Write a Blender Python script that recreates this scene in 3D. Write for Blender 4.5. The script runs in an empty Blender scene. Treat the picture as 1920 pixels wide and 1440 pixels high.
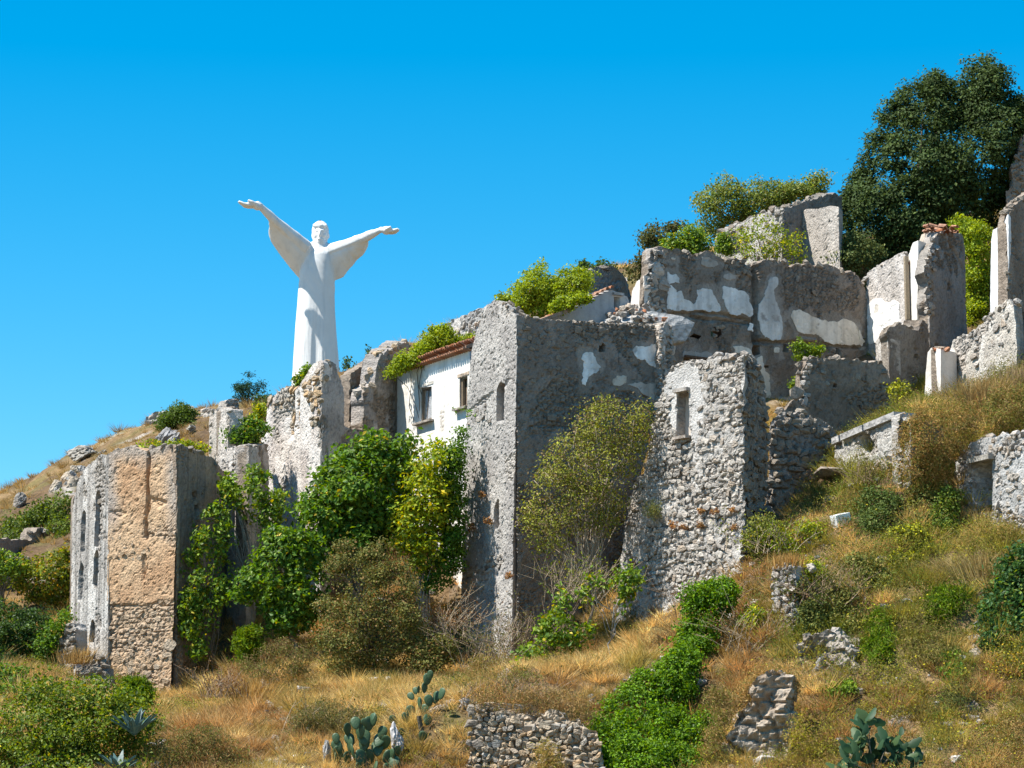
import bpy, math, random
import numpy as np
from mathutils import Vector, Matrix

# ------------------------------------------------------------------ camera, sky, sun, exposure
SC = bpy.context.scene
COL = SC.collection
F = 5444.0                      # focal length in pixels of the 1920 wide photograph
PITCH = math.radians(10.0)
CAM = np.array([0.0, 0.0, 1.7])
cam_d = bpy.data.cameras.new("camera")
cam = bpy.data.objects.new("camera", cam_d)
COL.objects.link(cam)
cam.location = CAM
cam.rotation_euler = (math.pi / 2 + PITCH, 0, 0)
cam_d.sensor_width = 36
cam_d.lens = 36 * F / 1920
cam_d.clip_start = 0.5
cam_d.clip_end = 6000
SC.camera = cam

SUN_DIR = np.array([0.50, 0.15, -0.85])
SUN_DIR /= np.linalg.norm(SUN_DIR)
SUN_EL = math.asin(-SUN_DIR[2])
SUN_AZ = math.atan2(-SUN_DIR[0], -SUN_DIR[1])     # clockwise from +Y
w = bpy.data.worlds.new("World")
SC.world = w
w.use_nodes = True
nt = w.node_tree
nt.nodes.clear()
sky = nt.nodes.new("ShaderNodeTexSky")
sky.sky_type = 'NISHITA'
sky.sun_disc = False
sky.sun_elevation = SUN_EL
sky.sun_rotation = SUN_AZ
sky.altitude = 0
sky.air_density = 1.0
sky.dust_density = 0.0
sky.ozone_density = 4.0
hs = nt.nodes.new("ShaderNodeHueSaturation")
hs.inputs['Saturation'].default_value = 1.5
hs.inputs['Hue'].default_value = 0.485
bg = nt.nodes.new("ShaderNodeBackground")
bg.inputs['Strength'].default_value = 0.092
wo = nt.nodes.new("ShaderNodeOutputWorld")
nt.links.new(sky.outputs[0], hs.inputs['Color'])
nt.links.new(hs.outputs[0], bg.inputs['Color'])
nt.links.new(bg.outputs[0], wo.inputs['Surface'])

sun_d = bpy.data.lights.new("sun", 'SUN')
sun_d.energy = 5.0
sun_d.angle = math.radians(0.53)
sun_d.color = (1.0, 0.945, 0.85)
sun = bpy.data.objects.new("sun", sun_d)
COL.objects.link(sun)
sun.rotation_euler = Vector(SUN_DIR).to_track_quat('-Z', 'Y').to_euler()
sun.location = (-40, 60, 80)

SC.view_settings.view_transform = 'Standard'
SC.view_settings.look = 'None'
SC.view_settings.exposure = 1.0
SC.view_settings.gamma = 1.0
SC.view_settings.use_curve_mapping = False
SC.render.engine = 'CYCLES'
SC.cycles.max_bounces = 5
SC.cycles.diffuse_bounces = 3
SC.cycles.transparent_max_bounces = 4

# ------------------------------------------------------------------ helpers: projection, noise, meshes
CT, ST = math.cos(PITCH), math.sin(PITCH)


def ray(px, py):
    xc = (np.asarray(px, float) - 960) / F
    yc = (720 - np.asarray(py, float)) / F
    return np.stack([xc, CT - yc * ST, ST + yc * CT], -1)


def P(px, py, Y):
    d = ray(px, py)
    return CAM + d * (np.asarray(Y, float) / d[..., 1])[..., None]


def mpp(Y):
    return Y / F


def _hash(ix, iy, iz, seed):
    with np.errstate(over='ignore'):
        h = (ix.astype(np.int64) * 374761393 + iy.astype(np.int64) * 668265263 + iz.astype(np.int64) * 2147483647 + seed * 1274126177)
        h = h.astype(np.uint64)
        h ^= h >> np.uint64(13)
        h *= np.uint64(1274126177)
        h ^= h >> np.uint64(16)
        h *= np.uint64(2246822519)
        h ^= h >> np.uint64(15)
    return (h & np.uint64(0xFFFFFF)).astype(np.float64) / 0xFFFFFF


def vnoise(x, y, z=0.0, seed=0):
    x, y, z = np.broadcast_arrays(np.asarray(x, float), np.asarray(y, float), np.asarray(z, float))
    ix, iy, iz = np.floor(x), np.floor(y), np.floor(z)
    fx, fy, fz = x - ix, y - iy, z - iz
    fx = fx * fx * (3 - 2 * fx); fy = fy * fy * (3 - 2 * fy); fz = fz * fz * (3 - 2 * fz)
    r = 0
    for a in (0, 1):
        for b in (0, 1):
            for c in (0, 1):
                r = r + _hash(ix + a, iy + b, iz + c, seed) * (fx if a else 1 - fx) * (fy if b else 1 - fy) * (fz if c else 1 - fz)
    return r


def fbm(x, y, z=0.0, seed=0, octv=4):
    a, s, t, m = 1.0, 0.0, 0.0, 1.0
    for o in range(octv):
        s = s + a * vnoise(np.asarray(x) * m, np.asarray(y) * m, np.asarray(z) * m, seed + o * 17)
        t += a
        a *= 0.5
        m *= 2.03
    return s / t


def worley(x, y, seed=0):
    ix, iy = np.floor(x), np.floor(y)
    f1 = np.full(x.shape, 9.0); f2 = np.full(x.shape, 9.0); cid = np.zeros(x.shape)
    z0 = np.zeros_like(ix)
    for a in (-1, 0, 1):
        for b in (-1, 0, 1):
            cx, cy = ix + a, iy + b
            d = np.hypot(cx + 0.15 + 0.7 * _hash(cx, cy, z0, seed) - x, cy + 0.15 + 0.7 * _hash(cx, cy, z0, seed + 5) - y)
            i = _hash(cx, cy, z0, seed + 9)
            n = d < f1
            f2 = np.where(n, f1, np.minimum(f2, d))
            cid = np.where(n, i, cid)
            f1 = np.where(n, d, f1)
    return f1, f2, cid


def sstep(a, b, x):
    t = np.clip((x - a) / (b - a), 0, 1)
    return t * t * (3 - 2 * t)


def make_mesh(name, V, tris=None, quads=None, col=None, smooth=False):
    me = bpy.data.meshes.new(name)
    V = np.asarray(V, np.float32)
    me.vertices.add(len(V))
    me.vertices.foreach_set('co', V.ravel())
    parts, starts, tot, n = [], [], [], 0
    for A, k in ((tris, 3), (quads, 4)):
        if A is not None and len(A):
            A = np.asarray(A, np.int32)
            parts.append(A.ravel())
            starts.append(n + np.arange(len(A), dtype=np.int32) * k)
            n += A.size
    loops = np.concatenate(parts)
    st = np.concatenate(starts)
    me.loops.add(len(loops))
    me.loops.foreach_set('vertex_index', loops)
    me.polygons.add(len(st))
    me.polygons.foreach_set('loop_start', st.astype(np.int32))
    if col is not None:
        c = np.ones((len(V), 4), np.float32)
        c[:, :3] = np.clip(col, 0, 1)
        at = me.color_attributes.new('tint', 'FLOAT_COLOR', 'POINT')
        at.data.foreach_set('color', c.ravel())
    me.polygons.foreach_set('use_smooth', np.full(len(st), bool(smooth)))
    me.update(calc_edges=True)
    return me


def link(name, me, mat=None, parent=None, loc=(0, 0, 0)):
    o = bpy.data.objects.new(name, me)
    COL.objects.link(o)
    o.location = loc
    if mat is not None and me is not None and not me.materials:
        me.materials.append(mat)
    if parent is not None:
        o.parent = parent
    return o


def tag(o, label, cat, group=None):
    o['label'] = label
    o['category'] = cat
    if group:
        o['group'] = group
    return o


def thing(name, label, cat, loc, group=None):
    o = bpy.data.objects.new(name, None)
    o.empty_display_size = 0.5
    COL.objects.link(o)
    o.location = loc
    return tag(o, label, cat, group)


def rootloc(o):
    return np.array(o.location)


def tubes(paths, sides=5):
    """paths: list of (points (N,3), radii (N,)) -> V, tris, quads"""
    V, Q, T, n = [], [], [], 0
    for pts, rad in paths:
        pts = np.asarray(pts, float); rad = np.asarray(rad, float); N = len(pts)
        tan = np.gradient(pts, axis=0)
        tan /= np.linalg.norm(tan, axis=1)[:, None] + 1e-9
        ref = np.array([0.31, 0.87, 0.39])
        a = np.cross(tan, ref); a /= np.linalg.norm(a, axis=1)[:, None] + 1e-9
        b = np.cross(tan, a)
        th = np.arange(sides) * 2 * math.pi / sides
        ring = pts[:, None] + rad[:, None, None] * (np.cos(th)[None, :, None] * a[:, None] + np.sin(th)[None, :, None] * b[:, None])
        V.append(ring.reshape(-1, 3))
        i = np.arange(N - 1)[:, None] * sides; j = np.arange(sides)[None]
        j2 = (j + 1) % sides
        Q.append(np.stack([n + i + j, n + i + j2, n + i + sides + j2, n + i + sides + j], -1).reshape(-1, 4))
        for base, rev in ((n, True), (n + (N - 1) * sides, False)):
            for k in range(1, sides - 1):
                T.append((base, base + k + 1, base + k) if rev else (base, base + k, base + k + 1))
        n += N * sides
    return np.concatenate(V), np.array(T), np.concatenate(Q)


def inside_poly(x, y, poly):
    poly = np.asarray(poly, float)
    r = np.zeros(x.shape, bool)
    x0, y0 = poly[:, 0], poly[:, 1]
    x1, y1 = np.roll(x0, -1), np.roll(y0, -1)
    for a, b, c, d in zip(x0, y0, x1, y1):
        if b == d:
            continue
        k = (b > y) != (d > y)
        r ^= k & (x < (c - a) * (y - b) / (d - b) + a)
    return r


def dist_segs(x, y, poly, closed=True):
    poly = np.asarray(poly, float)
    Q = np.roll(poly, -1, 0) if closed else poly[1:]
    A = poly if closed else poly[:-1]
    best = np.full(x.shape, 1e9); bx = np.zeros_like(x, dtype=float); by = np.zeros_like(x, dtype=float)
    for (a, b), (c, d) in zip(A, Q):
        L = (c - a) ** 2 + (d - b) ** 2
        t = np.clip(((x - a) * (c - a) + (y - b) * (d - b)) / (L + 1e-12), 0, 1)
        qx, qy = a + t * (c - a), b + t * (d - b)
        D = np.hypot(x - qx, y - qy)
        k = D < best
        best = np.where(k, D, best); bx = np.where(k, qx, bx); by = np.where(k, qy, by)
    return best, bx, by


# ------------------------------------------------------------------ materials
def nodes_mat(name):
    m = bpy.data.materials.new(name)
    m.use_nodes = True
    t = m.node_tree
    b = t.nodes['Principled BSDF']
    return m, t, b


def tint_mat(name, rough=0.95, spec=0.2, var=(0.75, 1.2), scale=9.0, bump=0.6, bscale=14.0, bdist=0.03):
    """albedo from the piece's own tint, mottled by noise, with fine relief"""
    m, t, b = nodes_mat(name)
    N, L = t.nodes, t.links
    at = N.new('ShaderNodeAttribute'); at.attribute_name = 'tint'
    tc = N.new('ShaderNodeTexCoord')
    nz = N.new('ShaderNodeTexNoise'); nz.inputs['Scale'].default_value = scale; nz.inputs['Detail'].default_value = 6; nz.inputs['Roughness'].default_value = 0.7
    mr = N.new('ShaderNodeMapRange')
    mr.inputs['From Min'].default_value = 0.3; mr.inputs['From Max'].default_value = 0.7
    mr.inputs['To Min'].default_value = var[0]; mr.inputs['To Max'].default_value = var[1]
    mx = N.new('ShaderNodeMix'); mx.data_type = 'RGBA'; mx.blend_type = 'MULTIPLY'; mx.inputs['Factor'].default_value = 1
    L.new(tc.outputs['Object'], nz.inputs['Vector'])
    L.new(nz.outputs['Fac'], mr.inputs['Value'])
    L.new(at.outputs['Color'], mx.inputs['A'])
    L.new(mr.outputs['Result'], mx.inputs['B'])
    L.new(mx.outputs['Result'], b.inputs['Base Color'])
    b.inputs['Roughness'].default_value = rough
    b.inputs['Specular IOR Level'].default_value = spec
    if bump:
        n2 = N.new('ShaderNodeTexNoise'); n2.inputs['Scale'].default_value = bscale; n2.inputs['Detail'].default_value = 5; n2.inputs['Roughness'].default_value = 0.65
        vo = N.new('ShaderNodeTexVoronoi'); vo.inputs['Scale'].default_value = bscale * 0.6
        ad = N.new('ShaderNodeMath'); ad.operation = 'ADD'
        bp = N.new('ShaderNodeBump'); bp.inputs['Strength'].default_value = bump; bp.inputs['Distance'].default_value = bdist
        L.new(tc.outputs['Object'], n2.inputs['Vector']); L.new(tc.outputs['Object'], vo.inputs['Vector'])
        L.new(n2.outputs['Fac'], ad.inputs[0]); L.new(vo.outputs['Distance'], ad.inputs[1])
        L.new(ad.outputs[0], bp.inputs['Height']); L.new(bp.outputs['Normal'], b.inputs['Normal'])
    return m


def leaf_mat(name, rough=0.45, spec=0.35, trans=0.3):
    m, t, b = nodes_mat(name)
    N, L = t.nodes, t.links
    at = N.new('ShaderNodeAttribute'); at.attribute_name = 'tint'
    L.new(at.outputs['Color'], b.inputs['Base Color'])
    b.inputs['Roughness'].default_value = rough
    b.inputs['Specular IOR Level'].default_value = spec
    tr = N.new('ShaderNodeBsdfTranslucent')
    hv = N.new('ShaderNodeHueSaturation'); hv.inputs['Value'].default_value = 1.3; hv.inputs['Saturation'].default_value = 1.15; hv.inputs['Hue'].default_value = 0.485
    L.new(at.outputs['Color'], hv.inputs['Color']); L.new(hv.outputs[0], tr.inputs['Color'])
    ms = N.new('ShaderNodeMixShader'); ms.inputs[0].default_value = trans
    out = t.nodes['Material Output']
    L.new(b.outputs[0], ms.inputs[1]); L.new(tr.outputs[0], ms.inputs[2]); L.new(ms.outputs[0], out.inputs['Surface'])
    return m


def piece_mat(name, stops, rough=0.95, bump=0.7, scale=14):
    """colour differs per piece (object random), mottled"""
    m, t, b = nodes_mat(name)
    N, L = t.nodes, t.links
    oi = N.new('ShaderNodeObjectInfo')
    rp = N.new('ShaderNodeValToRGB'); rp.color_ramp.interpolation = 'LINEAR'
    els = rp.color_ramp.elements
    while len(els) < len(stops):
        els.new(0.5)
    for i, c in enumerate(stops):
        els[i].position = i / (len(stops) - 1)
        els[i].color = (*c, 1)
    tc = N.new('ShaderNodeTexCoord')
    nz = N.new('ShaderNodeTexNoise'); nz.inputs['Scale'].default_value = 3; nz.inputs['Detail'].default_value = 6; nz.inputs['Roughness'].default_value = 0.7
    mr = N.new('ShaderNodeMapRange'); mr.inputs['From Min'].default_value = 0.3; mr.inputs['From Max'].default_value = 0.7
    mr.inputs['To Min'].default_value = 0.65; mr.inputs['To Max'].default_value = 1.2
    mx = N.new('ShaderNodeMix'); mx.data_type = 'RGBA'; mx.blend_type = 'MULTIPLY'; mx.inputs['Factor'].default_value = 1
    L.new(oi.outputs['Random'], rp.inputs['Fac'])
    L.new(tc.outputs['Object'], nz.inputs['Vector']); L.new(nz.outputs['Fac'], mr.inputs['Value'])
    L.new(rp.outputs['Color'], mx.inputs['A']); L.new(mr.outputs['Result'], mx.inputs['B'])
    L.new(mx.outputs['Result'], b.inputs['Base Color'])
    b.inputs['Roughness'].default_value = rough
    b.inputs['Specular IOR Level'].default_value = 0.2
    bp = N.new('ShaderNodeBump'); bp.inputs['Strength'].default_value = bump; bp.inputs['Distance'].default_value = 0.15
    n2 = N.new('ShaderNodeTexNoise'); n2.inputs['Scale'].default_value = 4; n2.inputs['Detail'].default_value = 5
    L.new(tc.outputs['Object'], n2.inputs['Vector']); L.new(n2.outputs['Fac'], bp.inputs['Height']); L.new(bp.outputs['Normal'], b.inputs['Normal'])
    return m


M_WALL = tint_mat('weathered_masonry', bump=0.8, bscale=17, bdist=0.035)
M_PLASTER = tint_mat('lime_plaster', var=(0.88, 1.08), scale=5, bump=0.35, bscale=10, bdist=0.02)
M_GROUND = tint_mat('dry_earth', var=(0.6, 1.3), scale=3, bump=0.8, bscale=6, bdist=0.1)
M_ROCK = tint_mat('limestone_rock', var=(0.6, 1.25), scale=4, bump=0.9, bscale=6, bdist=0.08)
M_LEAF = leaf_mat('leaf', rough=.5, spec=.2, trans=.38)
M_LEAF_DULL = leaf_mat('dull_leaf', rough=0.7, spec=0.15, trans=0.25)
M_GRASS = leaf_mat('dry_grass', rough=0.8, spec=0.1, trans=0.3)
M_BARK = tint_mat('bark', bump=0.6, bscale=20)
M_STATUE = tint_mat('white_marble_cement', rough=0.6, spec=0.3, var=(0.95, 1.03), scale=0.8, bump=0.15, bscale=2.0, bdist=0.03)
M_ST_LIGHT = piece_mat('pale_stone', [(.27, .245, .22), (.41, .37, .325), (.34, .315, .29), (.52, .47, .42), (.38, .31, .245), (.29, .27, .25)])
M_ST_WARM = piece_mat('warm_stone', [(.34, .28, .21), (.42, .33, .23), (.36, .34, .31), (.48, .33, .19), (.30, .27, .23)])
M_ST_GREY = piece_mat('grey_stone', [(.19, .16, .13), (.29, .25, .205), (.225, .195, .165), (.34, .295, .24), (.25, .205, .165)])
M_ST_TAN = piece_mat('tan_stone', [(.33, .24, .16), (.42, .31, .205), (.38, .32, .25), (.47, .35, .235), (.30, .24, .18)])
M_TILE = piece_mat('terracotta', [(.32, .12, .06), (.40, .17, .09), (.36, .20, .13), (.28, .13, .08), (.42, .26, .19)])
M_WOOD = tint_mat('grey_wood', var=(0.7, 1.2), scale=12, bump=0.5, bscale=25)
M_CACTUS = tint_mat('cactus_skin', rough=0.5, spec=0.35, var=(0.85, 1.15), scale=4, bump=0.2, bscale=12)

# ------------------------------------------------------------------ terrain
CTRL = [  # pixel x, pixel y, distance
    (-400, 1480, 100), (-100, 1480, 100), (150, 1475, 100.5), (300, 1465, 100.5), (600, 1465, 100), (780, 1465, 100), (880, 1465, 102.2), (1000, 1462, 102.3), (1110, 1465, 102.0), (1200, 1475, 99), (1350, 1475, 98.5), (1500, 1480, 97.5),
    (1650, 1475, 96.5), (1800, 1475, 96), (2000, 1475, 96), (2300, 1475, 96),
    (60, 1320, 112), (130, 1275, 124), (205, 1295, 122.5), (325, 1318, 121), (420, 1275, 124), (0, 1270, 118), (-300, 1200, 126), (40, 1150, 132), (0, 1010, 146), (100, 960, 150), (-300, 1000, 160), (-600, 1100, 150),
    (0, 957, 168), (70, 900, 170), (140, 855, 172), (215, 812, 173), (290, 778, 174), (400, 772, 172), (480, 762, 170), (560, 745, 168), (-300, 1050, 175), (-700, 1200, 175), (250, 870, 152), (350, 850, 150),
    (470, 1240, 123), (600, 1240, 122), (720, 1275, 118.5), (868, 1262, 123), (960, 1258, 119.4), (1080, 1222, 118.6), (1165, 1195, 118.3), (1290, 1170, 115.2), (1392, 1100, 112.8), (1460, 1000, 114.5), (1570, 965, 115.5), (1640, 965, 113.2),
    (1715, 870, 115), (1720, 785, 117.5), (1800, 775, 118.5), (1920, 705, 120), (2100, 640, 121), (2400, 560, 122), (1900, 1015, 109.3), (1845, 978, 112.3), (1800, 985, 113.4), (2200, 1000, 110), (1700, 1200, 104.5), (1900, 1220, 104.5), (2200, 1220, 104), (1530, 1270, 105),
    (1480, 1070, 110), (1400, 1270, 106), (1250, 1300, 106), (1100, 1322, 104.8), (1000, 1322, 104.6), (900, 1322, 104.4), (750, 1345, 108.5), (600, 1345, 111), (450, 1345, 112), (300, 1370, 112),
    (1300, 820, 128), (1550, 790, 131), (1750, 790, 126), (1850, 690, 130), (1300, 700, 140), (1200, 640, 142), (1750, 560, 150), (1400, 510, 148), (1600, 500, 152), (1000, 640, 140), (850, 700, 140), (650, 830, 139), (560, 800, 146), (430, 900, 140),
    (1900, 440, 156), (2150, 350, 156), (1700, 470, 175), (1300, 560, 175), (1000, 680, 175), (800, 720, 175),
]
ctrl = np.array([P(a, b, c) for a, b, c in CTRL])
extra = [(x, y, z) for x in (-45, -22, 0, 22, 45) for y, z in ((0, 0), (40, 0.3), (75, 1.6))] + \
        [(-35, 215, 16), (-20, 215, 24), (-8, 215, 24), (8, 215, 28), (24, 215, 38), (45, 215, 42), (-60, 100, 2), (-60, 150, 6), (-60, 200, 10), (70, 100, 8), (70, 130, 26), (70, 180, 44)]
ctrl = np.concatenate([ctrl, np.array(extra, float)])


def tps_fit(c, reg=0.15):
    X = c[:, :2] / 40
    n = len(X)
    r2 = ((X[:, None] - X[None]) ** 2).sum(-1)
    K = 0.5 * r2 * np.log(r2 + 1e-12)
    A = np.zeros((n + 3, n + 3))
    A[:n, :n] = K + np.eye(n) * reg * 0.002
    A[:n, n] = 1; A[:n, n + 1:] = X
    A[n, :n] = 1; A[n + 1:, :n] = X.T
    b = np.zeros(n + 3); b[:n] = c[:, 2]
    return np.linalg.solve(A, b)


WT = tps_fit(ctrl)


def tps(x, y):
    sh = x.shape
    x = x.ravel() / 40; y = y.ravel() / 40
    out = WT[-3] + WT[-2] * x + WT[-1] * y
    for i in range(len(ctrl)):
        r2 = (x - ctrl[i, 0] / 40) ** 2 + (y - ctrl[i, 1] / 40) ** 2
        out = out + WT[i] * 0.5 * r2 * np.log(r2 + 1e-12)
    return out.reshape(sh)


STATUE_Y = 348.0
st_base = P(592, 735, STATUE_Y)
gx = np.concatenate([[-1500, -800, -450, -260, -170, -120, -90, -70, -55, -45], np.arange(-38, 38.01, 0.4), [45, 55, 70, 90, 120, 170, 260, 450, 800, 1500]])
gy = np.concatenate([[-200, -60, -20, 0, 20, 40, 55, 68, 78, 85, 90], np.arange(93, 182.01, 0.4), [186, 190, 196, 204, 214, 226, 240, 255, 270, 285, 300, 315, 330, 340, 348, 356, 366, 380, 400, 430, 480, 560, 700, 1000, 1600, 2600]])


def ground_raw(x, y):
    cx = np.clip(x, -48, 60); cy = np.clip(y, 0, 205)
    z = tps(cx, cy)
    far = np.clip((y - 190) / 60, 0, 1)
    base = 28 - 0.02 * np.clip(y - 350, 0, 1500) + 0.12 * np.clip(x, -80, 60)
    hill = 30 * np.exp(-(((x - st_base[0]) / 17) ** 2 + ((y - STATUE_Y) / 45) ** 2) / 2)
    zf = base + np.minimum(hill, 30) * (st_base[2] - 1.0 - (28 + 0.12 * st_base[0])) / 30
    z = z * (1 - far) + zf * far
    side = np.clip((np.abs(x) - 60) / 200, 0, 1)
    z = z * (1 - side) + np.minimum(z, 12) * side
    amp = sstep(90, 97, y) * sstep(230, 185, y)
    z = z + amp * (1.5 * (fbm(x / 5, y / 5, 0, 3) - 0.5) + 0.85 * (fbm(x / 1.5, y / 1.5, 0, 8) - 0.5))
    return z


GX, GY = np.meshgrid(gx, gy)
GZ = ground_raw(GX, GY)


def ground_z(x, y):
    x = np.asarray(x, float); y = np.asarray(y, float)
    i = np.clip(np.searchsorted(gx, x) - 1, 0, len(gx) - 2)
    j = np.clip(np.searchsorted(gy, y) - 1, 0, len(gy) - 2)
    tx = np.clip((x - gx[i]) / (gx[i + 1] - gx[i]), 0, 1); ty = np.clip((y - gy[j]) / (gy[j + 1] - gy[j]), 0, 1)
    return (GZ[j, i] * (1 - tx) * (1 - ty) + GZ[j, i + 1] * tx * (1 - ty) + GZ[j + 1, i] * (1 - tx) * ty + GZ[j + 1, i + 1] * tx * ty)


def cam_px(p):
    d = np.asarray(p, float) - CAM
    fw = d[..., 1] * CT + d[..., 2] * ST
    up = -d[..., 1] * ST + d[..., 2] * CT
    return 960 + F * d[..., 0] / fw, 720 - F * up / fw


def ground_hit(px, py):
    """distance at which the sight line through a pixel meets the hillside"""
    px = np.atleast_1d(np.asarray(px, float)); py = np.atleast_1d(np.asarray(py, float))
    D = ray(px, py); D = D / D[:, 1:2]
    Y = np.full(len(px), 999.0)
    for y in np.arange(94, 182, .4):
        q = CAM + D * y
        k = (Y > 900) & (ground_z(q[:, 0], q[:, 1]) > q[:, 2])
        Y[k] = y
    return Y


def build_ground():
    ny, nx = GX.shape
    V = np.stack([GX, GY, GZ], -1).reshape(-1, 3)
    i = (np.arange(ny - 1)[:, None] * nx + np.arange(nx - 1)[None])
    Q = np.stack([i, i + 1, i + nx + 1, i + nx], -1).reshape(-1, 4)
    x, y = V[:, 0], V[:, 1]
    a = fbm(x / 6, y / 6, 0, 21)[:, None]; b = fbm(x / 1.1, y / 1.1, 0, 31)[:, None]
    straw = np.array([.22, .145, .07]); brown = np.array([.11, .07, .038]); olive = np.array([.12, .105, .035]); rock = np.array([.36, .33, .30])
    c = brown + (straw - brown) * sstep(.35, .6, a)
    c = c + (olive - c) * sstep(.5, .68, b) * .7
    c = c + (rock - c) * sstep(.70, .8, fbm(x / 2.2, y / 2.2, 0, 77))[:, None]
    o = link('hillside', make_mesh('hillside', V, quads=Q, col=c, smooth=True), M_GROUND)
    o['kind'] = 'structure'
    return o


build_ground()

# ------------------------------------------------------------------ walls
class Plane:
    """a vertical wall plane through two plumb lines given as (pixel x, distance) at pixel row py"""
    def __init__(s, a, b, py):
        A = P(a[0], py, a[1]); B = P(b[0], py, b[1])
        d = (B - A)[:2]; d /= np.linalg.norm(d)
        s.o = np.array([A[0], A[1], 0.0]); s.d = np.array([d[0], d[1], 0])
        s.n = np.array([d[1], -d[0], 0.0])
        if s.n @ (CAM - A) < 0:
            s.n = -s.n
        s.rot = math.atan2(s.d[1], s.d[0])

    def uv(s, pts):
        pts = np.asarray(pts, float)
        D = ray(pts[:, 0], pts[:, 1])
        t = ((s.o - CAM) @ s.n) / (D @ s.n)
        X = CAM + D * t[:, None]
        return np.stack([(X - s.o) @ s.d, X[:, 2]], 1)

    def world(s, uv, off=0.0):
        uv = np.asarray(uv, float)
        off = np.asarray(off, float)
        return s.o + uv[..., :1] * s.d + np.array([0, 0, 1.0]) * uv[..., 1:2] + s.n * off[..., None]


def jag_outline(poly, step, jag_top, jag_side, seed):
    """resample the outline and roughen it; near-vertical runs get jag_side"""
    poly = np.asarray(poly, float)
    out = []
    nxt = np.roll(poly, -1, 0)
    for k, (a, b) in enumerate(zip(poly, nxt)):
        L = np.hypot(*(b - a)); n = max(1, int(L / step))
        t = np.arange(n)[:, None] / n
        q = a + (b - a) * t
        vert = abs(b[1] - a[1]) > 1.6 * abs(b[0] - a[0])
        j = jag_side if vert else jag_top
        nn = np.array([-(b - a)[1], (b - a)[0]]) / (L + 1e-9)
        s = q[:, 0] + q[:, 1] * 1.37
        h = (fbm(s / 0.55, 0 * s, 0, seed, 3) - 0.5) * 2 * j + (np.floor(vnoise(s / 0.22, 0 * s, 0, seed + 3) * 3) / 3 - .33) * j * 0.8
        e = np.minimum(t[:, 0], 1 - t[:, 0]) * L
        out.append(q + nn * (h * np.clip(e / 0.25, 0.3, 1))[:, None])
    return np.concatenate(out)


PALE = np.array([.34, .33, .325])


def style_surface(u, v, st, seed):
    """returns relief (m, towards viewer) and albedo for a wall style"""
    s = st.get('stone', 0.3)
    f1, f2, cid = worley(u / (s * 1.35) + 0.35 * fbm(u / s, v / s, 0, seed + 4), v / (s * 0.85) + 0.35 * fbm(u / s, v / s, 0, seed + 6), seed)
    sh = sstep(0.02, 0.32, f2 - f1) * (0.35 + 0.65 * cid)
    g1, g2, gid = worley(u / (s * 0.55), v / (s * 0.42), seed + 40)
    sh = 0.72 * sh + 0.28 * sstep(0.02, 0.35, g2 - g1) * gid
    rough = fbm(u / st.get('rsize', .35), v / st.get('rsize', .35), 0, seed + 7, 4) - 0.5
    big = fbm(u / 2.2, v / 2.2, 0, seed + 13, 4)
    cover = st.get('cover', 0.5)           # share under render or plaster
    ragged = big + 0.35 * (fbm(u / 0.5, v / 0.5, 0, seed + 19, 3) - 0.5)
    if 'cover_fn' in st:
        m = np.clip(st['cover_fn'](u, v, ragged), 0, 1)
    else:
        m = sstep(1 - cover - 0.03, 1 - cover + 0.05, 0.5 + (ragged - 0.5) * 2.2)
    pit = sstep(0.66, 0.74, fbm(u / 0.16, v / 0.16, 0, seed + 23, 3))
    disp = (1 - m) * (sh - 0.5) * st.get('amp', 0.12) + m * st.get('coat', 0.03) + rough * st.get('rough', 0.05) - pit * m * st.get('pit', 0.03)
    ca, cb = np.array(st['stone_a']), np.array(st['stone_b'])
    cs = ca + (cb - ca) * (0.65 * cid + 0.35 * gid)[..., None]
    cs = cs * (0.8 + 0.2 * sstep(0.02, 0.2, f2 - f1))[..., None]
    pa, pb = np.array(st['coat_a']), np.array(st['coat_b'])
    t = sstep(0.3, 0.7, fbm(u / 0.9, v / 1.4, 0, seed + 29, 5))
    cp = pa + (pb - pa) * t[..., None]
    if st.get('streak', 0):
        k = st['streak'] * sstep(0.45, 0.7, fbm(u / 0.22, v / 5.0, 0, seed + 37, 4))
        cp = cp * (1 - k)[..., None]
    c = cs * (1 - m)[..., None] + cp * m[..., None]
    sp = sstep(0.60, 0.75, fbm(u / 0.12, v / 0.12, 0, seed + 51, 2))
    c = c * (1 - st.get('speck', .3) * sp)[..., None]
    return disp, c


GREY = dict(stone=0.28, cover=0.62, amp=0.13, rough=0.10, coat=0.02, pit=0.06, stone_a=(.23, .205, .18), stone_b=(.40, .365, .33), coat_a=(.27, .25, .23), coat_b=(.38, .355, .33))
RUBBLE = dict(stone=0.30, cover=0.12, amp=0.22, rough=0.12, stone_a=(.26, .232, .205), stone_b=(.50, .455, .41), coat_a=(.36, .338, .315), coat_b=(.47, .445, .42))
SHADEW = dict(stone=0.2, cover=0.55, amp=0.12, rough=0.08, rsize=.25, stone_a=(.155, .122, .094), stone_b=(.30, .245, .195), coat_a=(.20, .16, .125), coat_b=(.29, .24, .195))  # masonry darkened and warmed: part of the walls' shade is in this colour
BEIGE = dict(stone=0.26, cover=0.75, amp=0.12, rough=0.07, stone_a=(.28, .25, .22), stone_b=(.48, .43, .38), coat_a=(.40, .355, .315), coat_b=(.52, .475, .435))
WHITE = dict(speck=.06, streak=.12, stone=0.25, cover=1.1, amp=0.04, rough=0.02, coat=0.01, pit=0.01, stone_a=(.5, .44, .38), stone_b=(.6, .55, .5), coat_a=(.70, .67, .62), coat_b=(.82, .80, .77))


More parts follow.
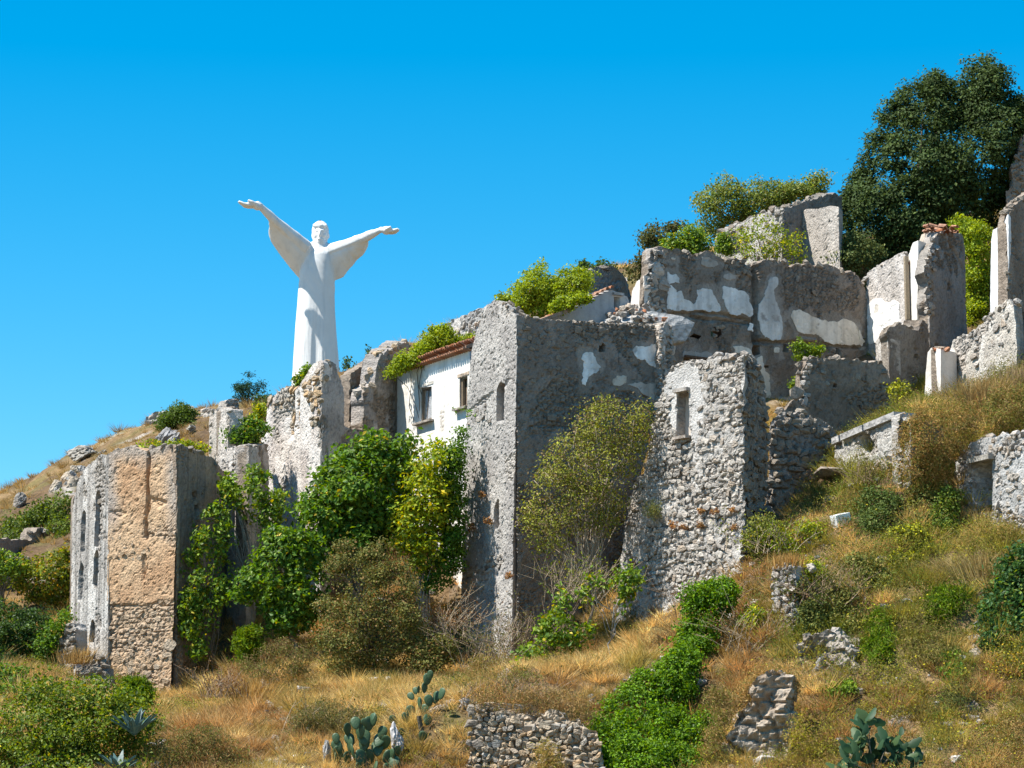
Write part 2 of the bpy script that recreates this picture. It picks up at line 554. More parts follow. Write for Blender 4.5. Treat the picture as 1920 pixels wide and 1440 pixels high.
def fill_grid(O, H, cell):
    """a grid inside an outline with holes, its border drawn onto the outline"""
    lo, hi = O.min(0), O.max(0)
    us = np.arange(lo[0] - cell, hi[0] + 2 * cell, cell); vs = np.arange(lo[1] - cell, hi[1] + 2 * cell, cell)
    nu, nv = len(us), len(vs)
    cu, cv = np.meshgrid(us[:-1] + cell / 2, vs[:-1] + cell / 2)
    ins = inside_poly(cu, cv, O)
    for h in H:
        ins &= ~inside_poly(cu, cv, h)
    jj, ii = np.nonzero(ins)
    a = jj * nu + ii
    quads = np.stack([a, a + 1, a + nu + 1, a + nu], 1)
    pad = np.pad(ins, 1)
    bd = []
    c0 = pad[1:-1, 1:-1]
    for sh, e in ((pad[:-2, 1:-1], (0, 1)), (pad[1:-1, 2:], (1, 2)), (pad[2:, 1:-1], (2, 3)), (pad[1:-1, :-2], (3, 0))):
        y, x = np.nonzero(c0 & ~sh)
        b = y * nu + x
        q = np.stack([b, b + 1, b + nu + 1, b + nu], 1)
        bd.append(q[:, list(e)])
    bd = np.concatenate(bd)
    used, inv = np.unique(quads, return_inverse=True)
    quads = inv.reshape(-1, 4)
    remap = np.full(nu * nv, -1); remap[used] = np.arange(len(used))
    bd = remap[bd]
    U = us[used % nu].copy(); Vv = vs[used // nu].copy()
    bv = np.unique(bd)
    best, bx, by = dist_segs(U[bv], Vv[bv], O)
    for h in H:
        d2, x2, y2 = dist_segs(U[bv], Vv[bv], h)
        k = d2 < best
        best = np.where(k, d2, best); bx = np.where(k, x2, bx); by = np.where(k, y2, by)
    ok = best < cell * 1.2
    U[bv] = np.where(ok, bx, U[bv]); Vv[bv] = np.where(ok, by, Vv[bv])
    return U, Vv, quads, bd, bv


def wall(name, parent, plane, outline, style, mat=None, thick=0.7, cell=0.07, holes=(), jag=0.10, jag_side=0.03, seed=1, cracks=(), off=0.0, label=None, top=None, px=True, hole_jag=0.03, mitre=0.9, under=(), ucol=((.22, .19, .16), (.31, .275, .24)), ugrow=.22):
    """one masonry wall: outline and holes in pixels of the photograph, thrown onto its vertical plane, with real thickness"""
    uv = plane.uv(outline) if px else np.asarray(outline, float)
    O = jag_outline(uv, 0.11, jag, jag_side, seed)
    H = [jag_outline(plane.uv(h) if px else np.asarray(h, float), 0.09, hole_jag, hole_jag, seed + 5 + k) for k, h in enumerate(holes)]
    cell *= 1.17
    lo, hi = O.min(0), O.max(0)
    U, Vv, quads, bd, bv = fill_grid(O, H, cell)
    disp, col = style_surface(U, Vv, style, seed * 13 + 1)
    for k_, pg in enumerate(under):       # remains of render round the plaster that still holds
        q = plane.uv(pg)
        dd, _, _ = dist_segs(U, Vv, q)
        sd = np.where(inside_poly(U, Vv, q), -dd, dd)
        nz = fbm(U / .45, Vv / .45, 0, seed + 201 + k_, 4) - .5
        m_ = sstep(ugrow + .06, ugrow - .06, sd + nz * 1.1)
        disp = disp * (1 - m_) + m_ * (.015 + .02 * nz)
        t_ = sstep(.35, .65, fbm(U / .8, Vv / 1.1, 0, seed + 231, 4))[:, None]
        col = col * (1 - m_[:, None]) + m_[:, None] * (np.array(ucol[0]) + (np.array(ucol[1]) - np.array(ucol[0])) * t_)
    for pl, wdt, dep in cracks:
        q = plane.uv(pl) if px else np.asarray(pl, float)
        q = jag_outline(q, 0.12, 0.05, 0.05, seed + 99)[:-1] if len(q) > 1 else q
        dd, _, _ = dist_segs(U, Vv, q[:max(2, int(len(q)))], closed=False)
        disp = disp - dep * np.exp(-(dd / wdt) ** 2)
    if top is not None:      # weather the masonry near the top of the wall: (height, colour)
        hgt, tc, amt = top
        dt, _, _ = dist_segs(U, Vv, O)
        k = sstep(hgt, 0.0, dt + hgt * 0.6 * (fbm(U / 0.6, Vv / 0.6, 0, seed + 3) - .5)) * amt
        up = sstep(lo[1] + 0.6 * (hi[1] - lo[1]), lo[1] + 0.8 * (hi[1] - lo[1]), Vv)
        k = k * up
        col = col * (1 - k[:, None]) + np.array(tc) * k[:, None]
    n = len(U)
    front = plane.world(np.stack([U, Vv], 1), disp + off)
    # back face: drawn in at the ends where the wall meets a neighbour (mitred corner)
    span = hi[0] - lo[0]
    mt = min(thick * mitre, span * 0.3)

    def draw_in(x, k):
        return lo[0] + mt * k + (x - lo[0]) * (span - 2 * mt * k) / span
    try:
        BU, BV, bq, bbd, _ = fill_grid(O, H, max(cell * 3.2, .2))
    except ValueError:
        BU, BV, bq, bbd, _ = fill_grid(O, H, cell)
    backn = (fbm(BU / 0.5, BV / 0.5, 0, seed + 61) - 0.5) * min(0.08, thick * 0.3)
    back = plane.world(np.stack([draw_in(BU, 1.0), BV], 1), off - thick + backn)
    bcol = style_surface(BU, BV, style, seed * 13 + 1)[1]
    nbk = len(BU)
    # the wall's thickness in several loops, roughened like the face
    nb = len(bv)
    bi = np.full(n, -1); bi[bv] = np.arange(nb)
    mu, mv = U[bv], Vv[bv]
    onx = np.zeros(nb); ony = np.zeros(nb)
    e0, e1 = bd[:, 0], bd[:, 1]
    ex, ey = U[e1] - U[e0], Vv[e1] - Vv[e0]
    for e in (e0, e1):
        np.add.at(onx, bi[e], ey); np.add.at(ony, bi[e], -ex)
    ln = np.hypot(onx, ony) + 1e-9; onx /= ln; ony /= ln
    nl = int(np.clip(thick / .16, 1, 9)) + 1
    loops, lcol = [], []
    for k in range(1, nl + 1):
        f = k / float(nl)
        dd, cc = style_surface(mu * 0.6 + 7.3 + thick * f + 2.0, mv + thick * f * np.abs(ony), style, seed * 13 + 1)
        amt = np.minimum(jag * 0.9, 0.12) + np.where(np.abs(onx) > 0.8, 0.5, 1.0) * 0.5
        sh = np.clip(dd * amt, -.1, .12) * min(1, thick)
        loops.append(plane.world(np.stack([draw_in(mu + onx * sh, f), mv + ony * sh], 1), off - thick * f))
        lcol.append(cc)
    V = np.concatenate([front, back] + loops)
    C = np.concatenate([col, bcol] + lcol)
    rows = [bd] + [np.stack([n + nbk + k * nb + bi[e0], n + nbk + k * nb + bi[e1]], 1) for k in range(nl)]
    sides = [np.stack([r0_[:, 1], r0_[:, 0], r1_[:, 0], r1_[:, 1]], 1) for r0_, r1_ in zip(rows[:-1], rows[1:])]
    Q = np.concatenate([quads, bq[:, ::-1] + n] + sides)
    if (plane.d[0] * plane.n[1] - plane.d[1] * plane.n[0]) > 0:
        Q = Q[:, ::-1]
    r = rootloc(parent) if parent is not None else np.zeros(3)
    o = link(name, make_mesh(name, V - r, quads=Q, col=C, smooth=False), mat or M_WALL, parent)
    if label:
        o['label'] = label
    return o


def box_bm(sx, sy, sz, bev=0.0):
    V = np.array([(x * sx / 2, y * sy / 2, z * sz / 2) for x in (-1, 1) for y in (-1, 1) for z in (-1, 1)], float)
    Q = np.array([(0, 1, 3, 2), (4, 6, 7, 5), (0, 4, 5, 1), (2, 3, 7, 6), (0, 2, 6, 4), (1, 5, 7, 3)])
    return V, Q


def boxes(name, parent, mat, items, plane, col):
    """items: (u, v, off, su, depth, sv) boxes on a wall plane, joined as one piece"""
    Vs, Qs, n = [], [], 0
    for u, v, off, su, dp, sv in items:
        V, Q = box_bm(su, dp, sv)
        W = plane.o + (u + V[:, :1]) * plane.d + (off + V[:, 1:2]) * plane.n + np.array([0, 0, 1.0]) * (v + V[:, 2:3])
        if (plane.d[0] * plane.n[1] - plane.d[1] * plane.n[0]) < 0:
            Q = Q[:, ::-1]
        Vs.append(W); Qs.append(Q + n); n += 8
    V = np.concatenate(Vs) - (rootloc(parent) if parent is not None else 0)
    return link(name, make_mesh(name, V, quads=np.concatenate(Qs), col=np.tile(np.array(col), (len(V), 1))), mat, parent)


def shade_box(parent, plane, uvbox, depth, col, off=-.3, name='shade_box'):
    """added box that keeps an opening dark: five sides, open towards the wall"""
    u0, v0, u1, v1 = uvbox
    q = np.array([(u0, v0), (u1, v0), (u1, v1), (u0, v1)], float)
    f = plane.world(q, off); b = plane.world(q, off - depth)
    V = np.concatenate([f, b]) - rootloc(parent)
    link(name, make_mesh(name, V, quads=np.array([(4, 5, 6, 7), (0, 4, 7, 3), (1, 2, 6, 5), (0, 1, 5, 4), (3, 7, 6, 2)]), col=np.tile(np.array(col), (8, 1))), M_WALL, parent)


def px_box(plane, a, b):
    q = plane.uv([a, b])
    return (q[:, 0].min(), q[:, 1].min(), q[:, 0].max(), q[:, 1].max())


# ------------------------------------------------------------------ stones
RNG = np.random.default_rng(7)


def hull_mesh(name, seed, n=13, squash=(1, 1, 1), flat=0.0):
    import bmesh
    r = np.random.default_rng(seed)
    p = r.normal(size=(n, 3)); p /= np.linalg.norm(p, axis=1)[:, None]
    p = np.sign(p) * np.abs(p) ** (0.75) * r.uniform(.85, 1.1, (n, 1)) * np.array(squash) * 0.55
    bm = bmesh.new()
    for q in p:
        bm.verts.new(q)
    g = bmesh.ops.convex_hull(bm, input=bm.verts)
    bmesh.ops.delete(bm, geom=[v for v in bm.verts if not v.link_faces], context='VERTS')
    bmesh.ops.triangulate(bm, faces=bm.faces)
    bm.verts.index_update()
    V = np.array([v.co[:] for v in bm.verts]); T = np.array([[v.index for v in f.verts] for f in bm.faces])
    bm.free()
    return V, T


STONE_RAW = [hull_mesh('s', 100 + k, n=16 + (k % 4)) for k in range(10)]
_stone_cache = {}


def stone_mesh(k, mat):
    key = (k, mat.name)
    if key not in _stone_cache:
        V, T = STONE_RAW[k]
        me = make_mesh('stone', V, tris=T, col=np.full((len(V), 3), 0.4))
        me.materials.append(mat)
        _stone_cache[key] = me
    return _stone_cache[key]


def rotz(a):
    c, s = math.cos(a), math.sin(a)
    return np.array([[c, -s, 0], [s, c, 0], [0, 0, 1.0]])


def put_stones(parent, items, mat, stuff_cols=None, limit=300, name='stone'):
    """items: (world pos, (sx,sy,sz), rot z, tilt) ; the largest become parts, the rest one joined part"""
    items = sorted(items, key=lambda t: -(t[1][0] * t[1][2]))
    r = rootloc(parent)
    for p, s, rz, tl in items[:limit]:
        o = link(name, stone_mesh(int(RNG.integers(10)), mat), None, parent, tuple(np.asarray(p) - r))
        o.scale = s
        o.rotation_euler = (0.0, tl, rz)
    rest = items[limit:]
    if rest:
        Vs, Ts, Cs, n = [], [], [], 0
        for p, s, rz, tl in rest:
            V, T = STONE_RAW[int(RNG.integers(10))]
            W = (V * np.array(s)) @ np.array(Matrix.Rotation(tl, 3, 'Y')).T @ rotz(rz).T + (np.asarray(p) - r)
            Vs.append(W); Ts.append(T + n); n += len(V)
            a, b = stuff_cols or ((.32, .30, .29), (.52, .49, .46))
            Cs.append(np.tile(np.array(a) + (np.array(b) - np.array(a)) * RNG.random(), (len(V), 1)))
        o = link('small_stones', make_mesh('small_stones', np.concatenate(Vs), tris=np.concatenate(Ts), col=np.concatenate(Cs)), M_ROCK, parent)
        o['kind'] = 'stuff'


def face_stones(plane, poly_px, size, holes=(), keep=1.0, off=0.0, seed=1, flat=1.0, cover=None):
    """stones bedded in the face of a wall, in rough courses"""
    r = np.random.default_rng(seed)
    O = plane.uv(poly_px); H = [plane.uv(h) for h in holes]
    lo, hi = O.min(0), O.max(0)
    items = []
    v = lo[1]
    while v < hi[1]:
        h = size * r.uniform(.6, .95)
        u = lo[0] - r.random() * size
        ph = r.random() * 9
        while u < hi[0]:
            wd = size * r.uniform(.55, 1.7)
            big = 1.0 if r.random() > .12 else r.uniform(1.25, 1.7)
            c = np.array([[u + wd / 2, v + h / 2 + r.normal() * size * .14 + .22 * size * math.sin(u * 1.7 + ph)]])
            if r.random() < keep and inside_poly(c[:, 0], c[:, 1], O)[0] and not any(inside_poly(c[:, 0], c[:, 1], q)[0] for q in H):
                sc = r.uniform(.8, 1.15) * big
                items.append((plane.world(c[0], off + r.normal() * .035), (wd * 1.02 * sc, size * r.uniform(.5, .95) * flat, h * r.uniform(.8, 1.3) * sc), plane.rot + r.normal() * .18, r.normal() * .24))
            u += wd * r.uniform(.88, 1.05)
        v += h * 0.96
    return items


def edge_stones(plane, line_px, size, step=None, thick=0.5, seed=1, lift=0.3, keep=0.85):
    """loose stones along a broken wall head"""
    r = np.random.default_rng(seed)
    q = plane.uv(line_px)
    items = []
    for a, b in zip(q[:-1], q[1:]):
        L = np.hypot(*(b - a)); n = max(1, int(L / (step or size * .8)))
        for k in range(n):
            if r.random() > keep:
                continue
            c = a + (b - a) * (k + r.random()) / n
            s = size * r.uniform(.6, 1.4)
            items.append((plane.world(np.array([c[0], c[1] + s * (r.random() * .6 - .35) * lift * 2]), -r.random() * thick), (s * r.uniform(.9, 1.5), s * r.uniform(.8, 1.2), s * r.uniform(.6, .95)), plane.rot + r.normal() * .5, r.normal() * .3))
    return items


def patch(parent, plane, outline, ca, cb, off=0.045, seed=1, name='plaster_patch', thick=0.05, jag=0.10):
    """a scab of old plaster: ragged edge, stained and flaking"""
    ca, cb = np.array(ca), np.array(cb)

    def holds(u, v, rg):
        return sstep(.26, .31, fbm(u / .5, v / .5, 0, seed + 77, 4))
    st = dict(speck=.10, stone=.3, amp=0, rough=.03, rsize=.3, coat=.012, pit=.02, cover_fn=holds, stone_a=tuple(ca * .62 * [1, .95, .9]), stone_b=tuple(ca * .75 * [1, .96, .92]), coat_a=tuple(ca * .92 * [1, .98, .95]), coat_b=tuple(cb), streak=.16)
    uv = plane.uv(outline)
    r = np.random.default_rng(seed)
    q = jag_outline(uv, .07, jag, jag, seed)
    q = q + r.normal(size=q.shape) * .018
    return wall(name, parent, plane, q, st, mat=M_PLASTER, thick=thick, cell=0.05, jag=.01, jag_side=.01, seed=seed, off=off, px=False, mitre=0)


WHITE_A, WHITE_B = (.72, .72, .715), (.85, .845, .83)
CREAM_A, CREAM_B = (.66, .58, .49), (.80, .73, .64)

# ---- left tower
def base_of(px, py, Y):
    p = P(px, py, Y)
    return (p[0], p[1], p[2])


t = thing('ruined_tower', 'tall square ruined tower with ochre front, slit windows and a long crack', 'tower', base_of(240, 1300, 124))
pl_l = Plane((134, 130.5), (205, 125.5), 1000)
pl_f = Plane((205, 125.5), (330, 123.5), 1000)
pl_r = Plane((330, 123.5), (415, 128.5), 1000)
slits = [[(179, 985), (180, 935), (183, 918), (188, 925), (187, 985), (183, 1030), (178, 1025)], [(152, 1035), (154, 975), (157, 955), (161, 962), (160, 1030), (155, 1042)],
         [(175, 1095), (177, 1045), (181, 1030), (185, 1040), (183, 1100), (178, 1108)], [(147, 1125), (149, 1070), (152, 1052), (157, 1062), (155, 1120), (150, 1132)],
         [(168, 1205), (171, 1165), (176, 1160), (178, 1168), (177, 1205)], [(140, 1205), (143, 1190), (147, 1186), (149, 1205)]]
STREAKW = dict(GREY, cover=.93, coat_a=(.35, .325, .30), coat_b=(.52, .495, .465), streak=.45, rough=.05, pit=.03)
wall('wall', t, pl_l, [(133, 1300), (134, 1100), (137, 950), (146, 905), (150, 893), (165, 875), (180, 862), (188, 852), (205, 850), (204, 1100), (202, 1320)], STREAKW, holes=[[(sum(q[0] for q in h) / len(h) + 1.2 * (x - sum(q[0] for q in h) / len(h)), y) for x, y in h] for h in slits], seed=3, cell=.06, hole_jag=.05, thick=.22,
     label='pale left wall streaked with grey and pierced by slit windows')
OCHRE = dict(stone=.24, cover=.8, amp=.13, rough=.06, rsize=.22, pit=.04, coat=.03, stone_a=(.32, .225, .145), stone_b=(.48, .36, .255), coat_a=(.40, .245, .14), coat_b=(.50, .345, .215))
b_line = pl_f.uv([(260, 1135)])[0, 1]; l2 = pl_f.uv([(260, 1010)])[0, 1]


def ochre_cover(u, v, rg):
    k = sstep(b_line - .05, b_line + .08, v + (rg - .5) * .9)
    k = np.maximum(k, sstep(.5, .62, rg) * .75)
    band = np.exp(-((v - l2) / .55) ** 2) * sstep(.5, .58, rg + .02)
    return k * (1 - band)


wall('wall', t, pl_f, [(200, 1310), (201, 1200), (205, 852), (212, 848), (230, 840), (250, 838), (262, 843), (275, 846), (283, 843), (295, 838), (312, 836), (330, 833), (330, 1000), (324, 1180), (318, 1340)], dict(OCHRE, cover_fn=ochre_cover),
     seed=5, cell=.055, cracks=[([(279, 850), (281, 870), (276, 905), (280, 935), (281, 950), (272, 975), (274, 1010)], .05, .28), ([(208, 960), (222, 968), (236, 962)], .07, .08), ([(285, 935), (298, 948), (310, 942)], .10, .12),
                            ([(270, 1035), (275, 1060), (270, 1085)], .06, .12), ([(202, 1137), (230, 1135), (260, 1138), (290, 1133), (322, 1136)], .03, .06)],
     top=(.9, (.30, .28, .26), .8), label='ochre rendered front wall with a long crack and bare stone foot')
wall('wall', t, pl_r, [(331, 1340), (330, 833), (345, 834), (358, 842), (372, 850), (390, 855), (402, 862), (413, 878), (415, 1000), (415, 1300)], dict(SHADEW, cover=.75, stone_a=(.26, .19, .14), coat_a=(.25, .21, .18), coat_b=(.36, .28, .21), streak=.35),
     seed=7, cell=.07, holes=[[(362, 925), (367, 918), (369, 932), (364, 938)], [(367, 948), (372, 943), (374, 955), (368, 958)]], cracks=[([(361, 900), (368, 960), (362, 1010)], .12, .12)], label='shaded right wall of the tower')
for h in slits:
    xs_, ys_ = [q[0] for q in h], [q[1] for q in h]
    shade_box(t, pl_l, px_box(pl_l, (min(xs_) - 5, max(ys_) + 8), (max(xs_) + 5, min(ys_) - 8)), 1.6, (.16, .145, .13), off=-.2)
pl_b = Plane((134, 130.5), (250, 134), 1000)
wall('wall', t, pl_b, [(136, 1300), (137, 930), (250, 870), (250, 1300)], SHADEW, cell=.3, seed=9)
pl_b2 = Plane((415, 128.5), (250, 134), 1000)
wall('wall', t, pl_b2, [(415, 1300), (414, 880), (250, 870), (250, 1300)], SHADEW, cell=.3, seed=10)
def tower_light_block(t, pxys, drop):
    q = np.array([P(a, b, Y) for a, b, Y in pxys]); q[:, 2] = q[:, 2].min() - drop
    c = q.mean(0); q = c + (q - c) * .97
    V = np.concatenate([q, q - [0, 0, .2]]) - rootloc(t)
    link('floor', make_mesh('floor', V, quads=np.array([(0, 1, 2, 3), (7, 6, 5, 4), (0, 4, 5, 1), (1, 5, 6, 2), (2, 6, 7, 3), (3, 7, 4, 0)]), col=np.tile([.2, .17, .14], (8, 1))), M_WOOD, t)  # unseen slab added to block light from the tower's open top


tower_light_block(t, [(140, 930, 130.3), (207, 880, 125.6), (329, 880, 123.8), (412, 930, 128.4)], .3)
st = face_stones(pl_f, [(203, 1145), (322, 1142), (320, 1210), (317, 1320), (255, 1310), (202, 1220)], .26, off=-.03, seed=11, keep=.4, flat=.5)
st += face_stones(pl_f, [(200, 1225), (320, 1225), (317, 1320), (200, 1310)], .25, off=.0, seed=12, keep=.75, flat=.5)
st += face_stones(pl_f, [(215, 1000), (270, 1005), (285, 1030), (250, 1060), (212, 1050)], .2, off=.0, seed=13, keep=.5, flat=.5)
put_stones(t, st, M_ST_TAN, limit=300, stuff_cols=((.32, .25, .18), (.46, .36, .26)))
put_stones(t, edge_stones(pl_f, [(208, 848), (230, 840), (262, 843), (295, 838), (328, 834)], .28, seed=14) + edge_stones(pl_l, [(150, 893), (180, 862), (203, 850)], .22, seed=15) + edge_stones(pl_r, [(332, 834), (372, 850), (410, 872)], .3, seed=16), M_ST_GREY)

# rough buttress at the tower's foot
t = thing('buttress', 'rough grey stone buttress at the foot of the ochre tower', 'buttress', base_of(155, 1300, 122.5))
pl = Plane((104, 124.6), (142, 123.4), 1240)
RUBD = dict(RUBBLE, amp=.3, stone_a=(.20, .18, .16), stone_b=(.42, .39, .35))
wall('wall', t, pl, [(98, 1340), (104, 1262), (108, 1222), (106, 1205), (114, 1190), (118, 1176), (130, 1166), (140, 1180), (142, 1240), (140, 1340)], RUBD, thick=.9, seed=17, jag=.2, jag_side=.2, cell=.06)
put_stones(t, face_stones(pl, [(100, 1320), (108, 1215), (130, 1168), (140, 1190), (141, 1330)], .32, seed=18, off=.06, keep=.95), M_ST_GREY)
for (px_, py_, Yr, sz, sd) in ((178, 1262, 122.0, (.62, .7, .95), 31), (140, 1296, 122.2, (.8, .7, .55), 32), (196, 1278, 121.9, (.42, .5, .55), 33)):
    Vh, Th = hull_mesh('core', sd, 26)
    Vh = Vh * 2 * np.array(sz) + P(px_, py_, Yr) - rootloc(t)
    link('core', make_mesh('core', Vh, tris=Th, col=np.tile([.26, .24, .215], (len(Vh), 1))), M_ROCK, t)
pl = Plane((150, 121.7), (206, 121.0), 1260)
put_stones(t, face_stones(pl, [(150, 1262), (160, 1230), (178, 1220), (198, 1230), (207, 1262), (206, 1305), (150, 1305)], .3, seed=19, off=.12, keep=.95), M_ST_GREY)

# ---- broken stump and lower block right of the tower
t = thing('ruined_wall', 'broken beige wall block with a stump on top, right of the ochre tower', 'wall', base_of(450, 1260, 128))
pl_a = Plane((393, 131.5), (464, 127.5), 1000); pl_c = Plane((464, 127.5), (504, 131.5), 1000)
wall('wall', t, pl_a, [(400, 1320), (400, 1250), (415, 1150), (413, 1000), (405, 900), (392, 852), (393, 790), (394, 772), (412, 768), (428, 767), (430, 800), (428, 842), (445, 838), (465, 834), (465, 950), (462, 1150), (455, 1300), (445, 1320)], BEIGE, seed=21, cell=.065, jag=.1, jag_side=.06,
     holes=[[(434, 872), (438, 866), (441, 874), (437, 880)]])
wall('wall', t, pl_c, [(464, 1300), (465, 834), (480, 836), (503, 834), (503, 950), (500, 1300)], dict(SHADEW, coat_a=(.30, .26, .23), coat_b=(.38, .34, .31), cover=.8), seed=22, cell=.08)
pl_s = Plane((428, 130), (452, 132.5), 800)
wall('wall', t, pl_s, [(429, 850), (428, 768), (434, 762), (445, 765), (451, 785), (447, 810), (440, 850)], SHADEW, seed=23, cell=.08)
put_stones(t, edge_stones(pl_a, [(394, 772), (428, 767)], .25, seed=24) + edge_stones(pl_a, [(430, 842), (464, 834)], .18, seed=25) + face_stones(pl_a, [(418, 1150), (460, 1150), (455, 1280), (405, 1280)], .26, seed=26, keep=.6), M_ST_LIGHT)
pl2 = Plane((424, 136), (449, 136.5), 760)
wall('pillar_stub', t, pl2, [(424, 800), (425, 752), (430, 748), (446, 749), (449, 765), (448, 800)], dict(RUBBLE), thick=1.0, seed=27, cell=.08)

# ---- gabled ruin in front of the statue
t = thing('ruined_house', 'roofless house with a tall broken corner in front of the statue', 'ruin', base_of(600, 1220, 128))
pl_a = Plane((500, 133.5), (601, 128), 850); pl_c = Plane((601, 128), (747, 133.5), 850)
wall('wall', t, pl_a, [(497, 1250), (499, 950), (490, 870), (492, 805), (500, 790), (502, 768), (508, 752), (518, 738), (530, 727), (541, 730), (548, 738), (556, 733), (563, 722), (568, 712), (575, 703), (583, 690), (590, 680), (598, 676), (607, 680), (606, 705), (600, 740), (602, 850), (601, 1250)],
     dict(BEIGE, cover=.78, coat_a=(.44, .385, .35), coat_b=(.60, .555, .515)), seed=31, cell=.06, jag=.16, jag_side=.06, cracks=[([(546, 740), (548, 780), (545, 812)], .3, .22), ([(560, 740), (560, 800)], .12, .15)])
wall('wall', t, pl_c, [(602, 1250), (602, 850), (601, 740), (605, 705), (610, 700), (614, 682), (622, 677), (629, 682), (632, 700), (638, 712), (643, 728), (644, 760), (644, 797), (662, 806), (680, 806), (681, 780), (681, 736), (690, 724), (701, 720), (704, 692), (713, 664), (735, 652), (752, 643), (765, 641), (771, 648), (765, 665), (750, 690), (748, 800), (747, 1250)],
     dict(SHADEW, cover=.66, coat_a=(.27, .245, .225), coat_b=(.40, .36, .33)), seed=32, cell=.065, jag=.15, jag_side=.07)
pl_d = Plane((690, 134), (760, 140), 700)
wall('wall', t, pl_d, [(655, 850), (657, 700), (668, 692), (690, 684), (705, 676), (720, 662), (760, 650), (760, 850)], dict(SHADEW, cover=.2), seed=33, cell=.1)
put_stones(t, edge_stones(pl_a, [(505, 760), (530, 727), (556, 733), (575, 703), (598, 676)], .33, seed=34, keep=1) + edge_stones(pl_c, [(606, 720), (614, 684), (624, 678), (640, 715)], .36, seed=35, keep=1)
           + edge_stones(pl_c, [(682, 738), (702, 718), (706, 690), (716, 664), (765, 641)], .38, seed=36, keep=1, step=.2)
           + face_stones(pl_a, [(572, 720), (603, 690), (603, 760), (596, 790), (588, 800), (580, 760)], .34, seed=37, keep=.8, off=.05)
           + face_stones(pl_a, [(542, 738), (560, 738), (560, 808), (544, 812)], .25, seed=38, keep=.8, off=-.1)
           + face_stones(pl_a, [(505, 750), (545, 735), (545, 760), (505, 775)], .26, seed=39, keep=.7)
           + face_stones(pl_c, [(705, 690), (745, 650), (768, 645), (750, 690), (745, 720), (712, 715)], .32, seed=40, keep=.7), M_ST_WARM)

# ---- white house with tiled eave
t = thing('white_house', 'small white plastered house with terracotta eave tiles and two windows', 'house', base_of(810, 1220, 128))
pl = Plane((745, 133), (879, 127), 750)
w1 = [(787, 790), (787, 728), (810, 724), (810, 786)]; w2 = [(862, 765), (862, 708), (877, 704), (877, 761)]
wall('wall', t, pl, [(744, 1200), (745, 702), (800, 683), (840, 669), (880, 656), (884, 700), (880, 900), (876, 1200)], WHITE, mat=M_PLASTER, holes=[w1, w2], seed=41, cell=.07, jag=.01, jag_side=.01, hole_jag=.008, thick=.5)
for wp, kind in ((w1, 0), (w2, 1)):
    q = plq = pl.uv(wp)
    (u0, v0), (u1, v1) = q.min(0), q.max(0)
    du, dv = u1 - u0, v1 - v0
    fr = boxes('window_frame', t, M_WOOD, [(u0 + .06, (v0 + v1) / 2, -.14, .12, .12, dv), (u1 - .06, (v0 + v1) / 2, -.14, .12, .12, dv), ((u0 + u1) / 2, v1 - .05, -.14, du - .24, .12, .10), ((u0 + u1) / 2, v0 + .05, -.14, du - .24, .12, .10)], pl, (.22, .17, .12))
    p2 = boxes('shutter', t, M_WOOD, [((u0 + u1) / 2 + .06, (v0 + v1) / 2, -.26, du - .2, .05, dv - .2)], pl, (.34, .35, .37) if not kind else (.16, .12, .09))
    boxes('window_sill', t, M_ROCK, [((u0 + u1) / 2 - .02, v0 - .07, .08, du + .5, .36, .09)], pl, (.33, .29, .25))
    boxes('lintel', t, M_ROCK, [((u0 + u1) / 2, v1 + .08, .012, du + .3, .06, .14)], pl, (.45, .36, .28) if kind else (.6, .56, .5))
pl_back = Plane((745, 133), (800, 139), 750)
wall('wall', t, pl_back, [(745, 1000), (746, 702), (800, 660), (800, 1000)], dict(SHADEW), cell=.2, seed=43)
# roof plane and eave tiles
e0 = pl.uv([(742, 697)])[0]; e1 = pl.uv([(882, 651)])[0]
ev = (e0[1] + e1[1]) / 2
tile_me = None
def tile_shape(L=.42, R=.11):
    th = np.linspace(0, math.pi, 5)
    V, Q = [], []
    for y, sc in ((-L / 2, 1.0), (L / 2, .82)):
        for rr in (R, R - .02):
            for a in th:
                V.append((math.cos(a) * rr * sc, y, math.sin(a) * rr * sc))
    n = 5
    for k in range(4):
        Q += [(k, k + 1, 10 + k + 1, 10 + k), (n + k + 1, n + k, 15 + k, 15 + k + 1), (k + 1, k, n + k, n + k + 1), (10 + k, 10 + k + 1, 15 + k + 1, 15 + k)]
    Q += [(0, 10, 15, 5), (4, 9, 19, 14)]
    return np.array(V), np.array(Q)
TV, TQ = tile_shape()
tile_me = make_mesh('roof_tile', TV, quads=TQ, col=np.full((len(TV), 3), .3))
tile_me.materials.append(M_TILE)
n_t = int((e1[0] - e0[0]) / .21)
r0 = rootloc(t)
for k in range(n_t):
    for row in range(3):
        u = e0[0] + (k + .5) * .21 + row * .1
        zz = e0[1] + (e1[1] - e0[1]) * k / n_t
        off = .30 - row * .36
        p = pl.world(np.array([u, zz + .06 + row * .14 + RNG.normal() * .015]), off)
        o = link('roof_tile', tile_me, None, t, tuple(p - r0))
        o.rotation_euler = (-.40 + RNG.normal() * .05, RNG.normal() * .05, pl.rot + RNG.normal() * .05)
for k in range(int((e1[0] - e0[0]) / .21)):
    u = e0[0] + (k + 1.0) * .21
    zz = e0[1] + (e1[1] - e0[1]) * k / n_t
    p = pl.world(np.array([u, zz - .06]), .16)
    o = link('roof_tile', tile_me, None, t, tuple(p - r0))
    o.rotation_euler = (math.pi - .1, 0, pl.rot)
RV = [pl.world(np.array([e0[0], e0[1] + .06]), .22), pl.world(np.array([e1[0], e1[1] + .06]), .22), pl.world(np.array([e1[0], e1[1] + 2.3]), -5.2), pl.world(np.array([e0[0], e0[1] + 2.3]), -5.2)]
RV = np.array(RV); RV2 = RV - np.array([0, 0, .16])
V = np.concatenate([RV, RV2]) - r0
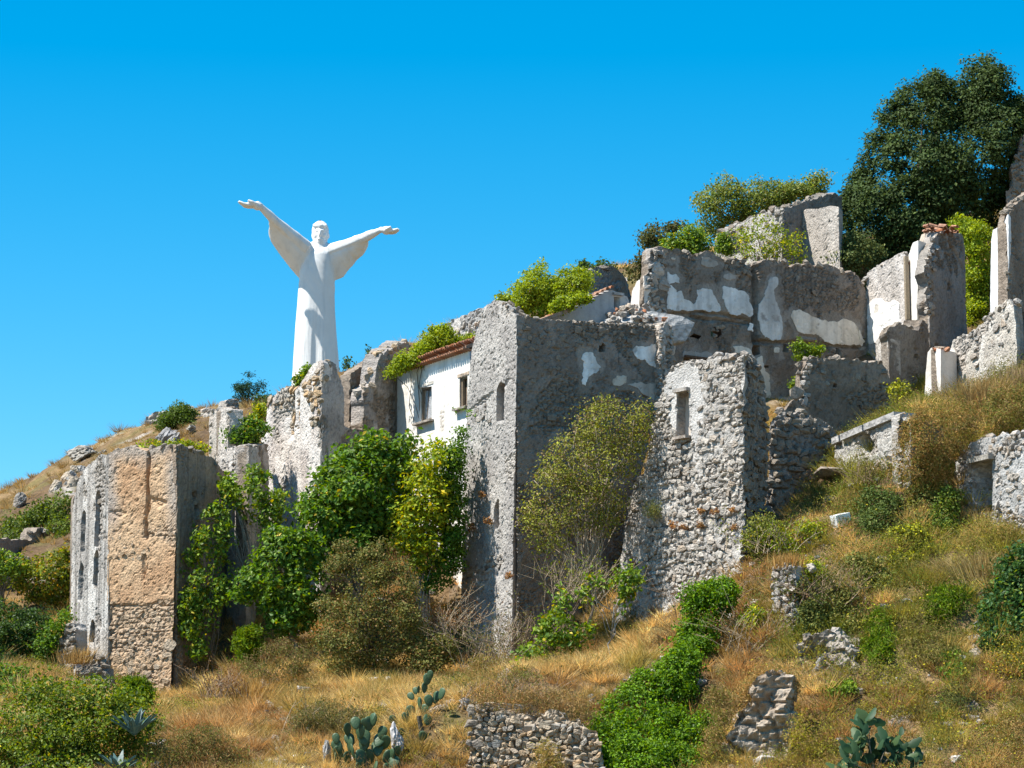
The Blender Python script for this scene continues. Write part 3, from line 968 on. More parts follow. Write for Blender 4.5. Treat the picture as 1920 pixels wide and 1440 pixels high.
link('roof_slab', make_mesh('roof_slab', V, quads=np.array([(0, 1, 2, 3), (7, 6, 5, 4), (0, 4, 5, 1), (1, 5, 6, 2), (2, 6, 7, 3), (3, 7, 4, 0)]), col=np.tile(np.array([.33, .22, .16]), (8, 1))), M_ROCK, t)

# ---- sloping rubble wall behind
t = thing('rubble_wall', 'sloping grey rubble wall rising behind the tiled eave to the central tower', 'wall', base_of(880, 680, 133))
pl = Plane((825, 138), (935, 131), 600)
wall('wall', t, pl, [(822, 720), (825, 622), (833, 610), (860, 597), (890, 582), (915, 572), (935, 560), (940, 720)], dict(RUBBLE, cover=.3, stone_a=(.26, .255, .25), stone_b=(.42, .41, .40)), seed=45, cell=.08, jag=.1)
put_stones(t, face_stones(pl, [(840, 625), (900, 590), (925, 580), (900, 640)], .3, seed=46, keep=.5), M_ST_LIGHT)

# ---- central tower
t = thing('central_tower', 'tall grey stone tower with arched slit windows at the centre of the ruins', 'tower', base_of(960, 1240, 120.5))
pl_a = Plane((872, 125), (968, 120.5), 850); pl_c = Plane((968, 120.5), (1231, 124.5), 700)
aw1 = [(931, 790), (932, 735), (935, 721), (940, 715), (945, 720), (947, 735), (946, 760), (945, 788)]
aw2 = [(926, 992), (927, 952), (930, 941), (934, 937), (937, 944), (937, 965), (935, 990)]
TOWERA = dict(GREY, cover=.86, rough=.06, rsize=.14, pit=.045, coat_a=(.30, .28, .265), coat_b=(.42, .395, .37), stone_a=(.32, .29, .26), stone_b=(.50, .46, .42))
wall('wall', t, pl_a, [(863, 1290), (866, 1100), (870, 900), (874, 800), (879, 720), (886, 650), (896, 618), (907, 592), (918, 572), (926, 563), (938, 564), (948, 572), (957, 581), (969, 590), (969, 700), (966, 850), (963, 1000), (959, 1290)], TOWERA,
     seed=51, cell=.05, jag=.06, holes=[aw1, aw2, [(932, 1050), (936, 1042), (940, 1048), (937, 1056)]], cracks=[([(868, 1087), (900, 1070), (925, 1058), (945, 1052)], .035, .10), ([(880, 770), (905, 755), (925, 735)], .05, .08), ([(908, 748), (910, 765)], .07, .15), ([(948, 720), (952, 712)], .12, .12),
                                                         ([(936, 800), (933, 860), (930, 935)], .10, .03), ([(936, 1000), (938, 1050), (933, 1075)], .16, .10)], label='sunlit left wall of the central tower')
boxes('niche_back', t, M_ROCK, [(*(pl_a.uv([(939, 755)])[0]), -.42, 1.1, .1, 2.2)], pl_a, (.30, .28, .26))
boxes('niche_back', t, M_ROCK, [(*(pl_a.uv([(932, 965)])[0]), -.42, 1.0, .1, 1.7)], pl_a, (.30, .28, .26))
TOWERC = dict(GREY, cover=.42, amp=.15, rough=.10, rsize=.2, stone=.17, stone_a=(.15, .125, .10), stone_b=(.30, .255, .215), coat_a=(.205, .172, .145), coat_b=(.29, .245, .21))  # darker than the tower's sunlit face: shade put into the stone colour
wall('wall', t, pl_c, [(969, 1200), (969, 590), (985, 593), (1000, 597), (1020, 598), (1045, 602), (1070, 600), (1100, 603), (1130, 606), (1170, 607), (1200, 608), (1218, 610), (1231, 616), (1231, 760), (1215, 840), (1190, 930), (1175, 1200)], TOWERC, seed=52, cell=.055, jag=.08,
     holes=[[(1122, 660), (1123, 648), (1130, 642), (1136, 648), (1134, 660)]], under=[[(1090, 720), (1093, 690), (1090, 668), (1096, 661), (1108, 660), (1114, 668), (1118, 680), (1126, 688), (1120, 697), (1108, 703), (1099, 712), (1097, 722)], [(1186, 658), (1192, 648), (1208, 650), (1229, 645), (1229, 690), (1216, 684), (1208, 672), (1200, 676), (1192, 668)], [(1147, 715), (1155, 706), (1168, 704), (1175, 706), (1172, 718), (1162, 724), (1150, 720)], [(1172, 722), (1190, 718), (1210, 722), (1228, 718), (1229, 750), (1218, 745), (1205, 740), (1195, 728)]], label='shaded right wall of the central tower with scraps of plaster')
patch(t, pl_c, [(1090, 720), (1093, 690), (1090, 668), (1096, 661), (1108, 660), (1114, 668), (1118, 680), (1126, 688), (1120, 697), (1108, 703), (1099, 712), (1097, 722)], WHITE_A, WHITE_B, seed=53)
patch(t, pl_c, [(1186, 658), (1192, 648), (1208, 650), (1229, 645), (1229, 690), (1216, 684), (1208, 672), (1200, 676), (1192, 668)], WHITE_A, WHITE_B, seed=54)
patch(t, pl_c, [(1147, 715), (1155, 706), (1168, 704), (1175, 706), (1172, 718), (1162, 724), (1150, 720)], CREAM_A, (.6, .53, .45), seed=55)
patch(t, pl_c, [(1172, 722), (1190, 718), (1210, 722), (1228, 718), (1229, 750), (1218, 745), (1205, 740), (1195, 728)], (.44, .39, .34), (.5, .45, .4), seed=56)
pl_e = Plane((874, 125), (1000, 131), 800); pl_g = Plane((1231, 124.5), (1000, 131), 800)
wall('wall', t, pl_e, [(888, 1150), (902, 660), (1000, 625), (1000, 1150)], SHADEW, cell=.3, seed=57)
put_stones(t, edge_stones(pl_c, [(975, 592), (1045, 602), (1130, 606), (1228, 614)], .24, seed=58) + edge_stones(pl_a, [(905, 597), (926, 564), (945, 570), (966, 589)], .2, seed=59)
           + face_stones(pl_c, [(970, 605), (1080, 612), (1080, 680), (1060, 760), (1000, 820), (970, 840)], .22, seed=60, keep=.2, off=.0, flat=.6)
           + face_stones(pl_c, [(1080, 612), (1225, 618), (1180, 640), (1085, 650)], .22, seed=61, keep=.35, flat=.7), M_ST_GREY)
put_stones(t, face_stones(pl_a, [(878, 770), (915, 750), (925, 790), (880, 800)], .2, seed=62, keep=.4, flat=.5) + face_stones(pl_a, [(868, 1060), (945, 1035), (945, 1055), (868, 1088)], .22, seed=63, keep=.6, flat=.5), M_ST_LIGHT)

# ---- narrow wall end with white plaster jamb next to the tower
t = thing('wall_stub', 'ragged wall end with a white plaster jamb right of the central tower', 'wall', base_of(1240, 840, 124))
pl = Plane((1226, 126.4), (1236, 124.2), 700); pl2 = Plane((1234, 124.1), (1262, 124.9), 700)
wall('jamb', t, pl, [(1226, 860), (1227, 640), (1228, 622), (1236, 620), (1236, 860)], dict(WHITE, coat_a=(.62, .54, .48), coat_b=(.78, .72, .67)), mat=M_PLASTER, seed=65, cell=.06, jag=.05, jag_side=.05, thick=.3)
wall('wall', t, pl2, [(1235, 900), (1235, 640), (1234, 620), (1244, 606), (1254, 604), (1262, 618), (1258, 650), (1262, 700), (1266, 730), (1258, 770), (1244, 810), (1248, 900)], dict(RUBBLE, cover=0, amp=.3, stone_a=(.26, .22, .185), stone_b=(.48, .42, .365)), seed=66, cell=.055, jag_side=.2, jag=.2)
put_stones(t, face_stones(pl2, [(1235, 618), (1250, 606), (1260, 625), (1262, 740), (1240, 840), (1236, 840)], .24, seed=67, keep=1, off=.06), M_ST_LIGHT)

# ---- small gabled outbuilding behind the tower
t = thing('gabled_outbuilding', 'small grey gable with red verge tiles behind the tower top', 'building', base_of(1100, 640, 131))
pl = Plane((1028, 130), (1168, 132), 570)
wall('wall', t, pl, [(1025, 640), (1026, 600), (1060, 584), (1100, 566), (1130, 550), (1146, 543), (1158, 548), (1176, 556), (1186, 580), (1190, 640)], dict(WHITE, coat_a=(.37, .37, .37), coat_b=(.46, .46, .46)), mat=M_PLASTER, holes=[[(1151, 578), (1151, 556), (1163, 557), (1163, 580)]], seed=69, cell=.07, jag=.04, thick=1.2)
r0 = rootloc(t)
q = pl.uv([(1028, 597), (1060, 583), (1100, 564), (1130, 548), (1148, 541)])
for a, b in zip(q[:-1], q[1:]):
    L = np.hypot(*(b - a)); n = max(1, int(L / .26))
    for k in range(n):
        c = a + (b - a) * (k + .5) / n
        for row in range(2):
            o = link('roof_tile', tile_me, None, t, tuple(pl.world(c + [0, .05], .02 - row * .24 + RNG.normal() * .02) - r0))
            o.rotation_euler = (RNG.normal() * .06, -math.atan2(b[1] - a[1], b[0] - a[0]) + RNG.normal() * .07, pl.rot + math.pi / 2 * 0 + RNG.normal() * .1)
boxes('lintel', t, M_ROCK, [(*(pl.uv([(1157, 552)])[0]), .05, .55, .3, .12)], pl, (.42, .41, .40))

t = thing('round_ruin', 'dark rounded ruin head standing behind the ivy', 'ruin', base_of(1140, 600, 138))
pl = Plane((1095, 137), (1185, 139), 540)
wall('wall', t, pl, [(1090, 620), (1095, 545), (1098, 522), (1104, 508), (1120, 500), (1140, 497), (1155, 502), (1168, 514), (1178, 532), (1184, 560), (1186, 620)], dict(SHADEW, cover=.3, stone_a=(.15, .145, .14), stone_b=(.27, .26, .25)), seed=71, jag=.12, thick=2.5, cell=.08)
put_stones(t, edge_stones(pl, [(1100, 515), (1120, 500), (1150, 500), (1178, 532)], .34, seed=72, thick=1.5), M_ST_GREY)

# ---- long shaded back wall
t = thing('back_wall', 'long shaded two storey wall with white and cream plaster patches', 'wall', base_of(1420, 800, 136))
pl = Plane((1222, 132.5), (1628, 140), 600)
BACK_PATCHES = [
    ([(1249, 580), (1250, 508), (1258, 516), (1266, 513), (1272, 520), (1273, 532), (1260, 530), (1253, 534), (1264, 541), (1268, 548), (1277, 544), (1281, 560), (1290, 564), (1300, 571), (1306, 562), (1306, 545), (1316, 540), (1332, 543), (1340, 558), (1350, 575), (1352, 583), (1330, 585), (1300, 581), (1270, 584)], WHITE_A, WHITE_B),
    ([(1353, 540), (1356, 536), (1372, 540), (1392, 546), (1402, 552), (1405, 566), (1411, 580), (1411, 590), (1404, 594), (1390, 587), (1380, 592), (1368, 588), (1358, 572)], WHITE_A, WHITE_B),
    ([(1421, 600), (1422, 572), (1430, 558), (1438, 540), (1440, 526), (1450, 520), (1458, 522), (1458, 532), (1450, 545), (1452, 562), (1460, 580), (1466, 598), (1467, 622), (1463, 637), (1448, 640), (1434, 632), (1424, 620)], (.56, .55, .54), (.70, .69, .67)),
    ([(1481, 592), (1486, 582), (1498, 580), (1510, 586), (1522, 593), (1540, 600), (1560, 602), (1585, 597), (1600, 606), (1612, 622), (1620, 640), (1616, 650), (1590, 648), (1560, 645), (1545, 642), (1534, 630), (1520, 627), (1505, 626), (1494, 622), (1488, 606)], CREAM_A, CREAM_B),
    ([(1314, 497), (1316, 482), (1328, 482), (1340, 490), (1347, 496), (1336, 502), (1322, 500)], (.42, .38, .34), (.5, .46, .42)),
    ([(1254, 486), (1260, 482), (1267, 484), (1264, 488)], CREAM_A, CREAM_B), ([(1354, 520), (1364, 514), (1384, 513), (1388, 518), (1368, 524)], (.38, .34, .30), (.44, .4, .36)),
    ([(1400, 620), (1404, 604), (1412, 608), (1412, 622)], WHITE_A, WHITE_B), ([(1256, 668), (1258, 640), (1266, 645), (1265, 655), (1258, 672)], CREAM_A, (.6, .53, .45)), ([(1278, 668), (1282, 658), (1310, 662), (1334, 662), (1334, 672), (1300, 670)], (.42, .39, .36), (.52, .49, .46)),
    ([(1374, 650), (1390, 650), (1408, 656), (1408, 664), (1390, 664), (1378, 660)], CREAM_A, CREAM_B), ([(1417, 672), (1428, 668), (1432, 690), (1442, 704), (1443, 760), (1436, 750), (1432, 710), (1420, 690)], CREAM_A, CREAM_B), ([(1448, 655), (1460, 652), (1460, 660), (1452, 662)], CREAM_A, CREAM_B)]
BW = dict(SHADEW, cover=.72, amp=.13, coat_a=(.195, .155, .122), coat_b=(.285, .235, .192), stone_a=(.145, .114, .09), stone_b=(.27, .22, .175))  # back wall darkened likewise, some of its shade carried by the colour
holes = [[(1332, 632), (1333, 615), (1342, 612), (1352, 618), (1354, 628), (1346, 634)], [(1408, 660), (1412, 645), (1424, 648), (1426, 664), (1414, 668)], [(1466, 660), (1469, 645), (1477, 646), (1478, 662)],
         [(1505, 668), (1506, 648), (1514, 640), (1526, 642), (1532, 652), (1531, 668)], [(1566, 672), (1567, 652), (1575, 652), (1576, 672)], [(1616, 650), (1617, 634), (1626, 634), (1626, 650)], [(1432, 690), (1432, 685), (1441, 685), (1441, 690)], [(1281, 690), (1281, 671), (1328, 673), (1328, 690)], [(1291, 632), (1300, 625), (1315, 630), (1310, 636)]]
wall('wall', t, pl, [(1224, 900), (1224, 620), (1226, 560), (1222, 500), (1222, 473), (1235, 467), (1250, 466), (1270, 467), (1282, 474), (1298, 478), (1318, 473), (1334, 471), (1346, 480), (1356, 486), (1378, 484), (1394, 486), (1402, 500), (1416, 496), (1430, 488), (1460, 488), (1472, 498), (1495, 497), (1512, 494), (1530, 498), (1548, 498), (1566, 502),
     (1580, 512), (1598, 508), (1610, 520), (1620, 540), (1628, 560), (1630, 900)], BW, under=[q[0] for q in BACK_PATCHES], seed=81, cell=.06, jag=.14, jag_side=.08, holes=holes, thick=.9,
     cracks=[([(1415, 500), (1416, 560), (1415, 640)], .13, .4), ([(1248, 590), (1280, 588), (1310, 584), (1350, 588), (1380, 595), (1412, 606)], .09, .22), ([(1420, 640), (1460, 642), (1500, 642), (1560, 646), (1612, 652)], .08, .2), ([(1485, 660), (1500, 630), (1530, 632), (1545, 652)], .07, .1)])
for k, (pg, a, b) in enumerate(BACK_PATCHES):
    patch(t, pl, pg, a, b, seed=90 + k)
put_stones(t, edge_stones(pl, [(1225, 470), (1250, 466), (1298, 476), (1334, 472), (1356, 486), (1400, 490)], .34, seed=84, step=.3) + edge_stones(pl, [(1402, 500), (1430, 490), (1500, 497), (1548, 498), (1600, 510), (1622, 545)], .36, seed=85, step=.3)
           + face_stones(pl, [(1360, 478), (1405, 492), (1405, 520), (1360, 512)], .32, seed=86, keep=.8) + face_stones(pl, [(1465, 505), (1600, 520), (1620, 560), (1560, 575), (1470, 540)], .25, seed=87, keep=.22, flat=.6)
           + face_stones(pl, [(1260, 605), (1400, 612), (1400, 640), (1260, 636)], .25, seed=88, keep=.25, flat=.6) + face_stones(pl, [(1485, 655), (1615, 662), (1615, 680), (1490, 680)], .26, seed=89, keep=.5), M_ST_GREY)
boxes('window_lintel', t, M_WOOD, [(*(pl.uv([(1304, 671)])[0]), .02, 1.4, .3, .1)], pl, (.14, .09, .06))
# left end pier of the back wall with lit cheek
pl_p = Plane((1180, 137), (1208, 132), 560); pl_q = Plane((1208, 132), (1250, 133), 560)
wall('pier', t, pl_p, [(1180, 620), (1182, 575), (1186, 545), (1194, 528), (1204, 520), (1208, 516), (1209, 620)], dict(WHITE, coat_a=(.62, .56, .5), coat_b=(.76, .71, .66)), mat=M_PLASTER, seed=111, cell=.07, jag=.08)
wall('pier', t, pl_q, [(1208, 640), (1208, 518), (1216, 512), (1219, 478), (1222, 468), (1234, 464), (1247, 470), (1247, 640)], dict(SHADEW, cover=.3, stone_a=(.2, .18, .16), stone_b=(.38, .34, .31)), seed=112, cell=.07, jag=.16, jag_side=.18)
put_stones(t, face_stones(pl_q, [(1209, 525), (1220, 510), (1222, 475), (1245, 470), (1246, 615), (1209, 610)], .32, seed=114, keep=.9, off=.06), M_ST_LIGHT)

# rubble heap on the tower floor
t = thing('rubble_heap', 'heap of pale rubble and broken red tiles beside the gable', 'rubble', base_of(1190, 610, 130))
items = []
r = np.random.default_rng(5)
for k in range(150):
    a = r.random()
    pxx = 1142 + 108 * a
    hgt = 14 + 26 * math.exp(-((a - .35) / .3) ** 2)
    pyy = 612 - hgt * r.random()
    s = r.uniform(.12, .42)
    items.append((P(pxx, pyy, 129.8 + r.random() * 1.6 + (612 - pyy) * .03), (s, s * .9, s * .7), r.random() * 3, r.normal() * .4))
put_stones(t, items[:120], M_ST_LIGHT); put_stones(t, items[120:], M_TILE)
hp = P(1195, 618, 131.2)
V, T = hull_mesh('core', 77, 24)
link('core', make_mesh('core', (V * np.array([4.6, 2.2, 1.6]) + np.array([hp[0], hp[1], hp[2] - .15])) - rootloc(t), tris=T, col=np.full((len(V), 3), .36)), M_ROCK, t)

# ---- right tower
t = thing('right_tower', 'tall narrow ruin with white plastered side and tile scraps on top', 'tower', base_of(1720, 700, 136))
pl_a = Plane((1625, 140), (1742, 134.5), 550); pl_c = Plane((1742, 134.5), (1813, 138.5), 550)


def low_white(u, v, rg):
    return 1.0 + 0 * u


vy = pl_a.uv([(1660, 565)])[0, 1]
wall('wall', t, pl_a, [(1624, 760), (1625, 560), (1627, 512), (1650, 497), (1668, 487), (1684, 476), (1692, 474), (1698, 478), (1700, 500), (1702, 560), (1702, 760)], dict(BEIGE, cover=.93, coat_a=(.40, .36, .325), coat_b=(.52, .475, .44)), seed=121, cell=.065, jag=.08, thick=.6)
patch(t, pl_a, [(1630, 645), (1629, 572), (1640, 562), (1655, 560), (1664, 568), (1678, 562), (1688, 570), (1690, 600), (1692, 625), (1675, 612), (1660, 618), (1648, 640)], (.74, .72, .68), (.84, .82, .79), seed=122, off=.06)
pl_w = Plane((1701, 137), (1722, 135.2), 550)
wall('jamb', t, pl_w, [(1703, 600), (1702, 480), (1706, 474), (1712, 455), (1722, 450), (1720, 600)], dict(WHITE, coat_a=(.72, .68, .62), coat_b=(.84, .81, .77)), mat=M_PLASTER, seed=123, cell=.07, jag=.05)
pl_v = Plane((1720, 137.5), (1742, 137), 550)
wall('jamb', t, pl_v, [(1719, 600), (1718, 470), (1728, 440), (1745, 432), (1745, 590)], dict(WHITE, coat_a=(.60, .50, .40), coat_b=(.72, .63, .53)), mat=M_PLASTER, seed=124, cell=.07, jag=.05)
wall('wall', t, pl_c, [(1740, 800), (1742, 590), (1735, 565), (1740, 540), (1730, 510), (1738, 480), (1745, 460), (1752, 445), (1760, 435), (1775, 432), (1790, 434), (1804, 442), (1808, 470), (1810, 560), (1813, 640), (1815, 800)], dict(SHADEW, cover=.7, coat_a=(.25, .225, .20), coat_b=(.33, .30, .27)), seed=125, cell=.06, jag=.12, jag_side=.06, cracks=[([(1778, 452), (1795, 480), (1806, 505)], .08, .15)])
put_stones(t, face_stones(pl_c, [(1733, 480), (1748, 450), (1756, 455), (1748, 520), (1752, 600), (1738, 590)], .3, seed=126, keep=.9, off=.06) + edge_stones(pl_a, [(1628, 510), (1668, 487), (1696, 474)], .22, seed=127) + edge_stones(pl_c, [(1748, 450), (1775, 432), (1805, 444)], .28, seed=128)
           + edge_stones(Plane((1625, 139.6), (1640, 139.4), 560), [(1620, 520), (1625, 540), (1622, 560)], .35, seed=129), M_ST_LIGHT)
r0 = rootloc(t)
for k in range(26):
    o = link('roof_tile', tile_me, None, t, tuple(P(1730 + RNG.random() * 62, 438 - RNG.random() * 9 - (6 if k % 3 == 0 else 0), 135.5 + RNG.random() * 1.5) - r0))
    o.rotation_euler = (RNG.normal() * .3, RNG.normal() * .3, RNG.random() * 6)
boxes('beam', t, M_WOOD, [(*(pl_a.uv([(1692, 497)])[0]), -.2, 1.0, .3, .14)], pl_a, (.12, .07, .05))
boxes('window_post', t, M_WOOD, [(*(pl_a.uv([(1701, 540)])[0]), .02, .16, .2, 3.1)], pl_a, (.30, .24, .17))
# rear wall closes the tower
wall('wall', t, Plane((1640, 143), (1800, 143), 550), [(1630, 760), (1632, 520), (1700, 480), (1800, 470), (1802, 760)], SHADEW, cell=.25, seed=130)

# ---- lower shaded room right of the back wall
t = thing('ruined_room', 'shaded room corner with pale wall end below the right tower', 'ruin', base_of(1700, 760, 132))
pl_a = Plane((1643, 133.5), (1667, 131), 680); pl_c = Plane((1667, 131), (1742, 134), 680)
wall('wall', t, pl_a, [(1640, 780), (1643, 640), (1648, 630), (1656, 628), (1666, 634), (1667, 780)], dict(BEIGE, coat_a=(.42, .385, .35), coat_b=(.52, .48, .44)), seed=131, cell=.07)
wall('wall', t, pl_c, [(1667, 800), (1666, 636), (1660, 625), (1668, 612), (1685, 606), (1698, 610), (1710, 618), (1722, 620), (1728, 600), (1740, 608), (1745, 800)], dict(SHADEW, cover=.85, coat_a=(.20, .17, .145), coat_b=(.26, .225, .19)), seed=132, cell=.07, jag=.1, holes=[[(1712, 672), (1713, 664), (1720, 663), (1721, 671)]])
put_stones(t, edge_stones(pl_c, [(1662, 626), (1685, 607), (1722, 619)], .26, seed=133), M_ST_GREY)

t = thing('pilaster', 'white plastered pilaster beside a dark doorway on the right', 'pilaster', base_of(1755, 790, 127))
pl_a = Plane((1735, 128.5), (1764, 126.5), 700)
wall('wall', t, pl_a, [(1732, 800), (1736, 700), (1740, 660), (1746, 652), (1758, 655), (1764, 654), (1765, 800)], dict(WHITE, coat_a=(.60, .56, .51), coat_b=(.76, .72, .68)), mat=M_PLASTER, seed=135, cell=.07, thick=1.0)
pl_c = Plane((1766, 126.6), (1790, 129), 700)
wall('wall', t, pl_c, [(1767, 800), (1767, 652), (1780, 650), (1784, 655), (1782, 800)], dict(SHADEW, cover=.2), seed=136, cell=.08, thick=.6)
put_stones(t, edge_stones(pl_a, [(1740, 656), (1766, 652)], .2, seed=137), M_TILE)

t = thing('sloping_wall', 'sunlit wall with sloping broken top leading up to the right edge', 'wall', base_of(1840, 760, 125))
pl = Plane((1783, 128), (1906, 122.5), 680)
wall('wall', t, pl, [(1782, 790), (1783, 660), (1788, 638), (1805, 628), (1818, 628), (1835, 612), (1855, 590), (1868, 575), (1880, 570), (1895, 560), (1903, 580), (1908, 650), (1908, 790)], dict(BEIGE, cover=.7, coat_a=(.42, .38, .33), coat_b=(.58, .54, .49)), seed=141, cell=.06, jag=.12,
     holes=[[(1870, 585), (1874, 574), (1880, 576), (1877, 588)]], cracks=[([(1830, 640), (1832, 720)], .2, .1)])
put_stones(t, edge_stones(pl, [(1788, 640), (1818, 630), (1860, 585), (1895, 562)], .3, seed=142) + face_stones(pl, [(1800, 635), (1860, 600), (1900, 580), (1890, 640), (1830, 690)], .28, seed=143, keep=.35, flat=.6), M_ST_LIGHT)

t = thing('tall_wall', 'tall wall at the right edge with bright white plaster on its side', 'wall', base_of(1900, 720, 127))
pl_a = Plane((1856, 131), (1890, 127.5), 500); pl_c = Plane((1890, 127.5), (1960, 131), 500)
wall('wall', t, pl_a, [(1858, 640), (1857, 560), (1859, 450), (1862, 432), (1874, 425), (1884, 415), (1891, 400), (1892, 700), (1858, 700)], dict(WHITE, cover=.90, coat_a=(.72, .72, .72), coat_b=(.84, .84, .84), stone_a=(.3, .28, .26), stone_b=(.45, .42, .39)), mat=M_PLASTER, seed=145, cell=.06, jag=.08, thick=.3, mitre=2.6)
wall('wall', t, pl_c, [(1890, 760), (1889, 640), (1888, 420), (1892, 398), (1900, 385), (1912, 376), (1930, 366), (1960, 350), (1990, 340), (1990, 760)], dict(SHADEW, cover=.7), seed=146, cell=.06, jag=.12, holes=[[(1911, 600), (1911, 585), (1919, 585), (1919, 600)]])
put_stones(t, face_stones(pl_c, [(1889, 510), (1900, 515), (1902, 640), (1890, 640)], .3, seed=147, keep=.8) + edge_stones(pl_c, [(1890, 400), (1912, 376), (1950, 355)], .3, seed=148), M_ST_GREY)
t = thing('broken_gable', 'jagged brown masonry end beside the big oak at the right edge', 'ruin', base_of(1915, 420, 148))
pl = Plane((1880, 148), (1980, 150), 350)
wall('wall', t, pl, [(1885, 460), (1890, 390), (1886, 360), (1898, 345), (1895, 310), (1908, 290), (1912, 262), (1930, 250), (1980, 240), (1980, 460)], dict(SHADEW, cover=.15, stone_a=(.2, .16, .13), stone_b=(.38, .31, .26)), seed=149, jag=.2, jag_side=.15, cell=.09)
put_stones(t, face_stones(pl, [(1890, 380), (1900, 345), (1900, 310), (1915, 275), (1930, 260), (1935, 400)], .35, seed=150, keep=.8), M_ST_GREY)

# ---- upper ruin behind the back wall
t = thing('upper_ruin', 'roofless stone house on the top terrace below the light green tree', 'ruin', base_of(1450, 520, 148))
pl_a = Plane((1340, 151), (1466, 146), 440); pl_c = Plane((1466, 146), (1582, 150), 420); pl_d = Plane((1503, 147.4), (1578, 144.5), 440)
wall('wall', t, pl_a, [(1336, 540), (1340, 470), (1344, 435), (1360, 425), (1385, 418), (1420, 402), (1440, 396), (1460, 388), (1467, 392), (1467, 540)], dict(RUBBLE, cover=.4, stone_a=(.26, .24, .22), stone_b=(.46, .43, .39), coat_a=(.36, .33, .3), coat_b=(.44, .41, .38)), seed=151, cell=.08, jag=.13, holes=[[(1372, 475), (1373, 445), (1388, 440), (1390, 475)]])
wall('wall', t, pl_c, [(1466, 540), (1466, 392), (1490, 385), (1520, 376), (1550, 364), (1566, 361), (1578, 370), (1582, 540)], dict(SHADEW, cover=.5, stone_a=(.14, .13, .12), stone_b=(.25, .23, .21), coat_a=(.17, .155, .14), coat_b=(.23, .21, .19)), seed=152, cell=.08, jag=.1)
wall('wall', t, pl_d, [(1502, 540), (1502, 398), (1512, 392), (1540, 390), (1560, 386), (1573, 388), (1576, 540)], dict(BEIGE, cover=.8, coat_a=(.36, .32, .285), coat_b=(.46, .42, .38)), seed=153, cell=.08, jag=.06)
put_stones(t, edge_stones(pl_a, [(1342, 438), (1385, 418), (1460, 388)], .34, seed=154, keep=1) + edge_stones(pl_c, [(1468, 391), (1550, 364), (1578, 370)], .34, seed=155, keep=1) + face_stones(pl_a, [(1345, 440), (1460, 395), (1460, 480), (1345, 490)], .3, seed=156, keep=.3), M_ST_GREY)

# ---- shaded terrace wall in the middle right
t = thing('terrace_wall', 'shaded grey wall block with left end coloured as sunlit behind the rubble gable', 'wall', base_of(1590, 900, 124))
pl = Plane((1500, 121.5), (1680, 125), 730); pl_e = Plane((1496, 123.5), (1512, 121.6), 730)
wall('wall', t, pl, [(1440, 980), (1445, 790), (1470, 770), (1485, 750), (1500, 745), (1503, 700), (1512, 678), (1522, 668), (1540, 671), (1570, 673), (1600, 676), (1630, 680), (1650, 678), (1660, 690), (1668, 715), (1672, 740), (1684, 756), (1690, 800), (1690, 980)], dict(SHADEW, cover=.45, amp=.14), seed=161, cell=.06, jag=.1, holes=[[(1560, 728), (1563, 718), (1569, 720), (1568, 730)]])
put_stones(t, face_stones(pl, [(1500, 745), (1503, 700), (1512, 680), (1524, 672), (1518, 720), (1514, 765), (1500, 770)], .26, seed=162, keep=1, off=.05), M_ST_LIGHT)  # paler stones put the sunlight on this left end into the colour
put_stones(t, edge_stones(pl, [(1502, 700), (1520, 670), (1600, 677), (1650, 680), (1670, 740)], .28, seed=163) + face_stones(pl, [(1505, 690), (1660, 695), (1675, 760), (1560, 790), (1500, 760)], .24, seed=164, keep=.35, flat=.6)
           + [(P(1492, 738, 120.5), (.62, .5, .55), .4, .2)], M_ST_GREY)

# ---- the rubble gable, the cracked return and the cobble wall
t = thing('rubble_gable', 'sunlit rubble gable with a blind window niche and ragged left edge', 'wall', base_of(1300, 1150, 115))
pl_a = Plane((1170, 119.5), (1392, 114), 900); pl_c = Plane((1392, 114), (1440, 118), 900)
nich = [(1268, 820), (1269, 745), (1274, 733), (1284, 728), (1293, 738), (1293, 816)]
wall('wall', t, pl_a, [(1150, 1230), (1160, 1110), (1165, 1050), (1172, 1000), (1180, 940), (1188, 905), (1205, 882), (1214, 850), (1222, 810), (1230, 775), (1238, 740), (1250, 705), (1262, 686), (1280, 676), (1300, 674), (1315, 680), (1332, 672), (1348, 668), (1365, 670), (1380, 662), (1396, 664), (1398, 720), (1392, 760), (1393, 900), (1394, 1230)],
     dict(RUBBLE, cover=.34, amp=.2), seed=171, cell=.05, jag=.15, jag_side=.12, holes=[nich], thick=.8, under=[[(1256, 790), (1258, 705), (1268, 690), (1290, 684), (1308, 690), (1302, 715), (1310, 712), (1318, 740), (1312, 790), (1306, 830), (1297, 820), (1296, 735), (1284, 726), (1268, 735), (1266, 800)]], ucol=((.40, .385, .37), (.52, .50, .48)), ugrow=.1, cracks=[([(1280, 830), (1275, 880), (1285, 930)], .4, .1), ([(1180, 1030), (1185, 1060)], .05, .2), ([(1214, 1035), (1212, 1110)], .07, .15)])
q = pl_a.uv([(1281, 776)])[0]
wall('niche_back', t, pl_a, [(1260, 830), (1260, 720), (1300, 720), (1300, 830)], dict(WHITE, coat_a=(.46, .41, .36), coat_b=(.56, .5, .44)), mat=M_PLASTER, seed=172, cell=.1, off=-.5, thick=.15, jag=.01, jag_side=.01)
boxes('lintel', t, M_ROCK, [(*(pl_a.uv([(1281, 732)])[0]), .05, .85, .35, .14)], pl_a, (.34, .31, .28))
boxes('sill', t, M_ROCK, [(*(pl_a.uv([(1281, 821)])[0]), .06, .8, .4, .12)], pl_a, (.36, .31, .27))
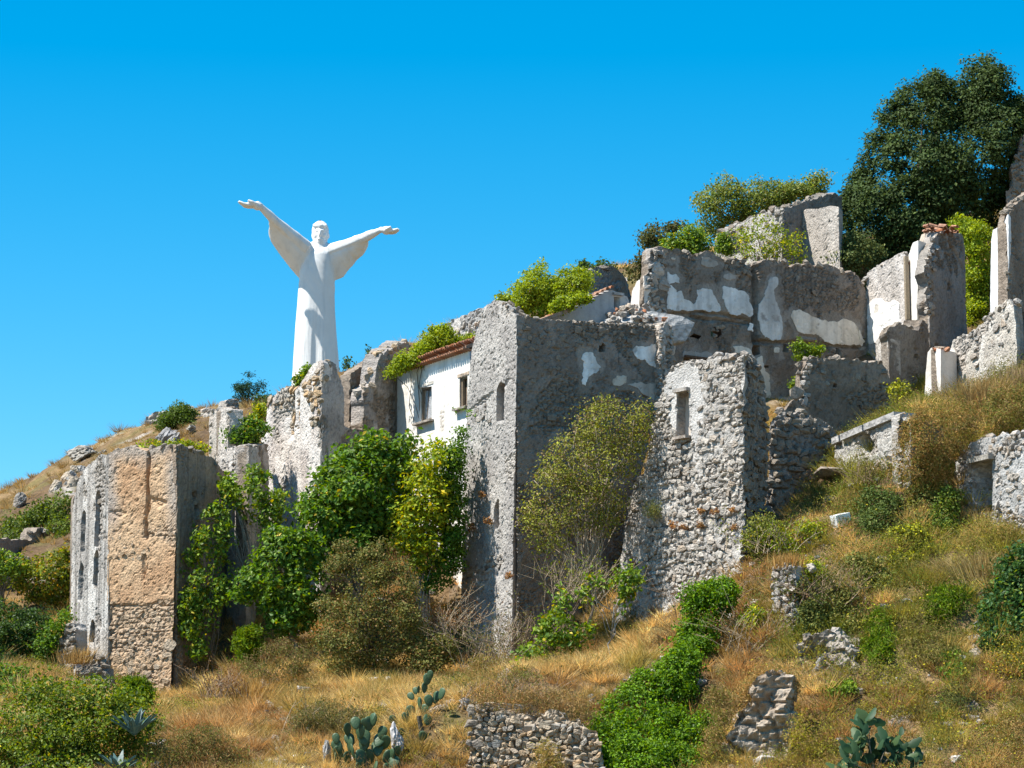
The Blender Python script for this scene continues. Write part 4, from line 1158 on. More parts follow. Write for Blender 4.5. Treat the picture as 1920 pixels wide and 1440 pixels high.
st = face_stones(pl_a, [(1170, 1060), (1182, 945), (1212, 875), (1240, 750), (1262, 690), (1332, 676), (1392, 668), (1390, 900), (1391, 1090), (1300, 1150), (1175, 1180)], .235, holes=[nich, [(1256, 790), (1258, 690), (1308, 690), (1318, 740), (1306, 830), (1296, 830)]], seed=175, keep=.78, off=.02, flat=.62)
put_stones(t, st, M_ST_LIGHT, limit=290, stuff_cols=((.26, .235, .21), (.48, .44, .39)))
put_stones(t, edge_stones(pl_a, [(1262, 688), (1300, 675), (1348, 669), (1392, 663)], .32, seed=176, keep=1, step=.26), M_ST_LIGHT)
wall('wall', t, pl_c, [(1392, 1150), (1393, 760), (1398, 700), (1400, 668), (1408, 664), (1416, 672), (1420, 700), (1432, 730), (1438, 775), (1440, 830), (1436, 900), (1432, 960), (1428, 1150)], dict(RUBBLE, stone_a=(.24, .22, .20), stone_b=(.42, .39, .36)), seed=177, cell=.06, jag_side=.1)
put_stones(t, face_stones(pl_c, [(1394, 760), (1402, 672), (1418, 690), (1436, 760), (1438, 840), (1432, 960), (1394, 980)], .34, seed=178, keep=1, off=.04), M_ST_GREY)

t = thing('cobble_wall', 'shaded cobble wall right of the crack, under the terrace wall', 'wall', base_of(1500, 960, 118.5))
pl = Plane((1440, 118.6), (1578, 120.5), 860)
wall('wall', t, pl, [(1432, 1080), (1436, 960), (1442, 880), (1444, 800), (1452, 782), (1470, 772), (1480, 778), (1500, 770), (1530, 790), (1560, 800), (1575, 830), (1580, 1080)], dict(RUBBLE, cover=.05, amp=.2, stone_a=(.20, .18, .165), stone_b=(.38, .345, .315)), seed=181, cell=.06, jag=.15, jag_side=.12)
st = face_stones(pl, [(1440, 960), (1446, 790), (1475, 775), (1500, 775), (1550, 800), (1572, 830), (1575, 980), (1440, 1000)], .36, seed=182, keep=.9, off=.06)
put_stones(t, st + edge_stones(pl, [(1446, 790), (1475, 770), (1505, 772), (1555, 800)], .4, seed=183), M_ST_GREY)

t = thing('stone_ledge', 'jutting flat stone ledge with dry grass under the round window wall', 'ledge', base_of(1562, 900, 119))
V, T = hull_mesh('ledge', 501, 20, (1, 1, 1))
lp = P(1560, 886, 118)
link('slab', make_mesh('slab', V * np.array([1.5, 1.4, .42]) + lp - rootloc(t), tris=T, col=np.tile([.30, .25, .21], (len(V), 1))), M_ROCK, t)

# ---- wall with the round window and coping
t = thing('coping_wall', 'low pale stone wall with slab coping and a round hole', 'wall', base_of(1640, 950, 116))
pl = Plane((1567, 118.6), (1690, 114.4), 850)
rwx = [(1624 + 20 * math.cos(a), 832 + 29 * math.sin(a)) for a in np.linspace(0, 2 * math.pi, 14, endpoint=False)]
rw = [(1624 + 13.5 * math.cos(a), 832 + 20 * math.sin(a)) for a in np.linspace(0, 2 * math.pi, 14, endpoint=False)]
aw = [(1682, 830), (1682, 808), (1687, 796), (1696, 788), (1706, 790), (1706, 830)]
wall('wall', t, pl, [(1570, 1020), (1570, 920), (1566, 830), (1600, 818), (1640, 803), (1684, 786), (1708, 780), (1712, 1020)], dict(RUBBLE, cover=.8, amp=.14, coat_a=(.38, .36, .335), coat_b=(.50, .48, .45)), seed=191, cell=.055, holes=[rw, aw], jag=.02, thick=.9, hole_jag=.02)
shade_box(t, pl, px_box(pl, (1606, 858), (1642, 806)), 1.4, (.2, .18, .155))
shade_box(t, pl, px_box(pl, (1676, 836), (1710, 786)), 1.2, (.2, .18, .155))
for k, (a, b) in enumerate((((1566, 828), (1580, 822)), ((1582, 821), (1624, 803)), ((1626, 802), (1684, 778)))):
    qa, qb = pl.uv([a, b])
    o = link('coping_slab', None, None, t) if 0 else None
    Vb, Qb = box_bm(np.hypot(*(qb - qa)) - .03, 1.15, .26)
    an = math.atan2(qb[1] - qa[1], qb[0] - qa[0])
    mx = (qa + qb) / 2
    u = mx[0] + Vb[:, 0] * math.cos(an) - Vb[:, 2] * math.sin(an); v = mx[1] + Vb[:, 0] * math.sin(an) + Vb[:, 2] * math.cos(an)
    W = pl.world(np.stack([u, v], 1), -.38 + Vb[:, 1])
    if (pl.d[0] * pl.n[1] - pl.d[1] * pl.n[0]) < 0:
        Qb = Qb[:, ::-1]
    link('coping_slab', make_mesh('coping_slab', W - rootloc(t), quads=Qb, col=np.tile([.37, .36, .35], (8, 1))), M_ROCK, t)
pl_c = Plane((1690, 114.4), (1716, 116.4), 800)
wall('wall_end', t, pl_c, [(1689, 1000), (1686, 776), (1700, 774), (1712, 778), (1716, 1000)], dict(RUBBLE, cover=0, stone_a=(.22, .2, .175), stone_b=(.40, .365, .32)), seed=192, cell=.06, jag=.08, jag_side=.08, thick=.4)
st = face_stones(pl, [(1570, 840), (1684, 800), (1684, 850), (1572, 905)], .34, holes=[rwx, aw], seed=193, keep=.35, off=-.05, flat=.45)
st += face_stones(pl, [(1574, 905), (1684, 850), (1706, 850), (1706, 960), (1574, 985)], .34, seed=194, keep=.95, off=.08)
put_stones(t, st, M_ST_LIGHT)

# ---- far right wall with doorway
t = thing('doorway_wall', 'rough grey wall with a dark doorway at the right edge', 'wall', base_of(1860, 1000, 112))
pl = Plane((1788, 114.6), (1925, 110.2), 900)
door = [(1826, 960), (1824, 895), (1828, 878), (1842, 864), (1862, 860), (1862, 930), (1860, 962)]
wall('wall', t, pl, [(1782, 1060), (1786, 910), (1792, 870), (1806, 845), (1830, 828), (1850, 820), (1880, 815), (1910, 812), (1960, 806), (1960, 1100)], dict(RUBBLE, cover=.45, stone_a=(.24, .23, .22), stone_b=(.44, .42, .40), coat_a=(.32, .315, .31), coat_b=(.42, .415, .41)), seed=201, cell=.06, jag=.15, holes=[door], thick=.9)
shade_box(t, pl, px_box(pl, (1820, 990), (1868, 858)), 2.2, (.2, .18, .155))

boxes('lintel', t, M_ROCK, [(*(pl.uv([(1846, 861)])[0]), .1, 1.5, .5, .2)], pl, (.33, .31, .28))
put_stones(t, face_stones(pl, [(1790, 900), (1800, 850), (1850, 824), (1950, 815), (1950, 990), (1868, 980), (1865, 860), (1826, 870), (1822, 980), (1788, 980)], .27, seed=203, keep=.55) + edge_stones(pl, [(1800, 850), (1850, 821), (1950, 810)], .34, seed=204), M_ST_LIGHT)

# ---- little stone pillar and terrace walls on the slope
t = thing('stone_pillar', 'crumbling dry stone pillar on the grassy slope', 'pillar', base_of(1468, 1240, 107.5))
pl = Plane((1444, 108.5), (1492, 107), 1140)
wall('wall', t, pl, [(1440, 1270), (1440, 1200), (1450, 1130), (1448, 1070), (1456, 1056), (1475, 1052), (1488, 1062), (1492, 1100), (1496, 1160), (1502, 1270)], dict(RUBBLE, cover=0, stone_a=(.24, .24, .24), stone_b=(.42, .41, .4)), seed=211, cell=.06, thick=1.3, jag=.12, jag_side=.12)
put_stones(t, face_stones(pl, [(1444, 1225), (1452, 1130), (1450, 1065), (1475, 1055), (1488, 1065), (1494, 1160), (1498, 1235)], .24, seed=212, keep=1, off=.06) + edge_stones(pl, [(1448, 1062), (1488, 1060)], .3, seed=213, thick=1), M_ST_LIGHT)
t = thing('retaining_wall', 'warm coloured dry stone retaining wall at the bottom centre', 'wall', base_of(1000, 1440, 102))
pl = Plane((872, 102.6), (1120, 101.0), 1390)
wall('wall', t, pl, [(868, 1500), (872, 1440), (882, 1400), (886, 1345), (884, 1322), (900, 1318), (912, 1328), (922, 1338), (940, 1334), (960, 1345), (985, 1338), (1002, 1352), (1030, 1330), (1050, 1336), (1062, 1352), (1085, 1346), (1100, 1364), (1120, 1370), (1126, 1400), (1140, 1500)], dict(RUBBLE, cover=.02, stone=.24, stone_a=(.28, .23, .18), stone_b=(.50, .40, .29)), seed=221, cell=.055, thick=2.6, jag=.15, jag_side=.1)
put_stones(t, face_stones(pl, [(888, 1470), (890, 1335), (930, 1335), (1000, 1350), (1060, 1348), (1130, 1385), (1130, 1470)], .25, seed=222, keep=.97, off=.06), M_ST_WARM, limit=300)
pl = Plane((884, 102.6), (912, 102.4), 1370)
put_stones(t, face_stones(pl, [(884, 1400), (884, 1325), (912, 1322), (912, 1400)], .3, seed=223, keep=1, off=.15), M_ST_GREY, limit=40)

# ---- far left shaded ruins
t = thing('shaded_ruin', 'dark ruined walls in shade left of the ochre tower', 'ruin', base_of(50, 1160, 135))
pl = Plane((-40, 134), (80, 139), 1080)
wall('wall', t, pl, [(-60, 1250), (-60, 1044), (-10, 1042), (20, 1046), (45, 1046), (58, 1050), (58, 1090), (30, 1100), (28, 1250)], dict(SHADEW, cover=.3, stone_a=(.17, .165, .16), stone_b=(.3, .29, .28)), seed=231, cell=.09, jag=.1)
pl2 = Plane((40, 141), (140, 146), 1020)
wall('wall', t, pl2, [(-20, 1200), (-20, 1010), (40, 1012), (60, 1012), (62, 1000), (70, 990), (90, 992), (102, 1010), (130, 1015), (135, 1200)], dict(SHADEW, cover=.7), seed=232, cell=.09, jag=.1)
put_stones(t, edge_stones(pl, [(-20, 1043), (55, 1048)], .3, seed=233) + edge_stones(pl2, [(60, 1000), (72, 991), (100, 1005)], .4, seed=234), M_ST_GREY)

# ---- ridge wall on the hill
t = thing('ridge_wall', 'tumbledown pale stone wall on the hill crest behind the round bush', 'wall', base_of(345, 785, 172))
pl = Plane((270, 171.5), (415, 171), 780)
wall('wall', t, pl, [(265, 830), (272, 795), (282, 778), (292, 771), (310, 772), (330, 775), (362, 768), (385, 774), (405, 766), (425, 776), (428, 830)], dict(RUBBLE, cover=.2), seed=241, cell=.12, thick=1.2, jag=.25, jag_side=.2)
put_stones(t, edge_stones(pl, [(275, 785), (295, 772), (360, 770), (400, 768), (425, 776)], .5, seed=242, thick=1) , M_ST_LIGHT)

# ------------------------------------------------------------------ statue
def ring(c, rx, ry, n=28, p=2.3, fold=None):
    a = np.arange(n) * 2 * math.pi / n
    ca, sa = np.cos(a), np.sin(a)
    x = np.sign(ca) * np.abs(ca) ** (2 / p) * rx; y = np.sign(sa) * np.abs(sa) ** (2 / p) * ry
    if fold is not None:
        k = fold(a)
        x = x * k; y = y * k
    return np.stack([c[0] + x, c[1] + y, np.full(n, c[2])], 1)


def loft(rings):
    n = len(rings[0]); V = np.concatenate(rings); Q, T = [], []
    for k in range(len(rings) - 1):
        for j in range(n):
            a, b = k * n + j, k * n + (j + 1) % n
            Q.append((a, b, b + n, a + n))
    V = np.concatenate([V, [rings[0].mean(0)], [rings[-1].mean(0)]])
    c0, c1 = len(V) - 2, len(V) - 1
    L = (len(rings) - 1) * n
    for j in range(n):
        T.append((c0, (j + 1) % n, j)); T.append((c1, L + j, L + (j + 1) % n))
    return V, np.array(T), np.array(Q)


def ellipsoid(c, r, n=16):
    rings = [ring((c[0], c[1], c[2] + r[2] * math.sin(t)), max(r[0] * math.cos(t), .01), max(r[1] * math.cos(t), .01), n, 2.0) for t in np.linspace(-math.pi / 2, math.pi / 2, 11)]
    return loft(rings)


def build_statue():
    YS = STATUE_Y
    t = thing('statue', 'colossal white statue of a robed figure with outstretched arms on the hilltop', 'statue', tuple(st_base))
    parts = []

    def W(px, py, dy=0.0):
        p = P(px, py, YS)
        return np.array([p[0], p[1] + dy, p[2]])
    # robe: (row, left, right, half depth)
    rows = [(760, 541, 640, 2.7), (735, 546, 637, 2.6), (700, 549, 634, 2.5), (660, 552, 632, 2.35), (620, 554.5, 630, 2.2), (580, 557, 628.5, 2.05), (545, 559, 627.5, 1.95), (515, 561, 627.5, 1.85), (495, 565, 627, 1.75), (480, 570, 625, 1.6), (471, 576, 621, 1.35), (465, 583, 616, 1.05)]
    rings = []
    for py, l, r_, d in rows:
        low = max(0.0, min(1.0, (py - 575) / 100))
        c = W((l + r_) / 2, py)

        def fold(a, low=low):
            f = 1 + low * (0.035 * np.cos(9 * a + .6) + 0.03 * np.cos(5 * a + 1.0))
            g = np.exp(-(((a - math.radians(274)) / .17) ** 2)) * .22 * low
            return f - g
        rings.append(ring(c, abs(W(r_, py)[0] - W(l, py)[0]) / 2, d, 40, 2.25, fold))
    parts.append(loft(rings))
    # sleeves: stations (top, bottom, half thickness)
    for st in ([((590, 466), (575, 522), 1.2), ((574, 461), (558, 521), 1.15), ((556, 449), (546, 508), 1.0), ((540, 438), (534, 492), .85), ((526, 429), (522, 476), .72), ((515, 423), (511, 460), .6), ((510, 424), (507, 448), .5)],
               [((608, 467), (616, 524), 1.2), ((622, 469), (629, 525), 1.15), ((640, 466), (645, 518), 1.0), ((656, 460.5), (659, 500), .85), ((672, 456), (673, 487), .7), ((684, 452), (685, 475), .6), ((691, 450), (692, 462), .5)]):
        rg = []
        for (a, b, th) in st:
            fw = -0.055 * abs(a[0] - 597) * (.85 if a[0] < 597 else .35)
            A, B = W(*a, fw), W(*b, fw * .5 + .55)
            n = 20
            ang = np.arange(n) * 2 * math.pi / n
            mid = (A + B) / 2; half = (A - B) / 2
            wid = th * (0.55 + 0.45 * np.sin(ang)) ** 1 + .18
            rg.append(mid + half[None] * np.sin(ang)[:, None] + np.stack([0 * ang, -np.cos(ang) * wid, 0 * ang], 1))
        parts.append(loft(rg))
    tb = []
    tb.append(([W(575, 468, -1.0), W(548, 448, -2.3), W(522, 428, -3.5), W(508, 416, -4.2), W(495, 404.5, -4.8)], [.95, .78, .64, .52, .38]))
    tb.append(([W(618, 473, -.4), W(650, 463, -1.0), W(680, 453, -1.6), W(700, 445.5, -2.0), W(719, 438, -2.4)], [.95, .76, .64, .52, .38]))
    W0 = W
    W = lambda x, y, d=0.0: W0(x, y, d - 4.9)
    # hands: palm and five fingers each, palm upward
    tb.append(([W(496, 405.5), W(489, 403), W(482, 403)], [.42, .62, .5]))
    for k, (dy, ln, up) in enumerate(((-.62, 455, 0), (-.22, 453.5, 1.0), (.2, 455, .5), (.58, 458, -.3))):
        tb.append(([W(484, 403, dy * .7), W(473, 403.5, dy), W(464, 401.5 - up * .3, dy * 1.15), W(ln, 397.5 - up, dy * 1.2)], [.3, .24, .21, .15]))
    tb.append(([W(487, 402, -.5), W(480, 398.5, -.75), W(472, 395, -.8)], [.32, .27, .18]))
    W = lambda x, y, d=0.0: W0(x, y, d - 2.5)
    tb.append(([W(718, 438.5), W(724, 440.5), W(731, 442.5)], [.42, .6, .5]))
    for dy, ln, up in ((-.6, 749, 0), (-.2, 751, .6), (.2, 750, .3), (.56, 746, -.2)):
        tb.append(([W(730, 442.5, dy * .7), W(737, 443.3, dy), W(743, 442, dy * 1.15), W(ln, 440 - up, dy * 1.2)], [.29, .23, .2, .14]))
    tb.append(([W(726, 440, -.5), W(731, 438.5, -.8), W(736, 437.2, -.85)], [.3, .24, .16]))
    W = W0
    for pts, rad in tb:
        parts.append(tubes([(np.array(pts), np.array(rad))], 8))
    # neck, head, hair, face
    parts.append(tubes([(np.array([W(598, 480), W(599, 470), W(600, 458)]), np.array([1.05, .82, .8]))], 12))
    parts.append(tubes([(np.array([W(580, 468, 0), W(598, 468, -.1), W(618, 470, 0)]), np.array([.9, 1.15, .9]))], 12))
    hc = W(600.5, 441)
    parts.append(ellipsoid(hc, (.98, 1.15, 1.75)))
    parts.append(ellipsoid(hc + np.array([.05, -.35, -.95]), (.72, .85, .85)))            # jaw and beard
    parts.append(ellipsoid(hc + np.array([-.02, .25, .62]), (1.06, 1.15, 1.25)))            # hair
    for k in range(7):
        parts.append(ellipsoid(hc + np.array([-.75 + k * .25, -.86 - .18 * (1 - abs(k - 3) / 3.), 1.02 - .1 * (k % 2)]), (.16, .14, .3), 8))
    parts.append(ellipsoid(hc + np.array([.02, -1.22, -.10]), (.15, .26, .42), 10))         # nose
    parts.append(ellipsoid(hc + np.array([.02, -1.02, .38]), (.62, .2, .14), 10))           # brow
    parts.append(ellipsoid(hc + np.array([.02, -1.16, -.72]), (.3, .12, .09), 10))          # lips
    for sgn in (-1, 1):
        parts.append(ellipsoid(hc + np.array([.02 + sgn * .36, -.95, .12]), (.2, .16, .12), 8))   # eyes
        parts.append(ellipsoid(hc + np.array([.02 + sgn * 1.0, .1, -.05]), (.12, .25, .38), 8))   # ears
        parts.append(ellipsoid(hc + np.array([.02 + sgn * .5, -.75, -.25]), (.3, .3, .32), 8))    # cheeks
    Vs, Ts, Qs, n = [], [], [], 0
    for V, T, Q in parts:
        Vs.append(V); Ts.append(T + n); Qs.append(Q + n); n += len(V)
    V = np.concatenate(Vs) - rootloc(t)
    tmp = bpy.data.objects.new('body_blank', make_mesh('body_blank', V, tris=np.concatenate(Ts), quads=np.concatenate(Qs)))
    COL.objects.link(tmp)
    md = tmp.modifiers.new('r', 'REMESH'); md.mode = 'VOXEL'; md.voxel_size = 0.11
    sm = tmp.modifiers.new('s', 'SMOOTH'); sm.factor = .5; sm.iterations = 3
    dg = bpy.context.evaluated_depsgraph_get(); dg.update()
    ev = tmp.evaluated_get(dg)
    me = bpy.data.meshes.new_from_object(ev)
    bpy.data.objects.remove(tmp)
    me.name = 'body'
    nv = len(me.vertices)
    co = np.empty(nv * 3, np.float32); me.vertices.foreach_get('co', co); co = co.reshape(-1, 3).astype(float)
    nr = np.empty(nv * 3, np.float32); me.vertices.foreach_get('normal', nr); nr = nr.reshape(-1, 3)
    hz = co[:, 2]
    ax = np.abs(co[:, 0] - .35)
    robe = sstep(15.0, 8.0, hz)
    f1 = fbm(co[:, 0] / .55, hz / 9.0, co[:, 1] / .8, 41, 3) - .5
    f2 = fbm((co[:, 0] * .8 + hz * .55) / .8, (hz - .5 * ax) / 3.0, co[:, 1] / 2, 43, 3) - .5
    slv = sstep(1.9, 2.8, ax) * sstep(12.0, 13.5, hz)
    chest = (1 - robe) * (1 - slv) * sstep(18.0, 17.2, hz)
    fold = robe * f1 * .26 + slv * f2 * .34 + chest * f2 * .2
    fold = fold * sstep(9.6, 8.4, ax)
    co = co + nr * fold[:, None]
    me.vertices.foreach_set('co', co.astype(np.float32).ravel())
    at = me.color_attributes.new('tint', 'FLOAT_COLOR', 'POINT')
    co = np.empty(nv * 3, np.float32); me.vertices.foreach_get('co', co); co = co.reshape(-1, 3)
    st = 1 - .10 * sstep(.5, .75, fbm(co[:, 0] / .5, co[:, 2] / 4, co[:, 1] / .5, 4))
    c = np.ones((nv, 4), np.float32); c[:, :3] = np.array([.70, .70, .695]) * st[:, None]
    at.data.foreach_set('color', c.ravel())
    me.polygons.foreach_set('use_smooth', np.ones(len(me.polygons), bool))
    me.materials.clear()
    link('body', me, M_STATUE, t)
    V, T, Q = tubes([(np.array([W(600, 415), W(600, 413.2)]) - rootloc(t), np.array([.14, .17]))], 8)
    link('lightning_rod', make_mesh('lightning_rod', V, tris=T, quads=Q, col=np.full((len(V), 3), .06)), M_BARK, t)


build_statue()

# ------------------------------------------------------------------ foliage
def unit(a):
    return a / (np.linalg.norm(a, axis=-1, keepdims=True) + 1e-9)


def leaf_arrays(p, nrm, size, col, rng, aspect=.62, fold=.12, droop=.5):
    n = len(p)
    nrm = unit(nrm)
    d = rng.normal(size=(n, 3)) + np.array([0, 0, -droop])
    t = unit(d - (d * nrm).sum(1)[:, None] * nrm)
    b = np.cross(nrm, t)
    s = (size * rng.uniform(.65, 1.3, n))[:, None]
    v0 = p - t * s * .5; v2 = p + t * s * .5
    v1 = p + b * s * aspect * .5 + nrm * s * fold; v3 = p - b * s * aspect * .5 + nrm * s * fold
    V = np.stack([v0, v1, v2, v3], 1).reshape(-1, 3)
    i = np.arange(n)[:, None] * 4
    T = np.concatenate([i + [[0, 1, 2]], i + [[0, 2, 3]]])
    return V, T, np.repeat(col, 4, axis=0)


def pal_pick(pal, n, rng, cl=None):
    """per-leaf colour: a random mix within the palette, drifting from spray to spray"""
    cols = np.array([c for _, c in pal]); wts = np.array([w for w, _ in pal], float); wts /= wts.sum()
    k = rng.choice(len(cols), n, p=wts)
    c = cols[k] * rng.uniform(.7, 1.25, (n, 1))
    if cl is not None:
        c = c * cl
    return c


IVY = [(5, (.075, .15, .006)), (3, (.115, .195, .006)), (3, (.035, .08, .006))]
IVY_YEL = [(4, (.21, .25, .012)), (3, (.15, .205, .012)), (1, (.085, .13, .012))]
FIG = [(4, (.045, .095, .014)), (4, (.075, .14, .016)), (3, (.12, .185, .02)), (.25, (.34, .25, .02))]
FIG_LT = [(4, (.10, .16, .02)), (3, (.15, .21, .02)), (2, (.06, .11, .02)), (.5, (.3, .25, .02))]
YELGRN = [(4, (.16, .21, .012)), (3, (.24, .25, .012)), (2, (.09, .14, .014)), (.8, (.36, .29, .014))]
OLIVE = [(4, (.10, .105, .028)), (3, (.13, .12, .03)), (2, (.065, .075, .02)), (1.3, (.20, .125, .05))]
SCRUB = [(4, (.115, .125, .03)), (3, (.15, .14, .035)), (2, (.08, .095, .022)), (1, (.20, .15, .05))]
OAK = [(5, (.030, .048, .015)), (3, (.042, .065, .018)), (1, (.06, .085, .022))]
DARKG = [(4, (.028, .055, .014)), (3, (.042, .078, .016)), (1, (.07, .11, .018))]
AIL = [(4, (.112, .145, .028)), (3, (.155, .18, .036)), (1.5, (.065, .095, .022)), (.6, (.22, .18, .05))]
BROOM = [(4, (.10, .16, .012)), (3, (.07, .12, .012)), (2, (.15, .19, .014))]
YFLOW = [(3, (.30, .29, .014)), (4, (.14, .15, .02)), (2, (.09, .105, .02))]
RUST = [(3, (.22, .11, .045)), (2, (.28, .17, .06)), (1, (.15, .09, .04))]


class Shape:
    """a plant's silhouette, given true depth: a lumpy swelling round a middle distance"""
    def __init__(s, poly, Y, depth, lump=45, seed=1):
        s.poly = np.asarray(poly, float); s.Y = Y; s.depth = depth; s.lump = lump; s.seed = seed
        s.m = Y / F

    def half(s, x, y):
        d, _, _ = dist_segs(x, y, s.poly)
        d = d * s.m
        k = np.clip(d / (s.depth * 1.1), 0, 1)
        h = s.depth * np.sqrt(np.clip(1 - (1 - k) ** 2, 0, 1))
        return h * (0.35 + 1.15 * fbm(x / s.lump, y / s.lump, 0, s.seed, 2)) + .03

    def sample(s, n, rng, gap=0.0, back=.22, inner=.2, clump=None, hug=True, loose=.3, kdiv=None):
        """sprays gathered into clumps that bulge from the plant's surface"""
        R = clump if clump is not None else float(np.clip(s.depth * .3, .12, .8))
        n0 = int(n * loose)
        p0, d0 = s.raw(n0, rng, gap, back, inner, hug)
        n1 = n - n0
        K = max(6, n // (kdiv or (7 if loose > .2 else 18)))
        c, cn = s.raw(K, rng, gap, back, inner, hug)
        k = rng.integers(0, K, n1)
        d = unit(cn[k] * .75 + np.array([0, 0, .35]) + rng.normal(size=(n1, 3)) * .75)
        rr = R * rng.uniform(.55, 1.35, K)[k]
        p = c[k] + d * (rr * rng.uniform(.75, 1.05, n1))[:, None] - cn[k] * (R * .55)
        p = np.concatenate([p, p0]); d = np.concatenate([d, d0])
        if hug:
            px, py = cam_px(p)
            Yh = ground_hit(px, py)
            m = p[:, 1] > Yh - .12
            p[m] = P(px[m], py[m], Yh[m] - .12 - .5 * R * rng.random(int(m.sum())))
        return p, d

    def raw(s, n, rng, gap=0.0, back=.22, inner=.2, hug=True):
        lo, hi = s.poly.min(0), s.poly.max(0)
        xs, ys = [], []
        tot = 0
        while tot < n:
            x = rng.uniform(lo[0], hi[0], n * 2); y = rng.uniform(lo[1], hi[1], n * 2)
            k = inside_poly(x, y, s.poly)
            if gap > 0:
                k &= fbm(x / (s.lump * .7), y / (s.lump * .7), 0, s.seed + 31, 3) > .5 - (0.5 - gap) * .45
            xs.append(x[k]); ys.append(y[k]); tot += int(k.sum())
        x = np.concatenate(xs)[:n]; y = np.concatenate(ys)[:n]
        h = s.half(x, y)
        hx = (s.half(x + 3, y) - s.half(x - 3, y)) / (6 * s.m); hy = (s.half(x, y + 3) - s.half(x, y - 3)) / (6 * s.m)
        u = rng.random(n)
        f = np.where(u < back, 1.0, -1.0) * np.where(rng.random(n) < inner, rng.uniform(.2, .8, n), rng.uniform(.85, 1.05, n))
        Yc = np.minimum(s.Y, ground_hit(x, y) - .1) if hug else s.Y
        p = P(x, y, Yc + h * f)
        sg = np.where(f < 0, -1.0, 1.0)
        nr = unit(np.stack([-np.clip(hx, -2.5, 2.5), sg, np.clip(hy, -2.5, 2.5)], 1))
        return p, nr


def spread(p, nr, per, rad, rng, up=.35, wild=.75, flat=.75):
    """leaves of each spray"""
    n = len(p)
    q = np.repeat(p, per, 0) + rng.normal(size=(n * per, 3)) * rad * np.array([1, 1, flat])
    m = np.repeat(nr, per, 0) * .9 + np.array([0, 0, up]) + rng.normal(size=(n * per, 3)) * wild
    return q, m


def grow(base, ends, rng, r0=.09, fork=.45, trunk_h=None, wob=.12, tips=.012):
    """a trunk that forks into limbs reaching the given ends"""
    ends = np.asarray(ends); base = np.asarray(base, float)
    mid = base + (ends.mean(0) - base) * fork
    if trunk_h:
        mid = base + unit((ends.mean(0) - base)[None])[0] * trunk_h
    paths = []
    n = 6
    tt = np.linspace(0, 1, n)[:, None]
    tr = base + (mid - base) * tt + rng.normal(size=(n, 3)) * wob * np.sin(tt * math.pi)
    tr[0] = base - np.array([0, 0, .4])
    paths.append((tr, np.linspace(r0, r0 * .65, n)))
    for e in ends:
        k = rng.uniform(.45, 1)
        st = base + (mid - base) * k
        L = np.linalg.norm(e - st)
        c = st + (e - st) * .5 + np.array([0, 0, L * .12]) + rng.normal(size=3) * L * .08
        b = (1 - tt) ** 2 * st + 2 * tt * (1 - tt) * c + tt ** 2 * e + rng.normal(size=(n, 3)) * L * .018
        paths.append((b, np.linspace(r0 * rng.uniform(.28, .5), tips, n)))
    return tubes(paths, 5)


def plant(name, label, cat, poly, Y, pal, depth=.8, sprays=500, per=14, leaf=.13, rad=.16, base=None, limbs=14, r0=.07, gap=0.0, group=None, seed=1, lump=45, mat=None, trunk=True,
          bark=(.16, .13, .10), up=.35, wild=.75, aspect=.62, drift=.3, back=.22, droop=.5, stem='trunk', crown='crown', fork=.45, flat=.75, inner=.2, clump=None, gain=1.45, hug=True, loose=.3, kdiv=None):
    rng = np.random.default_rng(seed)
    S = Shape(poly, Y, depth, lump, seed)
    if base is None:
        q = S.poly
        bx = q[:, 0].mean(); by = q[:, 1].max() - 3
    else:
        bx, by = base
    bp = P(bx, by, Y)
    if hug and trunk:
        bp = P(bx, by, Y); zg = float(ground_z(bp[0], bp[1]))
        if abs(zg - bp[2]) < 9:
            bp[2] = zg
    sprays = int(sprays * .92)
    leaf *= 1.05
    p, nr = S.sample(sprays, rng, gap, back, inner, clump, hug, loose, kdiv)
    q, m = spread(p, nr, per, rad, rng, up, wild, flat)
    cl = np.repeat(np.exp(rng.normal(size=(sprays, 1)) * drift * .5), per, 0)
    V, T, C = leaf_arrays(q, m, leaf, gain * pal_pick(pal, len(q), rng, cl), rng, aspect, .12, droop)
    if not trunk:
        o = link(name, make_mesh(name, V - bp, tris=T, col=C), mat or M_LEAF, None, tuple(bp))
        return tag(o, label, cat, group)
    t = thing(name, label, cat, tuple(bp), group)
    link(crown, make_mesh(crown, V - bp, tris=T, col=C), mat or M_LEAF, t)
    ends = p[rng.choice(len(p), min(limbs, len(p)), replace=False)] + np.array([0, .3 * depth, -.08])
    Vt, Tt, Qt = grow(bp, ends, rng, r0, fork)
    link(stem, make_mesh(stem, Vt - bp, tris=Tt, quads=Qt, col=np.tile(np.array(bark), (len(Vt), 1)), smooth=True), M_BARK, t)
    return t


# --- trees and ivy on the upper ruins
plant('oak_tree', 'huge dark evergreen oak towering over the upper right ruins', 'tree',
      [(1560, 480), (1575, 440), (1568, 400), (1580, 370), (1600, 345), (1612, 320), (1608, 295), (1625, 270), (1632, 255), (1655, 240), (1652, 215), (1665, 190), (1690, 180), (1705, 160), (1728, 168), (1745, 148), (1775, 152), (1800, 150), (1822, 158), (1830, 130), (1850, 120), (1878, 125), (1890, 150), (1885, 175), (1905, 190), (1935, 200), (1960, 260), (1950, 330), (1915, 365), (1900, 400), (1870, 425), (1830, 440), (1790, 470), (1740, 500), (1690, 512), (1640, 512), (1590, 500)],
      152, OAK, depth=3.4, sprays=4600, per=22, leaf=.19, rad=.21, base=(1745, 540), limbs=26, r0=.4, lump=75, seed=301, drift=.3, up=.6, wild=.6, inner=.06, back=.12, clump=.9, gain=1.6, loose=.25, kdiv=22, mat=M_LEAF_DULL)
